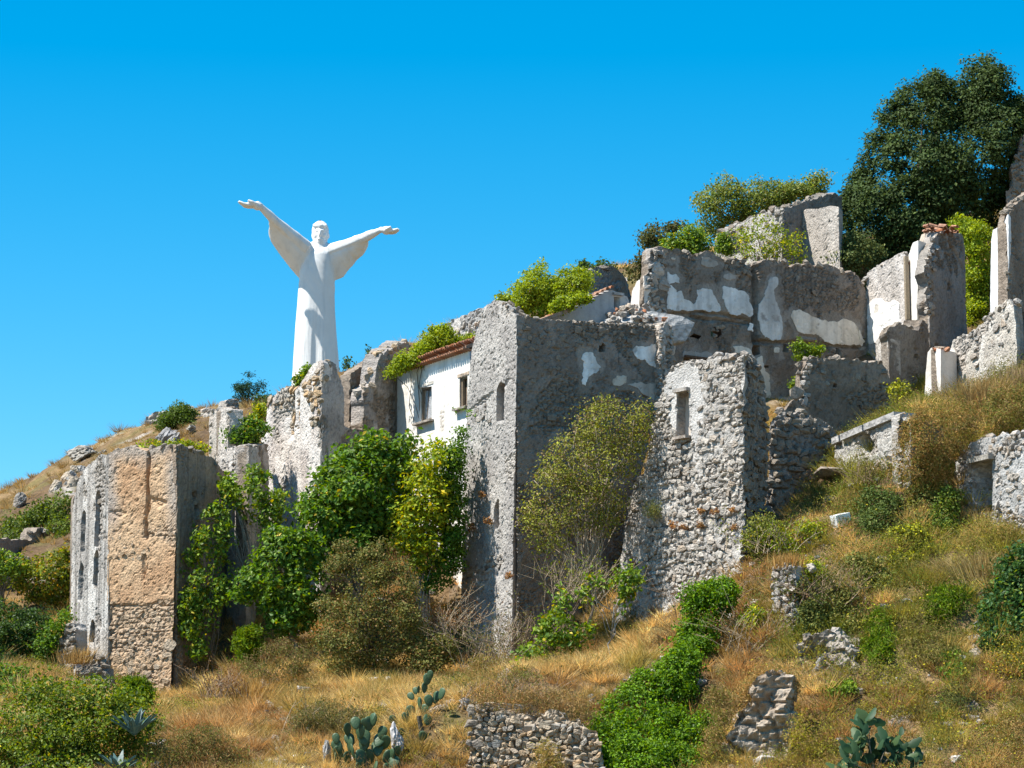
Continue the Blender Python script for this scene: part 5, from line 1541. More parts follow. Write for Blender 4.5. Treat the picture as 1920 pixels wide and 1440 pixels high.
plant('light_tree', 'light green feathery tree behind the upper roofless house', 'tree',
      [(1310, 440), (1318, 415), (1305, 385), (1312, 365), (1330, 345), (1350, 340), (1362, 328), (1378, 332), (1388, 350), (1405, 345), (1418, 335), (1440, 340), (1460, 350), (1480, 342), (1500, 335), (1530, 326), (1553, 330), (1550, 345), (1535, 352), (1556, 362), (1530, 372), (1500, 380), (1470, 392), (1440, 398), (1400, 412), (1360, 425), (1345, 440), (1325, 450)],
      158, AIL, depth=1.5, sprays=900, per=17, leaf=.15, rad=.22, base=(1390, 500), clump=.42, gain=1.5, loose=.5, limbs=30, r0=.14, gap=.14, lump=36, seed=302, bark=(.25, .22, .18), drift=.4, inner=.3)
plant('dark_bush', 'dark olive bush with wispy edge left of the upper terrace', 'bush',
      [(1185, 525), (1180, 500), (1192, 480), (1198, 455), (1212, 432), (1228, 420), (1250, 426), (1270, 418), (1290, 422), (1305, 440), (1300, 480), (1290, 520), (1200, 530)], 143, [(4, (.05, .06, .018)), (3, (.075, .075, .022)), (2, (.10, .085, .03))], depth=1.2, sprays=420, per=20, leaf=.15, rad=.2, seed=303, limbs=18, mat=M_LEAF_DULL, gap=.1)
plant('bright_shrub', 'fresh green shrub on the wall head beside the dark bush', 'shrub',
      [(1240, 475), (1245, 455), (1262, 447), (1275, 435), (1295, 425), (1315, 432), (1325, 448), (1333, 465), (1320, 476), (1290, 476)], 138, FIG_LT, depth=.8, sprays=200, per=18, leaf=.16, rad=.18, seed=304)
plant('yellow_vine', 'thin yellow green shrub growing against the roofless upper house', 'shrub',
      [(1370, 492), (1382, 470), (1384, 440), (1392, 418), (1410, 412), (1430, 405), (1445, 415), (1462, 420), (1478, 440), (1490, 425), (1502, 440), (1508, 470), (1510, 495), (1470, 498), (1420, 492)], 145, YELGRN, depth=.5, sprays=190, per=11, leaf=.13, rad=.2, gap=.36, loose=.6, seed=305, limbs=20, r0=.04, lump=30)
plant('wall_fern', 'small fresh green plant in the window gap of the upper house', 'plant', [(1346, 470), (1350, 450), (1362, 440), (1372, 452), (1372, 475), (1358, 480)], 147, FIG_LT, depth=.35, sprays=90, per=14, leaf=.15, rad=.16, seed=306, trunk=False)
plant('sage_bush', 'dusty green bush at the foot of the big oak', 'bush', [(1545, 500), (1560, 470), (1575, 450), (1600, 440), (1630, 450), (1650, 470), (1640, 500), (1610, 520), (1580, 512)], 146, [(3, (.075, .095, .03)), (2, (.11, .125, .04)), (2, (.05, .07, .022))], depth=.9, sprays=260, per=18, leaf=.16, rad=.2, seed=307, mat=M_LEAF_DULL)
plant('ivy_dome', 'large bright yellow green ivy mound behind the central tower top', 'ivy',
      [(952, 590), (955, 565), (962, 545), (975, 528), (990, 510), (1008, 503), (1025, 508), (1040, 518), (1058, 508), (1080, 505), (1100, 512), (1112, 522), (1108, 540), (1095, 552), (1070, 575), (1045, 592), (1010, 596)], 133.5, IVY_YEL, depth=1.5, sprays=950, per=16, leaf=.12, rad=.13, seed=308, lump=28, back=.1)
plant('ivy_tuft', 'small ivy tuft in front of the verge of the gable', 'ivy', [(1030, 588), (1034, 572), (1048, 562), (1064, 556), (1088, 552), (1106, 554), (1104, 564), (1080, 574), (1052, 586)], 129.6, IVY_YEL, depth=.5, sprays=200, per=14, leaf=.12, rad=.11, seed=309, trunk=False, lump=22)
plant('ivy_tuft', 'tiny ivy cushion on the very peak of the tower', 'ivy', [(930, 560), (936, 550), (948, 548), (956, 556), (952, 570), (940, 566)], 124, IVY_YEL, depth=.3, sprays=45, per=14, leaf=.12, rad=.1, seed=310, trunk=False)
plant('sapling', 'small dark sapling sprouting beside the rounded ruin', 'sapling', [(1088, 505), (1092, 494), (1108, 490), (1128, 492), (1150, 492), (1155, 500), (1128, 503), (1112, 512), (1098, 512)], 138.5, DARKG, depth=.5, sprays=70, per=12, leaf=.14, rad=.14, gap=.2, seed=311, base=(1100, 530))
plant('roof_ivy', 'bright ivy cascading over the tiled roof of the white house', 'ivy',
      [(728, 700), (735, 682), (750, 672), (765, 664), (782, 652), (795, 635), (812, 620), (832, 614), (848, 622), (858, 636), (876, 630), (886, 638), (880, 652), (850, 660), (815, 670), (790, 682), (765, 688), (748, 702), (735, 706)], 131.2, IVY_YEL, depth=1.0, sprays=720, per=15, leaf=.12, rad=.12, seed=312, lump=24, back=.1)
plant('wall_ivy', 'bright climbing ivy on the far side of the tall right ruin', 'ivy',
      [(1775, 430), (1790, 415), (1805, 407), (1822, 412), (1840, 418), (1858, 432), (1858, 470), (1850, 500), (1862, 540), (1858, 580), (1835, 605), (1812, 620), (1810, 560), (1808, 450), (1790, 435)], 143, IVY_YEL, depth=1.2, sprays=620, per=16, leaf=.15, rad=.15, seed=313, lump=26)
plant('hanging_plant', 'feathery green plant hanging from the arched hole of the shaded back wall', 'plant', [(1480, 650), (1488, 636), (1502, 632), (1514, 640), (1520, 655), (1535, 648), (1545, 658), (1530, 670), (1510, 668), (1505, 690), (1500, 715), (1492, 730), (1484, 728), (1490, 700), (1482, 695), (1492, 675)], 134.2, BROOM, depth=.35, sprays=110, per=14, leaf=.13, rad=.12, gap=.12, seed=314, trunk=False, lump=20)

# --- left hill and middle ruins
plant('round_bush', 'round dark green bush on the crest of the dry hill', 'bush', [(297, 808), (296, 790), (305, 776), (320, 765), (338, 760), (355, 764), (364, 776), (362, 792), (348, 800), (325, 802), (310, 808)], 166, [(4, (.05, .085, .014)), (3, (.075, .11, .018))], depth=1.0, sprays=300, per=20, leaf=.13, rad=.14, seed=321, lump=20)
plant('pine_sapling', 'small blue green pine standing alone on the ridge', 'pine', [(438, 748), (446, 735), (440, 730), (452, 722), (446, 716), (456, 706), (468, 704), (478, 708), (476, 720), (490, 724), (484, 736), (492, 744), (478, 750), (462, 748), (450, 752)], 168, [(4, (.028, .06, .035)), (2, (.04, .08, .045))], depth=.7, sprays=70, per=26, leaf=.2, rad=.14, aspect=.18, base=(468, 772), limbs=24, r0=.09, gap=.2, seed=322, lump=16, mat=M_LEAF_DULL)
plant('wispy_shrub', 'small dark shrub beside the ridge pine', 'shrub', [(480, 760), (484, 745), (496, 738), (508, 745), (506, 765), (490, 770)], 160, DARKG, depth=.4, sprays=60, per=16, leaf=.14, rad=.15, seed=323, trunk=False)
plant('ledge_bush', 'leafy green bush spilling over the low beige wall block', 'bush', [(420, 838), (422, 815), (432, 800), (445, 790), (462, 786), (485, 790), (496, 800), (492, 822), (478, 832), (455, 836), (440, 842)], 130.5, FIG, depth=.8, sprays=260, per=14, leaf=.17, rad=.16, seed=324, lump=25)
plant('yellow_scrub', 'yellow green scrub in the dry grass below the ridge pine', 'shrub', [(470, 790), (474, 770), (488, 758), (500, 765), (500, 790), (485, 795)], 150, YELGRN, depth=.4, sprays=60, per=14, leaf=.15, rad=.16, seed=325, trunk=False)
plant('parapet_weed', 'yellow green weeds growing along the top of the ochre tower', 'weed', [(255, 842), (262, 832), (280, 828), (300, 832), (318, 836), (340, 830), (370, 828), (392, 838), (392, 850), (360, 842), (320, 842), (280, 848)], 131, YELGRN, depth=.4, sprays=110, per=12, leaf=.14, rad=.14, gap=.15, seed=326, trunk=False, lump=18)
plant('gap_vine', 'yellow green vine filling the window gap of the roofless house', 'vine', [(640, 800), (644, 770), (643, 740), (648, 715), (658, 700), (675, 694), (692, 700), (700, 712), (690, 724), (681, 738), (681, 800), (660, 808)], 134.6, YELGRN, depth=.8, sprays=300, per=13, leaf=.16, rad=.15, seed=327, lump=22, base=(662, 840))
plant('corner_vine', 'thin climbing vine against the broken corner before the statue', 'vine', [(552, 730), (556, 712), (564, 698), (575, 688), (586, 690), (582, 702), (570, 715), (560, 728)], 134, FIG_LT, depth=.4, sprays=70, per=12, leaf=.16, rad=.13, seed=328, base=(560, 760), limbs=8)
plant('tiny_sapling', 'tiny blue green sapling poking above the broken wall right of the statue', 'sapling', [(648, 692), (646, 680), (652, 672), (660, 672), (662, 684), (656, 694)], 140, DARKG, depth=.25, sprays=16, per=10, leaf=.14, rad=.12, seed=329, base=(655, 705), limbs=6, r0=.03)
plant('tiny_sapling', 'tiny sapling on the high broken wall left of the roof ivy', 'sapling', [(685, 668), (686, 658), (692, 653), (697, 660), (694, 668)], 138, DARKG, depth=.2, sprays=10, per=10, leaf=.14, rad=.1, seed=330, base=(692, 678), limbs=5, r0=.03)

# --- fig trees and climbers in the middle
plant('fig_tree', 'broad dark green fig tree below the roofless house', 'tree',
      [(560, 960), (575, 925), (592, 905), (612, 880), (628, 850), (640, 835), (662, 838), (685, 822), (705, 812), (722, 828), (745, 835), (752, 815), (765, 812), (775, 830), (782, 850), (770, 880), (765, 920), (770, 960), (752, 1000), (720, 1030), (690, 1050), (655, 1050), (620, 1040), (590, 1020), (572, 1000)],
      124.5, FIG, depth=2.0, sprays=1050, per=13, leaf=.24, rad=.22, base=(665, 1210), limbs=26, r0=.14, seed=341, lump=38, bark=(.24, .22, .19), up=.55)
plant('fig_tree', 'smaller fig tree with shaded lower leaves left of the olive brown bush', 'tree',
      [(440, 1120), (452, 1090), (475, 1060), (490, 1020), (505, 1000), (530, 992), (560, 995), (585, 1010), (605, 1040), (612, 1080), (600, 1120), (588, 1160), (570, 1185), (540, 1190), (515, 1180), (500, 1140), (480, 1115), (455, 1128)],
      122.5, FIG, depth=1.4, sprays=620, per=12, leaf=.22, rad=.2, base=(560, 1230), limbs=20, r0=.1, seed=342, lump=34, gap=.1, bark=(.24, .22, .19), up=.5)
plant('climber', 'loose leafy climber trailing across the gap beside the beige block', 'vine',
      [(418, 905), (440, 890), (470, 870), (500, 890), (530, 885), (545, 915), (540, 960), (525, 985), (500, 1000), (480, 985), (462, 960), (440, 960), (425, 935)], 126.2, FIG_LT, depth=.7, sprays=240, per=10, leaf=.2, rad=.18, gap=.3, seed=343, base=(480, 1150), limbs=24, r0=.05, lump=26, bark=(.3, .28, .24))
plant('climber', 'leafy climber hanging down the shaded wall of the ochre tower', 'vine',
      [(345, 1090), (348, 1050), (360, 1020), (365, 985), (380, 960), (405, 945), (425, 960), (430, 1000), (445, 1040), (440, 1090), (425, 1130), (412, 1170), (395, 1200), (375, 1240), (362, 1230), (352, 1200), (332, 1180), (340, 1130)], 124.2, FIG_LT, depth=.6, sprays=420, per=10, leaf=.19, rad=.17, gap=.22, seed=344, base=(400, 1265), limbs=22, r0=.05, lump=28)
plant('yellow_fig', 'yellowing fig foliage in front of the white house wall', 'tree',
      [(735, 1000), (740, 965), (752, 935), (770, 915), (775, 880), (790, 860), (805, 838), (820, 830), (835, 838), (842, 860), (835, 890), (850, 915), (845, 950), (840, 990), (830, 1030), (815, 1065), (790, 1075), (765, 1050), (745, 1030)], 123, YELGRN, depth=1.2, sprays=480, per=12, leaf=.2, rad=.2, base=(800, 1180), limbs=22, r0=.09, seed=345, lump=30, gap=.08, bark=(.3, .28, .24), up=.5)
plant('tower_ivy', 'dense green ivy curtain climbing the left edge of the central tower', 'ivy',
      [(872, 760), (868, 800), (862, 825), (840, 840), (825, 860), (815, 900), (820, 950), (835, 990), (825, 1030), (800, 1070), (790, 1105), (805, 1118), (840, 1100), (862, 1060), (868, 1000), (872, 900), (876, 800)], 123.2, [(5, (.065, .13, .014)), (3, (.09, .16, .014)), (2, (.035, .075, .012))], depth=.9, sprays=900, per=15, leaf=.13, rad=.13, seed=346, lump=26, trunk=False)
plant('olive_bush', 'big olive brown bush with rusty tips at the centre left', 'bush',
      [(590, 1190), (598, 1150), (612, 1110), (618, 1070), (625, 1035), (640, 1015), (660, 1030), (690, 1035), (715, 1030), (745, 1045), (765, 1075), (790, 1105), (800, 1145), (812, 1180), (800, 1215), (780, 1240), (740, 1250), (700, 1245), (670, 1265), (640, 1275), (615, 1250), (595, 1225)],
      118, OLIVE, depth=1.8, sprays=1350, per=17, leaf=.11, rad=.17, clump=.42, loose=.15, gap=.12, base=(700, 1290), limbs=40, r0=.09, seed=347, lump=32, mat=M_LEAF_DULL, bark=(.10, .08, .06))
plant('broom', 'bright green broom tuft at the foot of the climber wall', 'shrub', [(440, 1240), (442, 1200), (455, 1180), (475, 1170), (492, 1185), (495, 1215), (470, 1240)], 122, BROOM, depth=.6, sprays=150, per=18, leaf=.26, rad=.14, aspect=.14, seed=348, up=.1, trunk=False)
plant('tangle_bush', 'half bare yellowish bush filling the corner beside the central tower', 'bush',
      [(985, 1010), (980, 960), (1000, 900), (1020, 860), (1035, 830), (1062, 810), (1080, 780), (1110, 760), (1135, 740), (1155, 750), (1165, 770), (1190, 758), (1212, 748), (1228, 765), (1222, 800), (1215, 840), (1200, 870), (1185, 900), (1175, 945), (1160, 985), (1130, 1010), (1090, 1000), (1050, 1030), (1010, 1030)],
      118.5, [(4, (.15, .165, .022)), (3, (.12, .115, .03)), (2, (.20, .20, .03)), (2, (.17, .125, .06))], depth=1.5, sprays=1150, per=13, leaf=.11, rad=.2, base=(1110, 1080), limbs=60, r0=.07, loose=.5, seed=349, lump=34, gap=.12, mat=M_LEAF_DULL, bark=(.36, .30, .23), drift=.4)


def twigs(name, label, cat, base_px, Y, spread_px, n, height, r=.018, col=(.30, .23, .16), seed=1, leaves=None, group=None, lean=(0, 0)):
    """a bare shrub: a fan of branching stems from one foot, a few leaves left"""
    rng = np.random.default_rng(seed)
    b = P(base_px[0], base_px[1], min(Y, ground_hit(*base_px)[0]))
    paths, tips = [], []
    for k in range(n):
        st = b + np.array([rng.normal() * spread_px * .3 * Y / F, rng.normal() * .35, -.15])
        d = unit(np.array([rng.normal() * .55 + lean[0], rng.normal() * .4 - .1, 1.0])[None])[0]
        h = height * rng.uniform(.5, 1.1)
        tt = np.linspace(0, 1, 5)[:, None]
        bend = np.array([rng.normal() * .35, rng.normal() * .3, -.2]) * h
        pts = st + d * h * tt + bend * tt ** 2
        paths.append((pts, np.linspace(r, r * .35, 5)))
        for j in range(3):
            s0 = pts[1 + j % 4]
            e = s0 + (unit(rng.normal(size=(1, 3)))[0] * .6 + d) * h * rng.uniform(.15, .4)
            tw = np.linspace(0, 1, 3)[:, None]
            q = s0 + (e - s0) * tw
            paths.append((q, np.linspace(r * .55, r * .3, 3)))
            tips.append(e); tips.append((s0 + e) / 2)
    V, T, Q = tubes(paths, 3)
    t = thing(name, label, cat, tuple(b), group)
    link('stems', make_mesh('stems', V - b, tris=T, quads=Q, col=np.array(col)[None] * rng.uniform(.8, 1.2, (len(V), 1))), M_BARK, t)
    if leaves:
        pal, per, size = leaves
        p = np.array(tips)
        q, m = spread(p, rng.normal(size=p.shape), per, .1, rng)
        V, T, C = leaf_arrays(q, m, size, pal_pick(pal, len(q), rng), rng)
        link('leaves', make_mesh('leaves', V - b, tris=T, col=C), M_LEAF_DULL, t)
    return t


for i, (bx, by, Y, sp, n, h, seed, lv, lab) in enumerate([
    (925, 1245, 116.2, 90, 46, 2.6, 401, (SCRUB, 3, .09), 'dry twiggy shrub with sparse leaves at the foot of the central tower'),
    (1005, 1225, 116.5, 110, 50, 2.6, 402, (SCRUB, 2, .09), 'bare pinkish brown shrub in front of the shaded tower wall'),
    (1080, 1120, 116.8, 120, 60, 2.4, 403, (YELGRN, 2, .1), 'tangle of bare twigs under the yellowish corner bush'),
    (1340, 1150, 111.5, 110, 42, 1.9, 404, (RUST, 3, .08), 'brown dry shrub at the foot of the rubble gable'),
    (1410, 1215, 107.4, 80, 36, 2.2, 405, (RUST, 3, .08), 'tall brown dry weeds between the ivy column and the stone pillar'),
    (960, 1330, 105.4, 150, 46, 1.7, 406, (SCRUB, 2, .08), 'dark dry weeds leaning above the retaining wall'),
    (840, 1190, 119, 70, 36, 2.6, 407, (RUST, 3, .09), 'rusty dry shrub between the ivy curtain and the tower'),
    (1560, 1130, 107, 120, 40, 2.0, 408, (SCRUB, 4, .1), 'olive twiggy shrub right of the stone pillar'),
    (1480, 1030, 112, 120, 40, 1.8, 409, (YELGRN, 4, .1), 'yellow green twiggy shrub below the cobble wall'),
    (420, 1300, 112.5, 90, 34, 1.5, 410, (RUST, 2, .08), 'dry reddish weeds at the tower foot beside the climber'),
    (620, 1370, 108, 110, 36, 1.6, 411, (SCRUB, 3, .08), 'brown weeds under the olive brown bush'),
    (1640, 900, 115, 70, 30, 1.2, 412, (SCRUB, 3, .08), 'dry weeds sprouting below the round hole'),
]):
    twigs('dry_shrub', lab, 'dry shrub', (bx, by), Y, sp, n, h, seed=seed, leaves=lv, col=(.27, .19, .125) if i % 2 else (.33, .26, .18), group='dry twiggy shrubs on the slope')

# --- young fig saplings in the centre
plant('fig_sapling', 'young fig with one thin pale trunk in front of the rubble gable', 'sapling',
      [(1088, 1130), (1095, 1095), (1110, 1075), (1130, 1070), (1140, 1085), (1155, 1060), (1175, 1055), (1195, 1070), (1202, 1095), (1195, 1120), (1180, 1130), (1178, 1150), (1160, 1155), (1150, 1125), (1130, 1115), (1110, 1130)], 112.3, FIG_LT, depth=.6, sprays=85, per=9, leaf=.2, rad=.15, base=(1141, 1212), limbs=14, r0=.032, seed=351, gap=.2, lump=20, bark=(.40, .37, .33), fork=.75, up=.6)
plant('light_shrub', 'light green leafy shrub climbing left of the young fig', 'shrub',
      [(960, 1240), (968, 1215), (990, 1200), (1010, 1195), (1018, 1165), (1030, 1140), (1040, 1110), (1052, 1105), (1062, 1130), (1060, 1160), (1080, 1165), (1110, 1170), (1115, 1190), (1090, 1210), (1060, 1225), (1040, 1215), (1010, 1235), (985, 1258), (966, 1258)], 112.5, FIG_LT, depth=.7, sprays=190, per=9, leaf=.19, rad=.16, seed=352, gap=.18, lump=22, limbs=20, r0=.04, up=.6, base=(1030, 1290))

# --- the bright ivy running down to the bottom edge
plant('ivy_column', 'bright green ivy column over a stump above the ivy bank', 'ivy',
      [(1275, 1235), (1278, 1200), (1276, 1165), (1284, 1140), (1276, 1125), (1290, 1105), (1310, 1098), (1330, 1105), (1350, 1092), (1368, 1095), (1376, 1112), (1370, 1140), (1352, 1150), (1350, 1180), (1340, 1210), (1325, 1235), (1300, 1245)], 109, IVY, depth=1.3, clump=.42, loose=.1, sprays=900, per=15, leaf=.125, rad=.13, seed=361, lump=24, trunk=False, up=.5)
plant('ivy_bank', 'large bright green ivy bank flowing down to the bottom edge', 'ivy',
      [(1090, 1480), (1098, 1430), (1105, 1395), (1100, 1365), (1118, 1340), (1135, 1310), (1165, 1295), (1190, 1275), (1215, 1250), (1250, 1240), (1265, 1225), (1300, 1225), (1318, 1240), (1315, 1270), (1300, 1300), (1298, 1330), (1320, 1330), (1335, 1355), (1325, 1390), (1318, 1420), (1300, 1480)], 106, IVY, depth=2.0, sprays=3000, per=15, leaf=.12, rad=.12, clump=.5, loose=.08, seed=362, lump=34, trunk=False, up=.5)
plant('corner_bush', 'leafy yellow green bush filling the bottom left corner', 'bush',
      [(-60, 1500), (-60, 1350), (-10, 1330), (20, 1310), (55, 1300), (80, 1280), (110, 1275), (150, 1280), (190, 1272), (220, 1285), (250, 1300), (275, 1320), (288, 1345), (280, 1380), (268, 1410), (265, 1500)], 104.5, [(4, (.085, .125, .014)), (3, (.13, .165, .016)), (2, (.05, .08, .014)), (.4, (.3, .25, .02))], depth=2.2, sprays=1700, per=14, leaf=.14, rad=.17, seed=363, lump=40, limbs=24, base=(120, 1500), r0=.1)
plant('broom', 'bright broom tuft at the base of the ochre tower', 'shrub', [(222, 1312), (226, 1290), (240, 1276), (258, 1270), (276, 1284), (286, 1310), (280, 1322), (250, 1320)], 110, BROOM, depth=.6, sprays=160, per=18, leaf=.26, rad=.14, aspect=.14, seed=364, trunk=False, up=.1)
plant('dark_thicket', 'very dark green thicket in the shade at the left edge', 'bush', [(-60, 1260), (-60, 1140), (0, 1135), (25, 1142), (55, 1148), (85, 1160), (95, 1180), (85, 1210), (70, 1245), (30, 1262)], 126, DARKG, depth=1.6, sprays=560, per=18, leaf=.15, rad=.18, seed=365, lump=34)
plant('green_bush', 'mid green bush between the dark thicket and the stone buttress', 'bush', [(60, 1235), (65, 1205), (75, 1185), (95, 1175), (108, 1170), (118, 1150), (128, 1140), (130, 1165), (112, 1185), (104, 1215), (100, 1250), (78, 1255)], 124.5, FIG, depth=.7, sprays=200, per=16, leaf=.13, rad=.15, seed=366, trunk=False)
plant('green_bush', 'low green bush below the dark thicket at the left edge', 'bush', [(-40, 1310), (-30, 1270), (0, 1250), (30, 1252), (60, 1275), (64, 1300), (40, 1312)], 116, FIG, depth=.8, sprays=240, per=15, leaf=.14, rad=.16, seed=367, trunk=False)
plant('sumac_tree', 'yellow tinged leafy tree in front of the shaded left ruins', 'tree', [(15, 1100), (25, 1065), (45, 1050), (65, 1055), (85, 1040), (110, 1035), (128, 1020), (136, 1050), (136, 1120), (110, 1128), (80, 1130), (62, 1118), (55, 1135), (40, 1110)], 133, [(4, (.10, .135, .016)), (3, (.16, .17, .018)), (2, (.06, .085, .016)), (1, (.32, .2, .02))], depth=1.0, sprays=380, per=12, leaf=.17, rad=.18, seed=368, base=(80, 1200), limbs=22, r0=.06, gap=.12, bark=(.34, .31, .27))
plant('hill_bush', 'green bushes on the hill foot left of the ochre tower', 'bush', [(-40, 1010), (0, 985), (30, 965), (60, 955), (85, 945), (110, 930), (130, 925), (134, 960), (130, 1000), (105, 1010), (90, 985), (60, 990), (40, 1005), (10, 1040), (-40, 1050)], 146, [(4, (.07, .10, .016)), (3, (.10, .13, .018)), (2, (.04, .065, .014))], depth=1.3, sprays=520, per=15, leaf=.17, rad=.2, seed=369, gap=.1)
plant('small_tree', 'leafy yellow tinted sapling left of the shaded ruin window', 'sapling', [(-30, 1090), (-20, 1045), (5, 1025), (30, 1030), (45, 1060), (40, 1070), (20, 1075), (5, 1100)], 132, FIG_LT, depth=.6, sprays=120, per=12, leaf=.17, rad=.18, seed=370, gap=.2, base=(0, 1160))

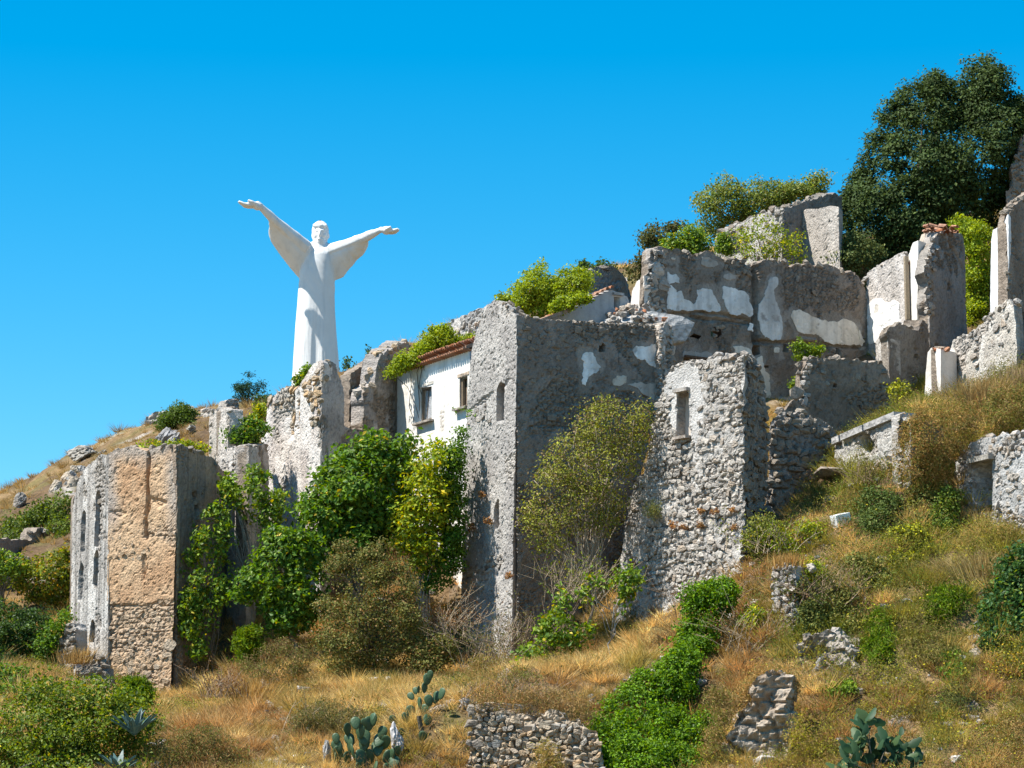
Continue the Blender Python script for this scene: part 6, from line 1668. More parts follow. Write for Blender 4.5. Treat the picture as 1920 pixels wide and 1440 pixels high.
# --- the right hand slope
for nm, lab, cat, poly, Y, pal, kw in [
    ('straw_bush', 'rounded brown green bush above the doorway wall', 'bush', [(1690, 900), (1676, 850), (1690, 800), (1722, 770), (1770, 755), (1800, 750), (1830, 765), (1840, 800), (1835, 830), (1800, 850), (1790, 880), (1770, 900), (1740, 905), (1715, 915)], 113.8, [(4, (.22, .16, .05)), (3, (.27, .17, .065)), (3, (.12, .125, .03))], dict(depth=1.4, sprays=800, per=16, leaf=.13, aspect=.25)),
    ('rust_bush', 'rust tinted bush at the right edge under the tall wall', 'bush', [(1850, 810), (1845, 770), (1860, 740), (1890, 725), (1930, 715), (1970, 720), (1970, 820), (1930, 815), (1890, 818)], 116, [(3, (.12, .13, .03)), (3, (.22, .15, .055)), (2, (.17, .15, .04))], dict(depth=1.0, sprays=480, per=16, leaf=.12, aspect=.3)),
    ('flower_shrub', 'shrub covered in yellow flowers at the middle of the right slope', 'shrub', [(1655, 1040), (1662, 1010), (1680, 990), (1710, 985), (1738, 995), (1748, 1020), (1735, 1045), (1712, 1060), (1690, 1075), (1670, 1065)], 111, YFLOW, dict(depth=.7, sprays=300, per=14, leaf=.11)),
    ('green_scrub', 'dark green scrub left of the flowering shrub', 'shrub', [(1590, 985), (1600, 950), (1625, 925), (1660, 920), (1690, 935), (1700, 965), (1680, 985), (1640, 1000), (1610, 1000)], 113.5, [(4, (.06, .09, .022)), (3, (.09, .115, .03))], dict(depth=.8, sprays=320, per=15, leaf=.12)),
    ('green_scrub', 'deep green scrub clump right of the flowering shrub', 'shrub', [(1740, 985), (1750, 945), (1775, 915), (1795, 925), (1800, 965), (1795, 1000), (1770, 1015), (1750, 1010)], 113, [(3, (.085, .13, .018)), (3, (.055, .085, .018)), (1, (.15, .17, .02))], dict(depth=.7, sprays=280, per=14, leaf=.12)),
    ('grey_scrub', 'dusty grey green scrub below the flowering shrub', 'shrub', [(1580, 1090), (1585, 1050), (1610, 1035), (1640, 1040), (1660, 1065), (1690, 1085), (1700, 1105), (1660, 1118), (1610, 1112)], 108.8, SCRUB, dict(depth=.7, sprays=280, per=14, leaf=.11)),
    ('broom', 'long stemmed green broom leaning on the right slope', 'shrub', [(1740, 1160), (1735, 1120), (1755, 1095), (1790, 1090), (1810, 1110), (1800, 1140), (1775, 1165)], 108, BROOM, dict(depth=.6, sprays=200, per=16, leaf=.28, aspect=.13)),
    ('broom', 'upright green broom below the grey scrub', 'shrub', [(1620, 1230), (1622, 1190), (1632, 1150), (1650, 1140), (1668, 1160), (1672, 1200), (1668, 1240), (1640, 1245)], 106.2, BROOM, dict(depth=.6, sprays=220, per=16, leaf=.24, aspect=.16)),
    ('olive_scrub', 'olive scrub between the stone pillar and the upright broom', 'shrub', [(1550, 1170), (1548, 1120), (1570, 1095), (1600, 1105), (1620, 1130), (1622, 1165), (1600, 1185), (1570, 1190)], 107.2, SCRUB, dict(depth=.7, sprays=260, per=14, leaf=.11)),
    ('yellow_scrub', 'yellowish shrub above the stone pillar', 'shrub', [(1455, 1030), (1462, 1000), (1490, 985), (1525, 980), (1550, 995), (1545, 1020), (1510, 1035), (1480, 1045)], 112.3, YELGRN, dict(depth=.6, sprays=200, per=12, leaf=.11, gap=.15)),
    ('round_shrub', 'small round yellow green shrub left of the stone pillar', 'shrub', [(1388, 1175), (1390, 1155), (1400, 1140), (1416, 1138), (1428, 1150), (1430, 1170), (1415, 1185), (1398, 1186)], 108.2, YELGRN, dict(depth=.5, sprays=110, per=16, leaf=.12)),
    ('round_shrub', 'small dark round shrub right of the stone pillar', 'shrub', [(1484, 1110), (1490, 1098), (1505, 1092), (1518, 1102), (1525, 1120), (1515, 1138), (1496, 1130)], 107.3, [(3, (.10, .12, .03)), (2, (.16, .09, .04)), (3, (.05, .05, .02))], dict(depth=.4, sprays=90, per=16, leaf=.12)),
    ('pillar_shrub', 'yellow sprigged shrub just right of the stone pillar top', 'shrub', [(1492, 1080), (1500, 1060), (1525, 1050), (1545, 1065), (1548, 1090), (1525, 1100), (1505, 1095)], 108, YELGRN, dict(depth=.5, sprays=130, per=12, leaf=.11, gap=.12)),
    ('ivy_patch', 'dark glossy climber hugging the right edge of the slope', 'ivy', [(1832, 1180), (1842, 1145), (1850, 1110), (1870, 1085), (1888, 1050), (1900, 1028), (1960, 1020), (1960, 1200), (1920, 1215), (1890, 1200), (1870, 1230), (1845, 1225)], 107, [(4, (.03, .075, .022)), (3, (.05, .10, .025)), (1, (.11, .15, .02))], dict(depth=.9, sprays=520, per=13, leaf=.18)),
    ('orange_shrub', 'shrub with orange yellow flowers below the dark glossy climber', 'shrub', [(1840, 1260), (1850, 1225), (1880, 1205), (1920, 1200), (1950, 1215), (1950, 1270), (1900, 1275), (1865, 1272)], 105.2, [(2, (.34, .22, .015)), (4, (.15, .15, .022)), (3, (.10, .11, .022))], dict(depth=.6, sprays=260, per=13, leaf=.11)),
    ('low_shrub', 'low green shrub at the middle of the lower right slope', 'shrub', [(1545, 1310), (1552, 1290), (1575, 1280), (1595, 1285), (1600, 1300), (1580, 1312)], 103.5, BROOM, dict(depth=.4, sprays=130, per=14, leaf=.13)),
    ('low_shrub', 'dark leaved low shrub left of the orange flowered shrub', 'shrub', [(1762, 1265), (1765, 1235), (1782, 1215), (1800, 1222), (1805, 1255), (1795, 1275), (1775, 1280)], 105, FIG, dict(depth=.4, sprays=120, per=12, leaf=.14)),
    ('weed_clump', 'pale yellow weeds in front of the dark doorway pilaster', 'weed', [(1672, 760), (1668, 730), (1682, 710), (1700, 722), (1715, 735), (1718, 760), (1700, 775), (1685, 775)], 121, YFLOW, dict(depth=.5, sprays=110, per=11, leaf=.12, gap=.15)),
    ('gable_bush', 'green olive bush at the base of the shaded gable return', 'shrub', [(1398, 1030), (1402, 990), (1420, 962), (1445, 965), (1465, 985), (1480, 1000), (1470, 1030), (1430, 1045)], 113.2, [(4, (.115, .13, .025)), (3, (.16, .16, .03)), (2, (.07, .085, .02))], dict(depth=.6, sprays=260, per=13, leaf=.11)),
    ('slope_bush', 'olive green bush beside the doorway on the right slope', 'shrub', [(1700, 985), (1705, 930), (1730, 900), (1765, 905), (1785, 925), (1780, 950), (1745, 960), (1730, 990)], 114.6, SCRUB, dict(depth=.7, sprays=280, per=14, leaf=.12)),
    ('thyme_cushion', 'pale green cushion plant clinging to the rubble gable', 'plant', [(1211, 962), (1214, 945), (1222, 936), (1233, 940), (1236, 955), (1230, 968), (1220, 968)], 117.7, [(3, (.17, .18, .05)), (2, (.23, .22, .08))], dict(depth=.3, sprays=60, per=16, leaf=.1, aspect=.2)),
    ('meadow_shrub', 'dull green shrub at the far bottom right of the slope', 'shrub', [(1740, 1330), (1750, 1300), (1785, 1285), (1820, 1295), (1830, 1320), (1800, 1340), (1765, 1342)], 102.4, [(4, (.09, .105, .035)), (3, (.12, .12, .04))], dict(depth=.5, sprays=170, per=14, leaf=.13, aspect=.2)),
    ('shade_bush', 'dark green shrub under the olive brown bush', 'shrub', [(770, 1250), (775, 1220), (800, 1200), (830, 1190), (850, 1205), (845, 1240), (815, 1262), (790, 1265)], 116.5, OLIVE, dict(depth=.6, sprays=220, per=14, leaf=.12)),
    ('wall_scrub', 'pale grass clump growing in front of the retaining wall', 'shrub', [(1005, 1450), (1008, 1405), (1020, 1385), (1035, 1390), (1050, 1420), (1052, 1450)], 100.9, [(4, (.34, .25, .095)), (2, (.22, .2, .05))], dict(depth=.3, sprays=120, per=14, leaf=.15, aspect=.12)),
    ('crag_scrub', 'straw scrub draped over the head of the jagged limestone outcrop', 'shrub', [(1378, 1330), (1385, 1290), (1410, 1262), (1450, 1248), (1490, 1255), (1500, 1290), (1488, 1310), (1470, 1290), (1440, 1285), (1415, 1300), (1400, 1330)], 101.6, [(4, (.36, .24, .095)), (3, (.24, .17, .065)), (1, (.18, .18, .04))], dict(depth=.5, sprays=340, per=14, leaf=.13, aspect=.16)),
    ('crag_scrub', 'yellow green scrub along the right foot of the jagged limestone outcrop', 'shrub', [(1478, 1450), (1480, 1400), (1492, 1350), (1515, 1335), (1545, 1360), (1560, 1400), (1560, 1450)], 99.8, [(3, (.22, .20, .045)), (3, (.30, .21, .08)), (2, (.30, .28, .02))], dict(depth=.5, sprays=340, per=13, leaf=.11, aspect=.2)),
    ('crag_scrub', 'brown scrub between the ivy bank and the jagged limestone outcrop', 'shrub', [(1318, 1450), (1325, 1400), (1335, 1350), (1320, 1310), (1345, 1285), (1375, 1300), (1370, 1340), (1352, 1380), (1348, 1450)], 101.5, [(4, (.26, .18, .08)), (3, (.18, .15, .05)), (2, (.15, .17, .03))], dict(depth=.5, sprays=360, per=13, leaf=.12, aspect=.18)),
    ('slope_scrub', 'sunlit straw coloured scrub at the bottom right corner of the slope', 'shrub', [(1780, 1450), (1790, 1400), (1840, 1360), (1890, 1340), (1940, 1340), (1940, 1450)], 100.5, [(4, (.36, .25, .10)), (3, (.24, .18, .07)), (1, (.2, .2, .05))], dict(depth=.5, sprays=480, per=13, leaf=.12, aspect=.18)),
    ('slope_scrub', 'dark green scrub under the small dark round shrub right of the pillar', 'shrub', [(1500, 1180), (1505, 1140), (1530, 1120), (1555, 1135), (1550, 1175), (1525, 1195)], 106.6, [(3, (.06, .08, .02)), (2, (.13, .13, .03))], dict(depth=.5, sprays=200, per=14, leaf=.11)),
    ('slope_scrub', 'olive and gold scrub below the doorway at the right edge', 'shrub', [(1800, 1030), (1810, 990), (1850, 975), (1900, 985), (1940, 1000), (1940, 1040), (1880, 1045), (1840, 1050)], 109.3, [(3, (.30, .22, .08)), (3, (.17, .16, .04)), (1, (.12, .14, .025))], dict(depth=.6, sprays=360, per=13, leaf=.12, aspect=.18)),
    ('wall_scrub', 'straw brown scrub hanging over the top of the retaining wall', 'shrub', [(880, 1345), (890, 1305), (930, 1290), (980, 1295), (1030, 1285), (1090, 1300), (1115, 1330), (1110, 1362), (1085, 1345), (1050, 1338), (1010, 1352), (960, 1345), (920, 1335)], 102.6, [(4, (.30, .20, .085)), (3, (.20, .14, .06)), (2, (.15, .14, .04))], dict(depth=.5, sprays=380, per=14, leaf=.13, aspect=.18)),
    ('bank_scrub', 'dry olive scrub on the grassy bank between the ivy column and the olive brown bush', 'shrub', [(870, 1290), (880, 1240), (920, 1215), (960, 1235), (975, 1275), (950, 1300), (900, 1305)], 110, [(4, (.26, .18, .075)), (3, (.17, .15, .045)), (1, (.2, .2, .03))], dict(depth=.7, sprays=320, per=14, leaf=.12, aspect=.2)),
    ('slope_scrub', 'tall tawny scrub covering the slope under the grey scrub', 'shrub', [(1690, 1200), (1700, 1150), (1730, 1130), (1740, 1165), (1790, 1175), (1815, 1200), (1790, 1240), (1740, 1255), (1700, 1240)], 106.5, [(4, (.24, .19, .07)), (3, (.17, .16, .04)), (2, (.12, .13, .028))], dict(depth=.7, sprays=420, per=14, leaf=.12, aspect=.2)),
    ('slope_scrub', 'mixed yellow and brown scrub right of the crumbling earth bank', 'shrub', [(1610, 1330), (1615, 1280), (1650, 1250), (1700, 1255), (1730, 1290), (1740, 1330), (1700, 1350), (1650, 1345)], 103.5, [(3, (.24, .18, .065)), (3, (.15, .15, .035)), (2, (.28, .26, .02))], dict(depth=.6, sprays=420, per=14, leaf=.11, aspect=.25)),
    ('bank_scrub', 'dull brown and green scrub at the bottom edge right of the corner bush', 'shrub', [(300, 1450), (305, 1400), (340, 1370), (390, 1365), (440, 1385), (470, 1420), (460, 1455)], 102.5, [(3, (.14, .125, .04)), (3, (.23, .15, .065)), (2, (.10, .115, .025))], dict(depth=.6, sprays=480, per=14, leaf=.12, aspect=.25)),
    ('bank_scrub', 'grey green scrub on the bank left of the smaller prickly pear', 'shrub', [(550, 1370), (560, 1335), (600, 1315), (650, 1320), (690, 1335), (690, 1360), (640, 1375), (590, 1385)], 106, [(3, (.12, .115, .04)), (3, (.20, .15, .06)), (2, (.10, .11, .03))], dict(depth=.5, sprays=320, per=14, leaf=.11, aspect=.25)),
    ('heather_bush', 'brownish green heather mound below the smaller fig tree', 'shrub', [(455, 1290), (452, 1255), (470, 1225), (505, 1205), (545, 1200), (580, 1210), (592, 1240), (575, 1275), (540, 1290), (495, 1300)], 118, [(4, (.13, .125, .035)), (3, (.18, .12, .06)), (2, (.08, .09, .022))], dict(depth=.9, sprays=420, per=15, leaf=.1, aspect=.3)),
]:
    kw.setdefault('rad', .15)
    plant(nm, lab, cat, poly, Y, pal, trunk=False, seed=500 + int(poly[0][0] + poly[0][1]) % 997, mat=M_LEAF_DULL if nm not in ('ivy_patch',) else M_LEAF, lump=26, **kw)

# tall dry grass tufts
def tuft(label, px, Y, n, h, wpx, seed, col=(.34, .24, .10), lean=.1):
    rng = np.random.default_rng(seed)
    b = P(px[0], px[1], min(Y, ground_hit(*px)[0]))
    x = rng.normal(size=n) * wpx * Y / F * .35; y = rng.normal(size=n) * .4
    st = b + np.stack([x, y, -.2 + 0 * x], 1)
    d = unit(np.stack([x * .5 + rng.normal(size=n) * .16 + lean, rng.normal(size=n) * .16, np.ones(n)], 1))
    hh = (h * rng.uniform(.5, 1.1, n))[:, None]
    side = unit(np.stack([rng.normal(size=n), rng.normal(size=n), 0 * x], 1)) * .013
    m = st + d * hh * .55; e = st + d * hh + np.stack([rng.normal(size=n) * .12, rng.normal(size=n) * .12, -.08 * hh[:, 0]], 1) * hh
    V = np.stack([st - side, st + side, m + side * .8, m - side * .8, e], 1).reshape(-1, 3)
    i = np.arange(n)[:, None] * 5
    T = i + np.array([[2, 4, 3]]); Q = i + np.array([[0, 1, 2, 3]])
    C = np.repeat(np.array(col)[None] * rng.uniform(.65, 1.3, (n, 1)), 5, 0)
    o = link('grass_tuft', make_mesh('grass_tuft', V - b, tris=T, quads=Q, col=C), M_GRASS, None, tuple(b))
    return tag(o, label, 'grass tuft')


tuft('tall straw coloured grass tuft before the sloping wall', (1845, 770), 119, 1100, 2.2, 70, 601)
tuft('feathery dry grass plume at the right edge under the tall wall', (1905, 730), 120, 350, 1.6, 40, 602, (.30, .22, .12))
tuft('sprawling pale grass tuft left of the dark glossy climber', (1830, 1090), 108, 900, 1.7, 90, 603, (.38, .29, .12), -.25)
tuft('dry grass tuft crowning the stone pillar', (1478, 1056), 107.8, 420, .7, 46, 604, (.42, .26, .09))
tuft('orange dry grass hanging on the stone ledge', (1555, 880), 119, 340, .5, 26, 605, (.42, .24, .08))
tuft('dry grass tuft between the two buttress stones', (150, 1235), 121.5, 420, .8, 50, 606, (.36, .24, .09))
tuft('golden grass tuft on the heather mound', (470, 1300), 113, 420, 1.0, 60, 607, (.42, .27, .09))
tuft('fine straw tuft at the foot of the doorway', (1840, 985), 113, 420, 1.1, 60, 608, (.36, .27, .11))

# ------------------------------------------------------------------ cactus, agave and the broad leaved fig in front


def pad_mesh():
    V, T, Q = ellipsoid((0, 0, .5), (.36, .085, .5), 10)
    V = V.copy(); k = V[:, 2]
    V[:, 0] *= .72 + .45 * np.clip(k, 0, 1) * 1.0
    me = make_mesh('pad', V, tris=T, quads=Q, col=np.tile([.045, .085, .038], (len(V), 1)) * np.linspace(.9, 1.1, len(V))[:, None], smooth=True)
    me.materials.append(M_CACTUS)
    return me


PAD = pad_mesh()


def prickly_pear(label, pads, Y, seed):
    rng = np.random.default_rng(seed)
    bx = np.mean([p[0] for p in pads]); by = max(p[1] for p in pads)
    b = P(bx, by, min(Y, ground_hit(bx, by)[0]))
    t = thing('prickly_pear', label, 'cactus', tuple(b), 'prickly pears on the lower slope')
    for px, py, s, tilt in pads:
        Yp = min(Y, ground_hit(px, py)[0] - .25)
        o = link('pad', PAD, None, t, tuple(P(px, py, Yp + rng.normal() * .2) - b))
        s = s * Y / F
        o.scale = (s * rng.uniform(1.0, 1.25), s * 1.05, s * 1.05)
        o.rotation_euler = (rng.normal() * .25, tilt, rng.normal() * .75)
    V, T, Q = tubes([(np.array([[0, .1, -.4], [.05, .1, .3], [-.05, .05, .9]]), np.array([.12, .1, .08]))], 7)
    link('trunk', make_mesh('trunk', V, tris=T, quads=Q, col=np.tile([.10, .085, .06], (len(V), 1))), M_BARK, t)


prickly_pear('large prickly pear at the bottom edge with many dark pads', [(652, 1380, 24, -.2), (668, 1368, 24, -.1), (640, 1425, 28, -.3), (718, 1405, 28, .3), (684, 1398, 30, -.1), (732, 1445, 28, .3), (656, 1412, 30, .2), (676, 1440, 34, .1), (708, 1418, 32, -.1), (640, 1410, 26, -.6), (632, 1395, 20, -.2), (660, 1400, 26, -.3), (655, 1435, 26, -.4), (675, 1385, 26, .1), (690, 1372, 28, .1), (700, 1362, 24, .05), (698, 1352, 16, 0), (688, 1362, 16, -.5), (680, 1410, 30, .2), (705, 1400, 30, .3), (665, 1425, 30, 0), (712, 1385, 24, .4), (690, 1435, 30, .1), (720, 1430, 26, .5), (645, 1455, 30, -.2), (700, 1460, 32, 0), (735, 1425, 22, .4), (745, 1420, 22, -.2), (670, 1460, 34, 0), (628, 1430, 22, -.7), (725, 1455, 24, .2)], 102.2, 611)
prickly_pear('smaller prickly pear with upright pads above the bottom cactus', [(795, 1300, 20, .1), (800, 1285, 22, .1), (806, 1275, 18, .2), (815, 1320, 24, .3), (825, 1312, 22, .3), (806, 1325, 22, -.2), (775, 1312, 16, -.6), (780, 1302, 14, -.2), (788, 1330, 22, 0), (772, 1345, 22, -.2), (765, 1355, 20, -.4), (778, 1372, 20, .2), (757, 1382, 18, -.5), (745, 1357, 20, -.9), (795, 1345, 24, .1), (785, 1300, 14, -.3), (800, 1360, 22, .3), (790, 1390, 20, .3)], 104.6, 612)


def agave(label, px, Y, n, L, seed):
    rng = np.random.default_rng(seed)
    b = P(px[0], px[1], min(Y, ground_hit(*px)[0] - .3))
    t = thing('agave', label, 'agave', tuple(b))
    for k in range(n):
        a = 2 * math.pi * k / n + rng.normal() * .2
        el = rng.uniform(.5, 1.25)
        d = np.array([math.cos(a) * math.cos(el), math.sin(a) * math.cos(el), math.sin(el)])
        s = np.cross(d, [0, 0, 1.0]); s = s / np.linalg.norm(s)
        up = np.cross(s, d)
        ll = L * rng.uniform(.8, 1.15)
        V = []
        for f, wd in ((0, .09), (.3, .12), (.65, .085), (.9, .03)):
            c = d * ll * f + up * (-.12 * ll * f * f)
            V += [c - s * wd + up * .03, c + s * wd + up * .03, c - up * .035]
        V.append(d * ll - up * .12 * ll)
        Q = [];  T = []
        for r_ in range(3):
            for j in range(3):
                q = r_ * 3
                Q.append((q + j, q + (j + 1) % 3, q + 3 + (j + 1) % 3, q + 3 + j))
        for j in range(3):
            T.append((9 + j, 9 + (j + 1) % 3, 12))
        V = np.array(V)
        link('leaf', make_mesh('leaf', V, tris=np.array(T), quads=np.array(Q), col=np.tile([.075, .135, .125], (len(V), 1)) * rng.uniform(.8, 1.2)), M_CACTUS, t)


agave('blue green agave half hidden in the bottom left bush', (252, 1378), 101.8, 22, .95, 621)
agave('dark agave at the very bottom edge under the corner bush', (222, 1450), 101.0, 18, .9, 622)


def lobed_leaf():
    pts = []
    for a in np.linspace(0, 2 * math.pi, 21)[:-1]:
        rr = .32 + .2 * max(0, math.cos(2.5 * (a - math.pi / 2))) ** .7 + .08 * max(0, math.sin(a))
        pts.append((math.cos(a) * rr * .85, 0.0, math.sin(a) * rr + .42))
    V = np.array([(0, -.03, .3)] + pts)
    V[:, 1] += .18 * np.abs(V[:, 0]) + .12 * (V[:, 2] - .4) ** 2
    T = np.array([(0, 1 + k, 1 + (k + 1) % 20) for k in range(20)])
    return V, T


LV, LT = lobed_leaf()


def leaf_mesh(name, c):
    me = make_mesh(name, LV, tris=LT, col=np.tile(c, (len(LV), 1)), smooth=True)
    me.materials.append(M_LEAF)
    return me


FL = [leaf_mesh('leaf', c) for c in ((.035, .085, .04), (.05, .105, .05), (.03, .07, .032), (.075, .13, .05))]
rng = np.random.default_rng(631)
fb = P(1640, 1475, 97.2)
t = thing('broad_fig', 'broad leaved fig shoot with large dark leaves at the bottom right', 'plant', tuple(fb))
ends = []
for k, (cx, cy, n) in enumerate([(1625, 1360, 11), (1606, 1400, 11), (1660, 1400, 13), (1695, 1405, 12), (1640, 1420, 14), (1600, 1435, 11), (1670, 1440, 14), (1706, 1440, 9), (1580, 1440, 7), (1625, 1385, 8)]):
    c = P(cx, cy, 97.2 + rng.normal() * .25)
    ends.append(c)
    for j in range(n):
        o = link('leaf', FL[int(rng.integers(4))], None, t, tuple(c + rng.normal(size=3) * np.array([.16, .2, .14]) - fb))
        s = rng.uniform(.38, .62)
        o.scale = (s, s, s)
        o.rotation_euler = (rng.uniform(-1.1, -.1), rng.normal() * .8, rng.normal() * .9)
Vt, Tt, Qt = grow(fb, ends, rng, .05, .5)
link('stem', make_mesh('stem', Vt - fb, tris=Tt, quads=Qt, col=np.tile([.2, .18, .14], (len(Vt), 1))), M_BARK, t)


def rock(name, label, px, Y, size, seed, col=(.38, .37, .36), cat='rock', sink=.25, sub=3, rough=.3, rot=None):
    import bmesh
    r = np.random.default_rng(seed)
    bm = bmesh.new()
    bmesh.ops.create_icosphere(bm, subdivisions=sub + 1, radius=1.0)
    V = np.array([v.co[:] for v in bm.verts]); bm.faces.ensure_lookup_table()
    T = np.array([[v.index for v in f.verts] for f in bm.faces]); bm.free()
    d = 1 + rough * 2.6 * (fbm(V[:, 0] * 1.3 + seed, V[:, 1] * 1.3, V[:, 2] * 1.3, seed, 4) - .5)
    for k in range(16):                       # sheared faces
        n = unit(r.normal(size=(1, 3)))[0]; c = r.uniform(.38, .8)
        h = V @ n * d
        d = np.where(h > c, d * c / np.maximum(h, .01), d)
    cr = np.abs(fbm(V[:, 0] * 2.6, V[:, 1] * 2.6 + seed, V[:, 2] * 2.6, seed + 9, 3) - .5)
    V = V * (d + .30 * (fbm(V[:, 0] * 3.5, V[:, 1] * 3.5, V[:, 2] * 3.5, seed + 2, 4) - .5) - .16 * np.exp(-(cr / .03) ** 2))[:, None] * np.array(size) * 1.05
    if rot:
        V = V @ np.array(Matrix.Rotation(rot, 3, 'Y')).T
    b = P(px[0], px[1], ground_hit(px[0], px[1] + .6 * size[2] * F / Y)[0] - .3 * size[1])
    k = fbm(V[:, 0] / .25, V[:, 1] / .25, V[:, 2] / .25, seed + 5, 4)[:, None]
    C = np.array(col) * (.45 + .8 * k)
    o = link(name, make_mesh(name, V, tris=T, col=C), M_ROCK, None, tuple(b))
    return tag(o, label, cat)


rock('boulder', 'upright pale limestone rock beside the large prickly pear', (742, 1398), 102.9, (.32, .4, .85), 702, (.52, .50, .49))
rock('boulder', 'small pale rock left of the large prickly pear', (612, 1415), 102.3, (.18, .3, .6), 704, (.44, .42, .40), rot=.1)
rock('boulder', 'little white round stone in the grass at the far bottom right', (1857, 1293), 103.2, (.17, .17, .14), 711, (.66, .65, .63))
rock('boulder', 'pale rock in the shrubs just right of the white block', (1520, 1022), 111.2, (.3, .3, .22), 712, (.58, .54, .5))
rock('boulder', 'tilted grey crag below the round bush on the hill', (308, 820), 163, (.5, .6, 1.0), 714, (.30, .29, .29), rot=.8)
rock('boulder', 'small crag beside the tilted one on the hill', (325, 828), 162, (.35, .5, .7), 715, (.42, .40, .38), rot=.6)
rock('boulder', 'long pale outcrop on the hill skyline', (158, 850), 169.5, (1.0, .8, .55), 716, (.38, .35, .31), rot=-.3)
rock('boulder', 'pale stone in the hill grass right of the round bush', (360, 805), 164, (.35, .4, .3), 718, (.44, .41, .36))
rock('boulder', 'rocky lip on the left hill edge', (38, 940), 165, (.5, .5, .6), 719, (.33, .3, .27), rot=.5)
rock('boulder', 'jutting pale rock above the doorway wall', (1848, 822), 114.2, (.55, .5, .2), 720, (.55, .52, .48), rot=-.45)
rock('boulder', 'tall dark rock in the dry grass above the retaining wall corner', (1108, 1312), 104.6, (.25, .3, .4), 721, (.3, .3, .29))

def crag_mesh(seed):
    import bmesh
    r = np.random.default_rng(seed)
    bm = bmesh.new(); bmesh.ops.create_icosphere(bm, subdivisions=3, radius=1.0)
    V = np.array([v.co[:] for v in bm.verts]); T = np.array([[v.index for v in f.verts] for f in bm.faces]); bm.free()
    d = 1 + .8 * (fbm(V[:, 0] * 1.2, V[:, 1] * 1.2, V[:, 2] * 1.2, seed, 4) - .5)
    for k in range(14):
        n = unit(r.normal(size=(1, 3)))[0]; c = r.uniform(.4, .8)
        h = V @ n * d
        d = np.where(h > c, d * c / np.maximum(h, .01), d)
    V = V * (d + .35 * (fbm(V[:, 0] * 3, V[:, 1] * 3, V[:, 2] * 3, seed + 2, 4) - .5))[:, None]
    k = fbm(V[:, 0] / .35, V[:, 1] / .35, V[:, 2] / .35, seed + 5, 4)[:, None]
    return V, T, k


def crag_cover(u, v, rg):
    return .5 + 0 * u


CRAG = dict(speck=.25, stone=.55, cover_fn=crag_cover, amp=.75, rough=1.1, rsize=.8, coat=0, pit=.12, streak=.35, stone_a=(.27, .225, .18), stone_b=(.5, .45, .4), coat_a=(.17, .13, .095), coat_b=(.42, .37, .31))
CRAG_TAN = dict(CRAG, coat_a=(.24, .15, .08), coat_b=(.46, .375, .28))
CRAGS = {}
for nm_, c_ in (('grey', (.40, .38, .355)), ('tan', (.46, .385, .30)), ('rust', (.50, .31, .13))):
    for q_ in range(6):
        Vc, Tc, kc = crag_mesh(800 + q_)
        me_ = make_mesh('rock', Vc, tris=Tc, col=np.array(c_) * (.4 + .9 * kc)); me_.materials.append(M_ROCK)
        CRAGS[nm_, q_] = me_


def outcrop(label, poly, n, size, seed, tones=('grey', 'grey', 'tan'), face=None):
    r = np.random.default_rng(seed)
    poly = np.array(poly, float)
    lo, hi = poly.min(0), poly.max(0)
    b = P(*poly.mean(0), ground_hit(*poly.mean(0))[0])
    t = thing('rocky_outcrop', label, 'rocks', tuple(b))
    if face:
        (A, B, row), pg, fs = face
        wall('rock_face', t, Plane(A, B, row), pg, fs, mat=M_ROCK, thick=1.6, cell=.075, jag=.35, jag_side=.3, seed=seed, mitre=.3)
    k = 0
    while k < n:
        x, y = r.uniform(lo[0], hi[0]), r.uniform(lo[1], hi[1])
        if not inside_poly(np.array([x]), np.array([y]), poly)[0]:
            continue
        Yh = ground_hit(x, y)[0]
        s = size * r.uniform(.45, 1.25)
        o = link('rock', CRAGS[tones[int(r.integers(len(tones)))], int(r.integers(6))], None, t, tuple(P(x, y, Yh + s * .05) - b))
        o.scale = (s * r.uniform(.7, 1.2), s, s * r.uniform(.8, 1.7))
        o.rotation_euler = (r.normal() * .35, r.normal() * .35, r.uniform(0, 6.28))
        k += 1


outcrop('jagged limestone outcrop falling away right of the ivy bank', [(1400, 1300), (1420, 1270), (1470, 1262), (1480, 1300), (1455, 1350), (1475, 1400), (1440, 1450), (1350, 1455), (1345, 1400), (1375, 1350)], 30, .36, 861, ('grey', 'grey', 'tan', 'tan', 'rust'), (((1345, 101.6), (1480, 100.4), 1380), [(1330, 1500), (1345, 1440), (1352, 1400), (1375, 1372), (1378, 1345), (1400, 1325), (1408, 1290), (1432, 1268), (1462, 1266), (1478, 1290), (1472, 1330), (1486, 1362), (1480, 1410), (1500, 1440), (1506, 1500)], CRAG_TAN))
outcrop('crumbling pale earth and rock bank below the stone pillar', [(1490, 1240), (1510, 1195), (1560, 1180), (1600, 1210), (1612, 1250), (1570, 1290), (1530, 1300), (1500, 1280)], 18, .3, 862, ('tan', 'grey', 'tan'), (((1490, 105.4), (1612, 104), 1240), [(1480, 1330), (1488, 1250), (1500, 1205), (1520, 1190), (1560, 1178), (1590, 1200), (1606, 1222), (1610, 1262), (1590, 1285), (1560, 1300), (1540, 1330)], CRAG))
outcrop('low broken ledge of rock across the lower right slope', [(1750, 1370), (1780, 1335), (1815, 1310), (1835, 1330), (1800, 1365), (1770, 1395)], 10, .28, 863, ('grey', 'tan'), (((1755, 101.4), (1838, 101.0), 1350), [(1745, 1410), (1762, 1365), (1785, 1342), (1800, 1322), (1822, 1310), (1836, 1325), (1826, 1350), (1800, 1372), (1790, 1410)], CRAG))
outcrop('loose blocks tumbled beside the stone pillar', [(1400, 1080), (1440, 1075), (1445, 1180), (1425, 1210), (1395, 1150)], 16, .22, 864)
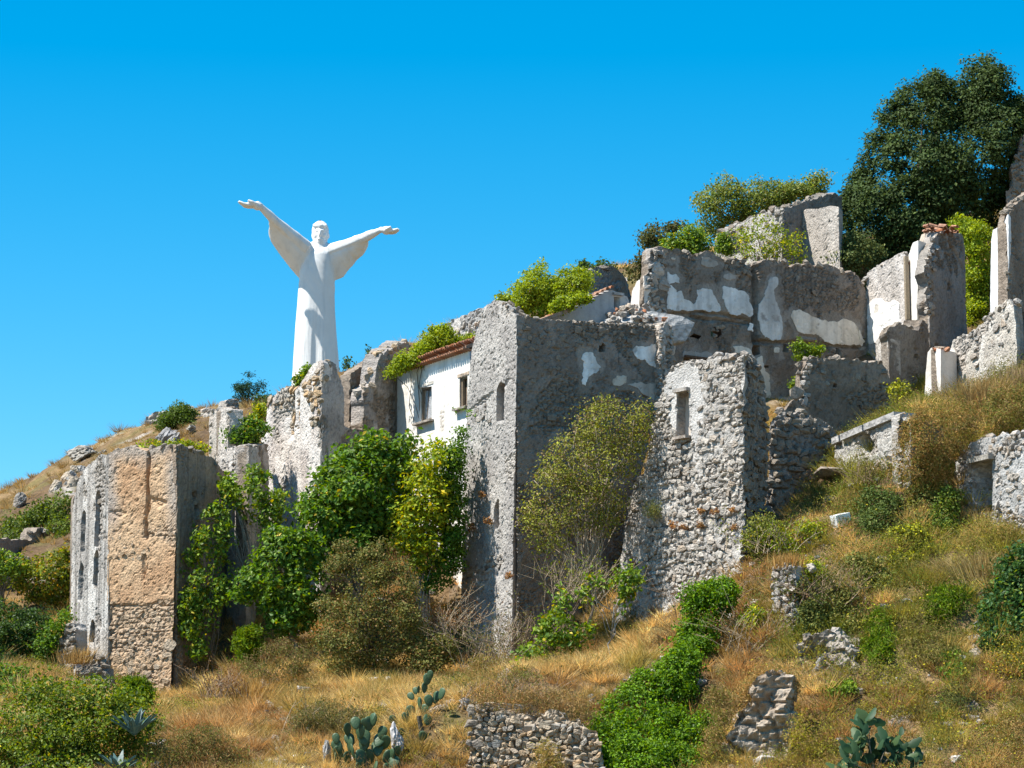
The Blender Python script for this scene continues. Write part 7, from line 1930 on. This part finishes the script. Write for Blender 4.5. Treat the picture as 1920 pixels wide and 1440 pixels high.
outcrop('pale stones in the bank under the dark glossy climber', [(1815, 1150), (1845, 1130), (1850, 1220), (1825, 1240)], 12, .26, 865, ('tan', 'grey'), (((1815, 107), (1855, 106.2), 1180), [(1810, 1270), (1815, 1190), (1826, 1150), (1842, 1132), (1852, 1150), (1850, 1220), (1846, 1270)], CRAG))
outcrop('rocks showing through the grass below the heather mound', [(470, 1330), (480, 1285), (515, 1275), (545, 1300), (540, 1335)], 12, .26, 866)
outcrop('tawny rock at the left foot of the retaining wall', [(862, 1450), (862, 1395), (885, 1370), (895, 1400), (890, 1450)], 12, .26, 867, ('tan', 'rust', 'grey'))
outcrop('crags along the hill flank above the ochre tower', [(60, 940), (100, 925), (190, 840), (215, 842), (150, 905), (110, 935)], 16, .5, 868)
outcrop('stones at the very bottom edge left of the large prickly pear', [(495, 1440), (510, 1385), (525, 1380), (530, 1440)], 8, .26, 869)
outcrop('pale stones under the cobble wall beside the white block', [(1500, 1050), (1520, 1010), (1560, 1000), (1600, 1050), (1560, 1075)], 14, .2, 870, ('grey', 'tan'))

wb = P(1576, 978, ground_hit(1576, 986)[0] - .2)
Vb, Qb = box_bm(.66, .5, .48)
Vb = Vb + np.array([0, 0, .05]) + RNG.normal(size=Vb.shape) * .02
o = link('white_block', make_mesh('white_block', Vb, quads=Qb, col=np.full((8, 3), .8)), M_PLASTER, None, tuple(wb))
o.rotation_euler = (.12, -.22, .5)
tag(o, 'bright white block lying in the weeds below the stone ledge', 'block')

# wall rosettes of rusty dry plants growing in the masonry
for k, (px, py, Y, s) in enumerate([(905, 925, 122.9, .09), (884, 988, 124, .11), (912, 980, 122.6, .1), (953, 1080, 120.5, .13)]):
    plant('wall_plant', ['rusty dry plant on the sunlit tower wall, highest of the four', 'rusty dry plant on the sunlit tower wall nearest its left edge', 'brownish dry plant on the tower wall left of the lower slit', 'green dry tuft low on the right edge of the sunlit tower wall'][k], 'plant',
          [(px - 6, py), (px - 3, py - 6), (px + 4, py - 6), (px + 6, py), (px + 3, py + 6), (px - 3, py + 6)], Y - .15, RUST, depth=.14, sprays=12, per=12, leaf=.09, rad=.05, seed=720 + k, trunk=False, mat=M_LEAF_DULL)
for k, (px, py) in enumerate([(1185, 1060), (1262, 985), (1315, 960), (1340, 963), (1372, 955), (1282, 990), (1312, 985), (1375, 990)]):
    Yw = 119.5 - (px - 1170) / 222 * 5.5
    r_ = (5, 7, 5, 9, 5, 4, 4, 5)[k]
    plant('wall_plant', ['rust coloured plant over a white lime streak at the gable foot', 'rusty plant at the left of the gable cluster', 'rusty plant left of a wide clump on the gable', 'widest rusty clump near the middle of the gable', 'rusty plant close to the right corner of the gable', 'second rusty plant of the gable cluster, beside the leftmost', 'small rusty plant under the wide clump on the gable', 'lower rusty plant at the right corner of the gable'][k], 'plant',
          [(px - r_, py), (px - .6 * r_, py - r_), (px + .6 * r_, py - r_), (px + r_, py), (px + .5 * r_, py + .8 * r_), (px - .5 * r_, py + .8 * r_)], Yw - .25, RUST, depth=.1, sprays=14, per=10, leaf=.08, rad=.05, seed=740 + k, trunk=False, mat=M_LEAF_DULL)

# ------------------------------------------------------------------ ground cover
def build_grass():
    rng = np.random.default_rng(900)
    cols = {'s': (.66, .48, .20), 'b': (.44, .28, .12), 'o': (.27, .245, .055), 'g': (.16, .20, .03)}
    # tufts
    n = 92000
    y = np.where(rng.random(n) < .83, rng.uniform(94, 134, n), rng.uniform(134, 181, n))
    x = rng.uniform(-1, 1, n) * (y * .19 + 2)
    z = ground_z(x, y)
    px, py = cam_px(np.stack([x, y, z], 1))
    k = (px > -120) & (px < 2040) & (py < 1560) & (py > 250)
    x, y, z, px, py = x[k], y[k], z[k], px[k], py[k]
    n = len(x)
    bare = fbm(x / 1.6, y / 1.6, 0, 905, 3)
    k = bare > .30
    x, y, z, px, py = x[k], y[k], z[k], px[k], py[k]; n = len(x)
    a = fbm(x / 3.5, y / 3.5, 0, 911, 3); b = fbm(x / 1.2, y / 1.2, 0, 917, 3)
    right = sstep(1420, 1560, px) * sstep(1500, 1200, py + 0 * px)
    hill = (y > 140) & (px < 700)
    C = np.array(cols['s'])[None] * np.ones((n, 1))
    C = C + (np.array(cols['b']) - C) * sstep(.46, .62, a)[:, None]
    C = C + (np.array(cols['o']) - C) * (sstep(.54 - .12 * right, .66 - .12 * right, b) * (.55 + .4 * right))[:, None]
    C = C + (np.array(cols['g']) - C) * (sstep(.60, .70, fbm(x / 2.2, y / 2.2, 0, 931, 3)) * (.35 + .4 * right))[:, None]
    C = np.where(hill[:, None], np.array([.34, .24, .10]) * (.8 + .5 * b[:, None]), C)
    # tussocks: blades arching outward from a crown; and a thin sward between them
    tus = rng.random(n) < .17
    R = np.where(tus, .12 + rng.gamma(2.2, .10, n), .12)
    R = np.minimum(R, .7)
    h = np.where(tus, R * rng.uniform(.85, 1.6, n) + .10, .16 + .22 * rng.random(n)) * np.where(hill, .75, 1.0)
    per = np.where(tus, np.clip((R / .3) ** 1.3 * 40, 16, 95), 4).astype(int)
    idx = np.repeat(np.arange(n), per); N = len(idx)
    ang = rng.uniform(0, 2 * math.pi, N); rr = np.sqrt(rng.random(N))
    rad = np.stack([np.cos(ang) * rr, np.sin(ang) * rr], 1)
    X = np.stack([x[idx] + rad[:, 0] * R[idx] * .55, y[idx] + rad[:, 1] * R[idx] * .55, z[idx] - .06], 1)
    C = C[idx] * np.exp(rng.normal(size=n) * .22)[idx][:, None] * rng.uniform(.6, 1.35, (N, 1))
    H = h[idx] * rng.uniform(.55, 1.2, N)
    d = unit(np.stack([rad[:, 0] * .95 + rng.normal(size=N) * .3, rad[:, 1] * .95 + rng.normal(size=N) * .3, np.ones(N)], 1))
    side = unit(np.stack([rng.normal(size=N), rng.normal(size=N) * .4, 0 * H], 1)) * (.010 + .011 * rng.random(N))[:, None]
    tip = X + d * H[:, None] + np.stack([rad[:, 0] * .3, rad[:, 1] * .3, -.12 * np.ones(N)], 1) * H[:, None]
    V = np.stack([X - side, X + side, tip], 1).reshape(-1, 3)
    T = np.arange(N * 3).reshape(-1, 3)
    o = link('dry_grass', make_mesh('dry_grass', V, tris=T, col=np.repeat(C, 3, 0)), M_GRASS)
    o['kind'] = 'stuff'
    # scrubby undergrowth: small leafy sprays
    m = 8600
    y = rng.uniform(95, 132, m); x = rng.uniform(-1, 1, m) * (y * .19 + 2); z = ground_z(x, y)
    px, py = cam_px(np.stack([x, y, z], 1))
    right = sstep(1380, 1520, px)
    dens = fbm(x / 2.4, y / 2.4, 0, 951, 3) + .24 * right
    k = (dens > .46) & (px > -100) & (px < 2020)
    x, y, z, right = x[k], y[k], z[k], right[k]; m = len(x)
    s = .16 + rng.gamma(1.6, .13, m)
    s = np.minimum(s * (1 + .55 * right), 1.05)
    cnt = np.clip((s / .3) ** 1.6 * 33, 14, 165).astype(int)
    idx = np.repeat(np.arange(m), cnt); N = len(idx)
    dv = unit(rng.normal(size=(N, 3)) + np.array([0, -.3, .55]))
    off = dv * (s[idx] * rng.uniform(.55, 1.05, N))[:, None] * np.array([1, 1, .85])
    p = np.stack([x, y, z], 1)[idx] + off + np.array([0, 0, .06])
    base = 1.3 * np.array([(.15, .135, .035), (.10, .11, .025), (.19, .125, .05), (.23, .22, .03), (.09, .125, .018), (.26, .18, .07)])
    bi = np.where(rng.random(m) < right * .55, rng.choice([1, 3, 4, 0], m), rng.choice(6, m, p=[.30, .20, .22, .08, .08, .12]))
    C = base[bi][idx] * rng.uniform(.65, 1.35, (N, 1))
    V, T, C = leaf_arrays(p, dv + rng.normal(size=dv.shape) * .55, .10, C, rng, .32)
    o = link('undergrowth', make_mesh('undergrowth', V, tris=T, col=C), M_LEAF_DULL)
    o['kind'] = 'stuff'
    # yellow flower heads sprinkled over the right slope
    m = 5200
    y = rng.uniform(95, 118, m); x = rng.uniform(.06, .195, m) * y; z = ground_z(x, y)
    k = fbm(x / 1.6, y / 1.6, 0, 961, 3) > .52
    x, y, z = x[k], y[k], z[k]; m = len(x)
    p = np.stack([x, y, z + rng.uniform(.25, .75, m)], 1)
    V, T, C = leaf_arrays(p, rng.normal(size=p.shape) * .4 + np.array([0, -.4, 1]), .075, np.array([.42, .36, .02]) * rng.uniform(.6, 1.1, (m, 1)), rng, 1.0)
    o = link('wild_flowers', make_mesh('wild_flowers', V, tris=T, col=C), M_LEAF_DULL)
    o['kind'] = 'stuff'
    # scattered small stones
    m = 2600
    y = rng.uniform(95, 132, m); x = rng.uniform(-1, 1, m) * (y * .19 + 2); z = ground_z(x, y)
    k = fbm(x / 1.8, y / 1.8, 0, 971, 3) > .54
    x, y, z = x[k], y[k], z[k]; m = len(x)
    Vs, Ts, Cs, c0 = [], [], [], 0
    for i in range(m):
        V, T = STONE_RAW[i % 10]
        s = rng.gamma(2.0, .08) + .05
        Vs.append(V @ rotz(rng.random() * 6) * np.array([s * 1.2, s, s * .8]) + [x[i], y[i], z[i] + s * .15]); Ts.append(T + c0); c0 += len(V)
        Cs.append(np.tile(np.array([.42, .39, .36]) * rng.uniform(.6, 1.3), (len(V), 1)))
    o = link('loose_stones', make_mesh('loose_stones', np.concatenate(Vs), tris=np.concatenate(Ts), col=np.concatenate(Cs)), M_ROCK)
    o['kind'] = 'stuff'


build_grass()
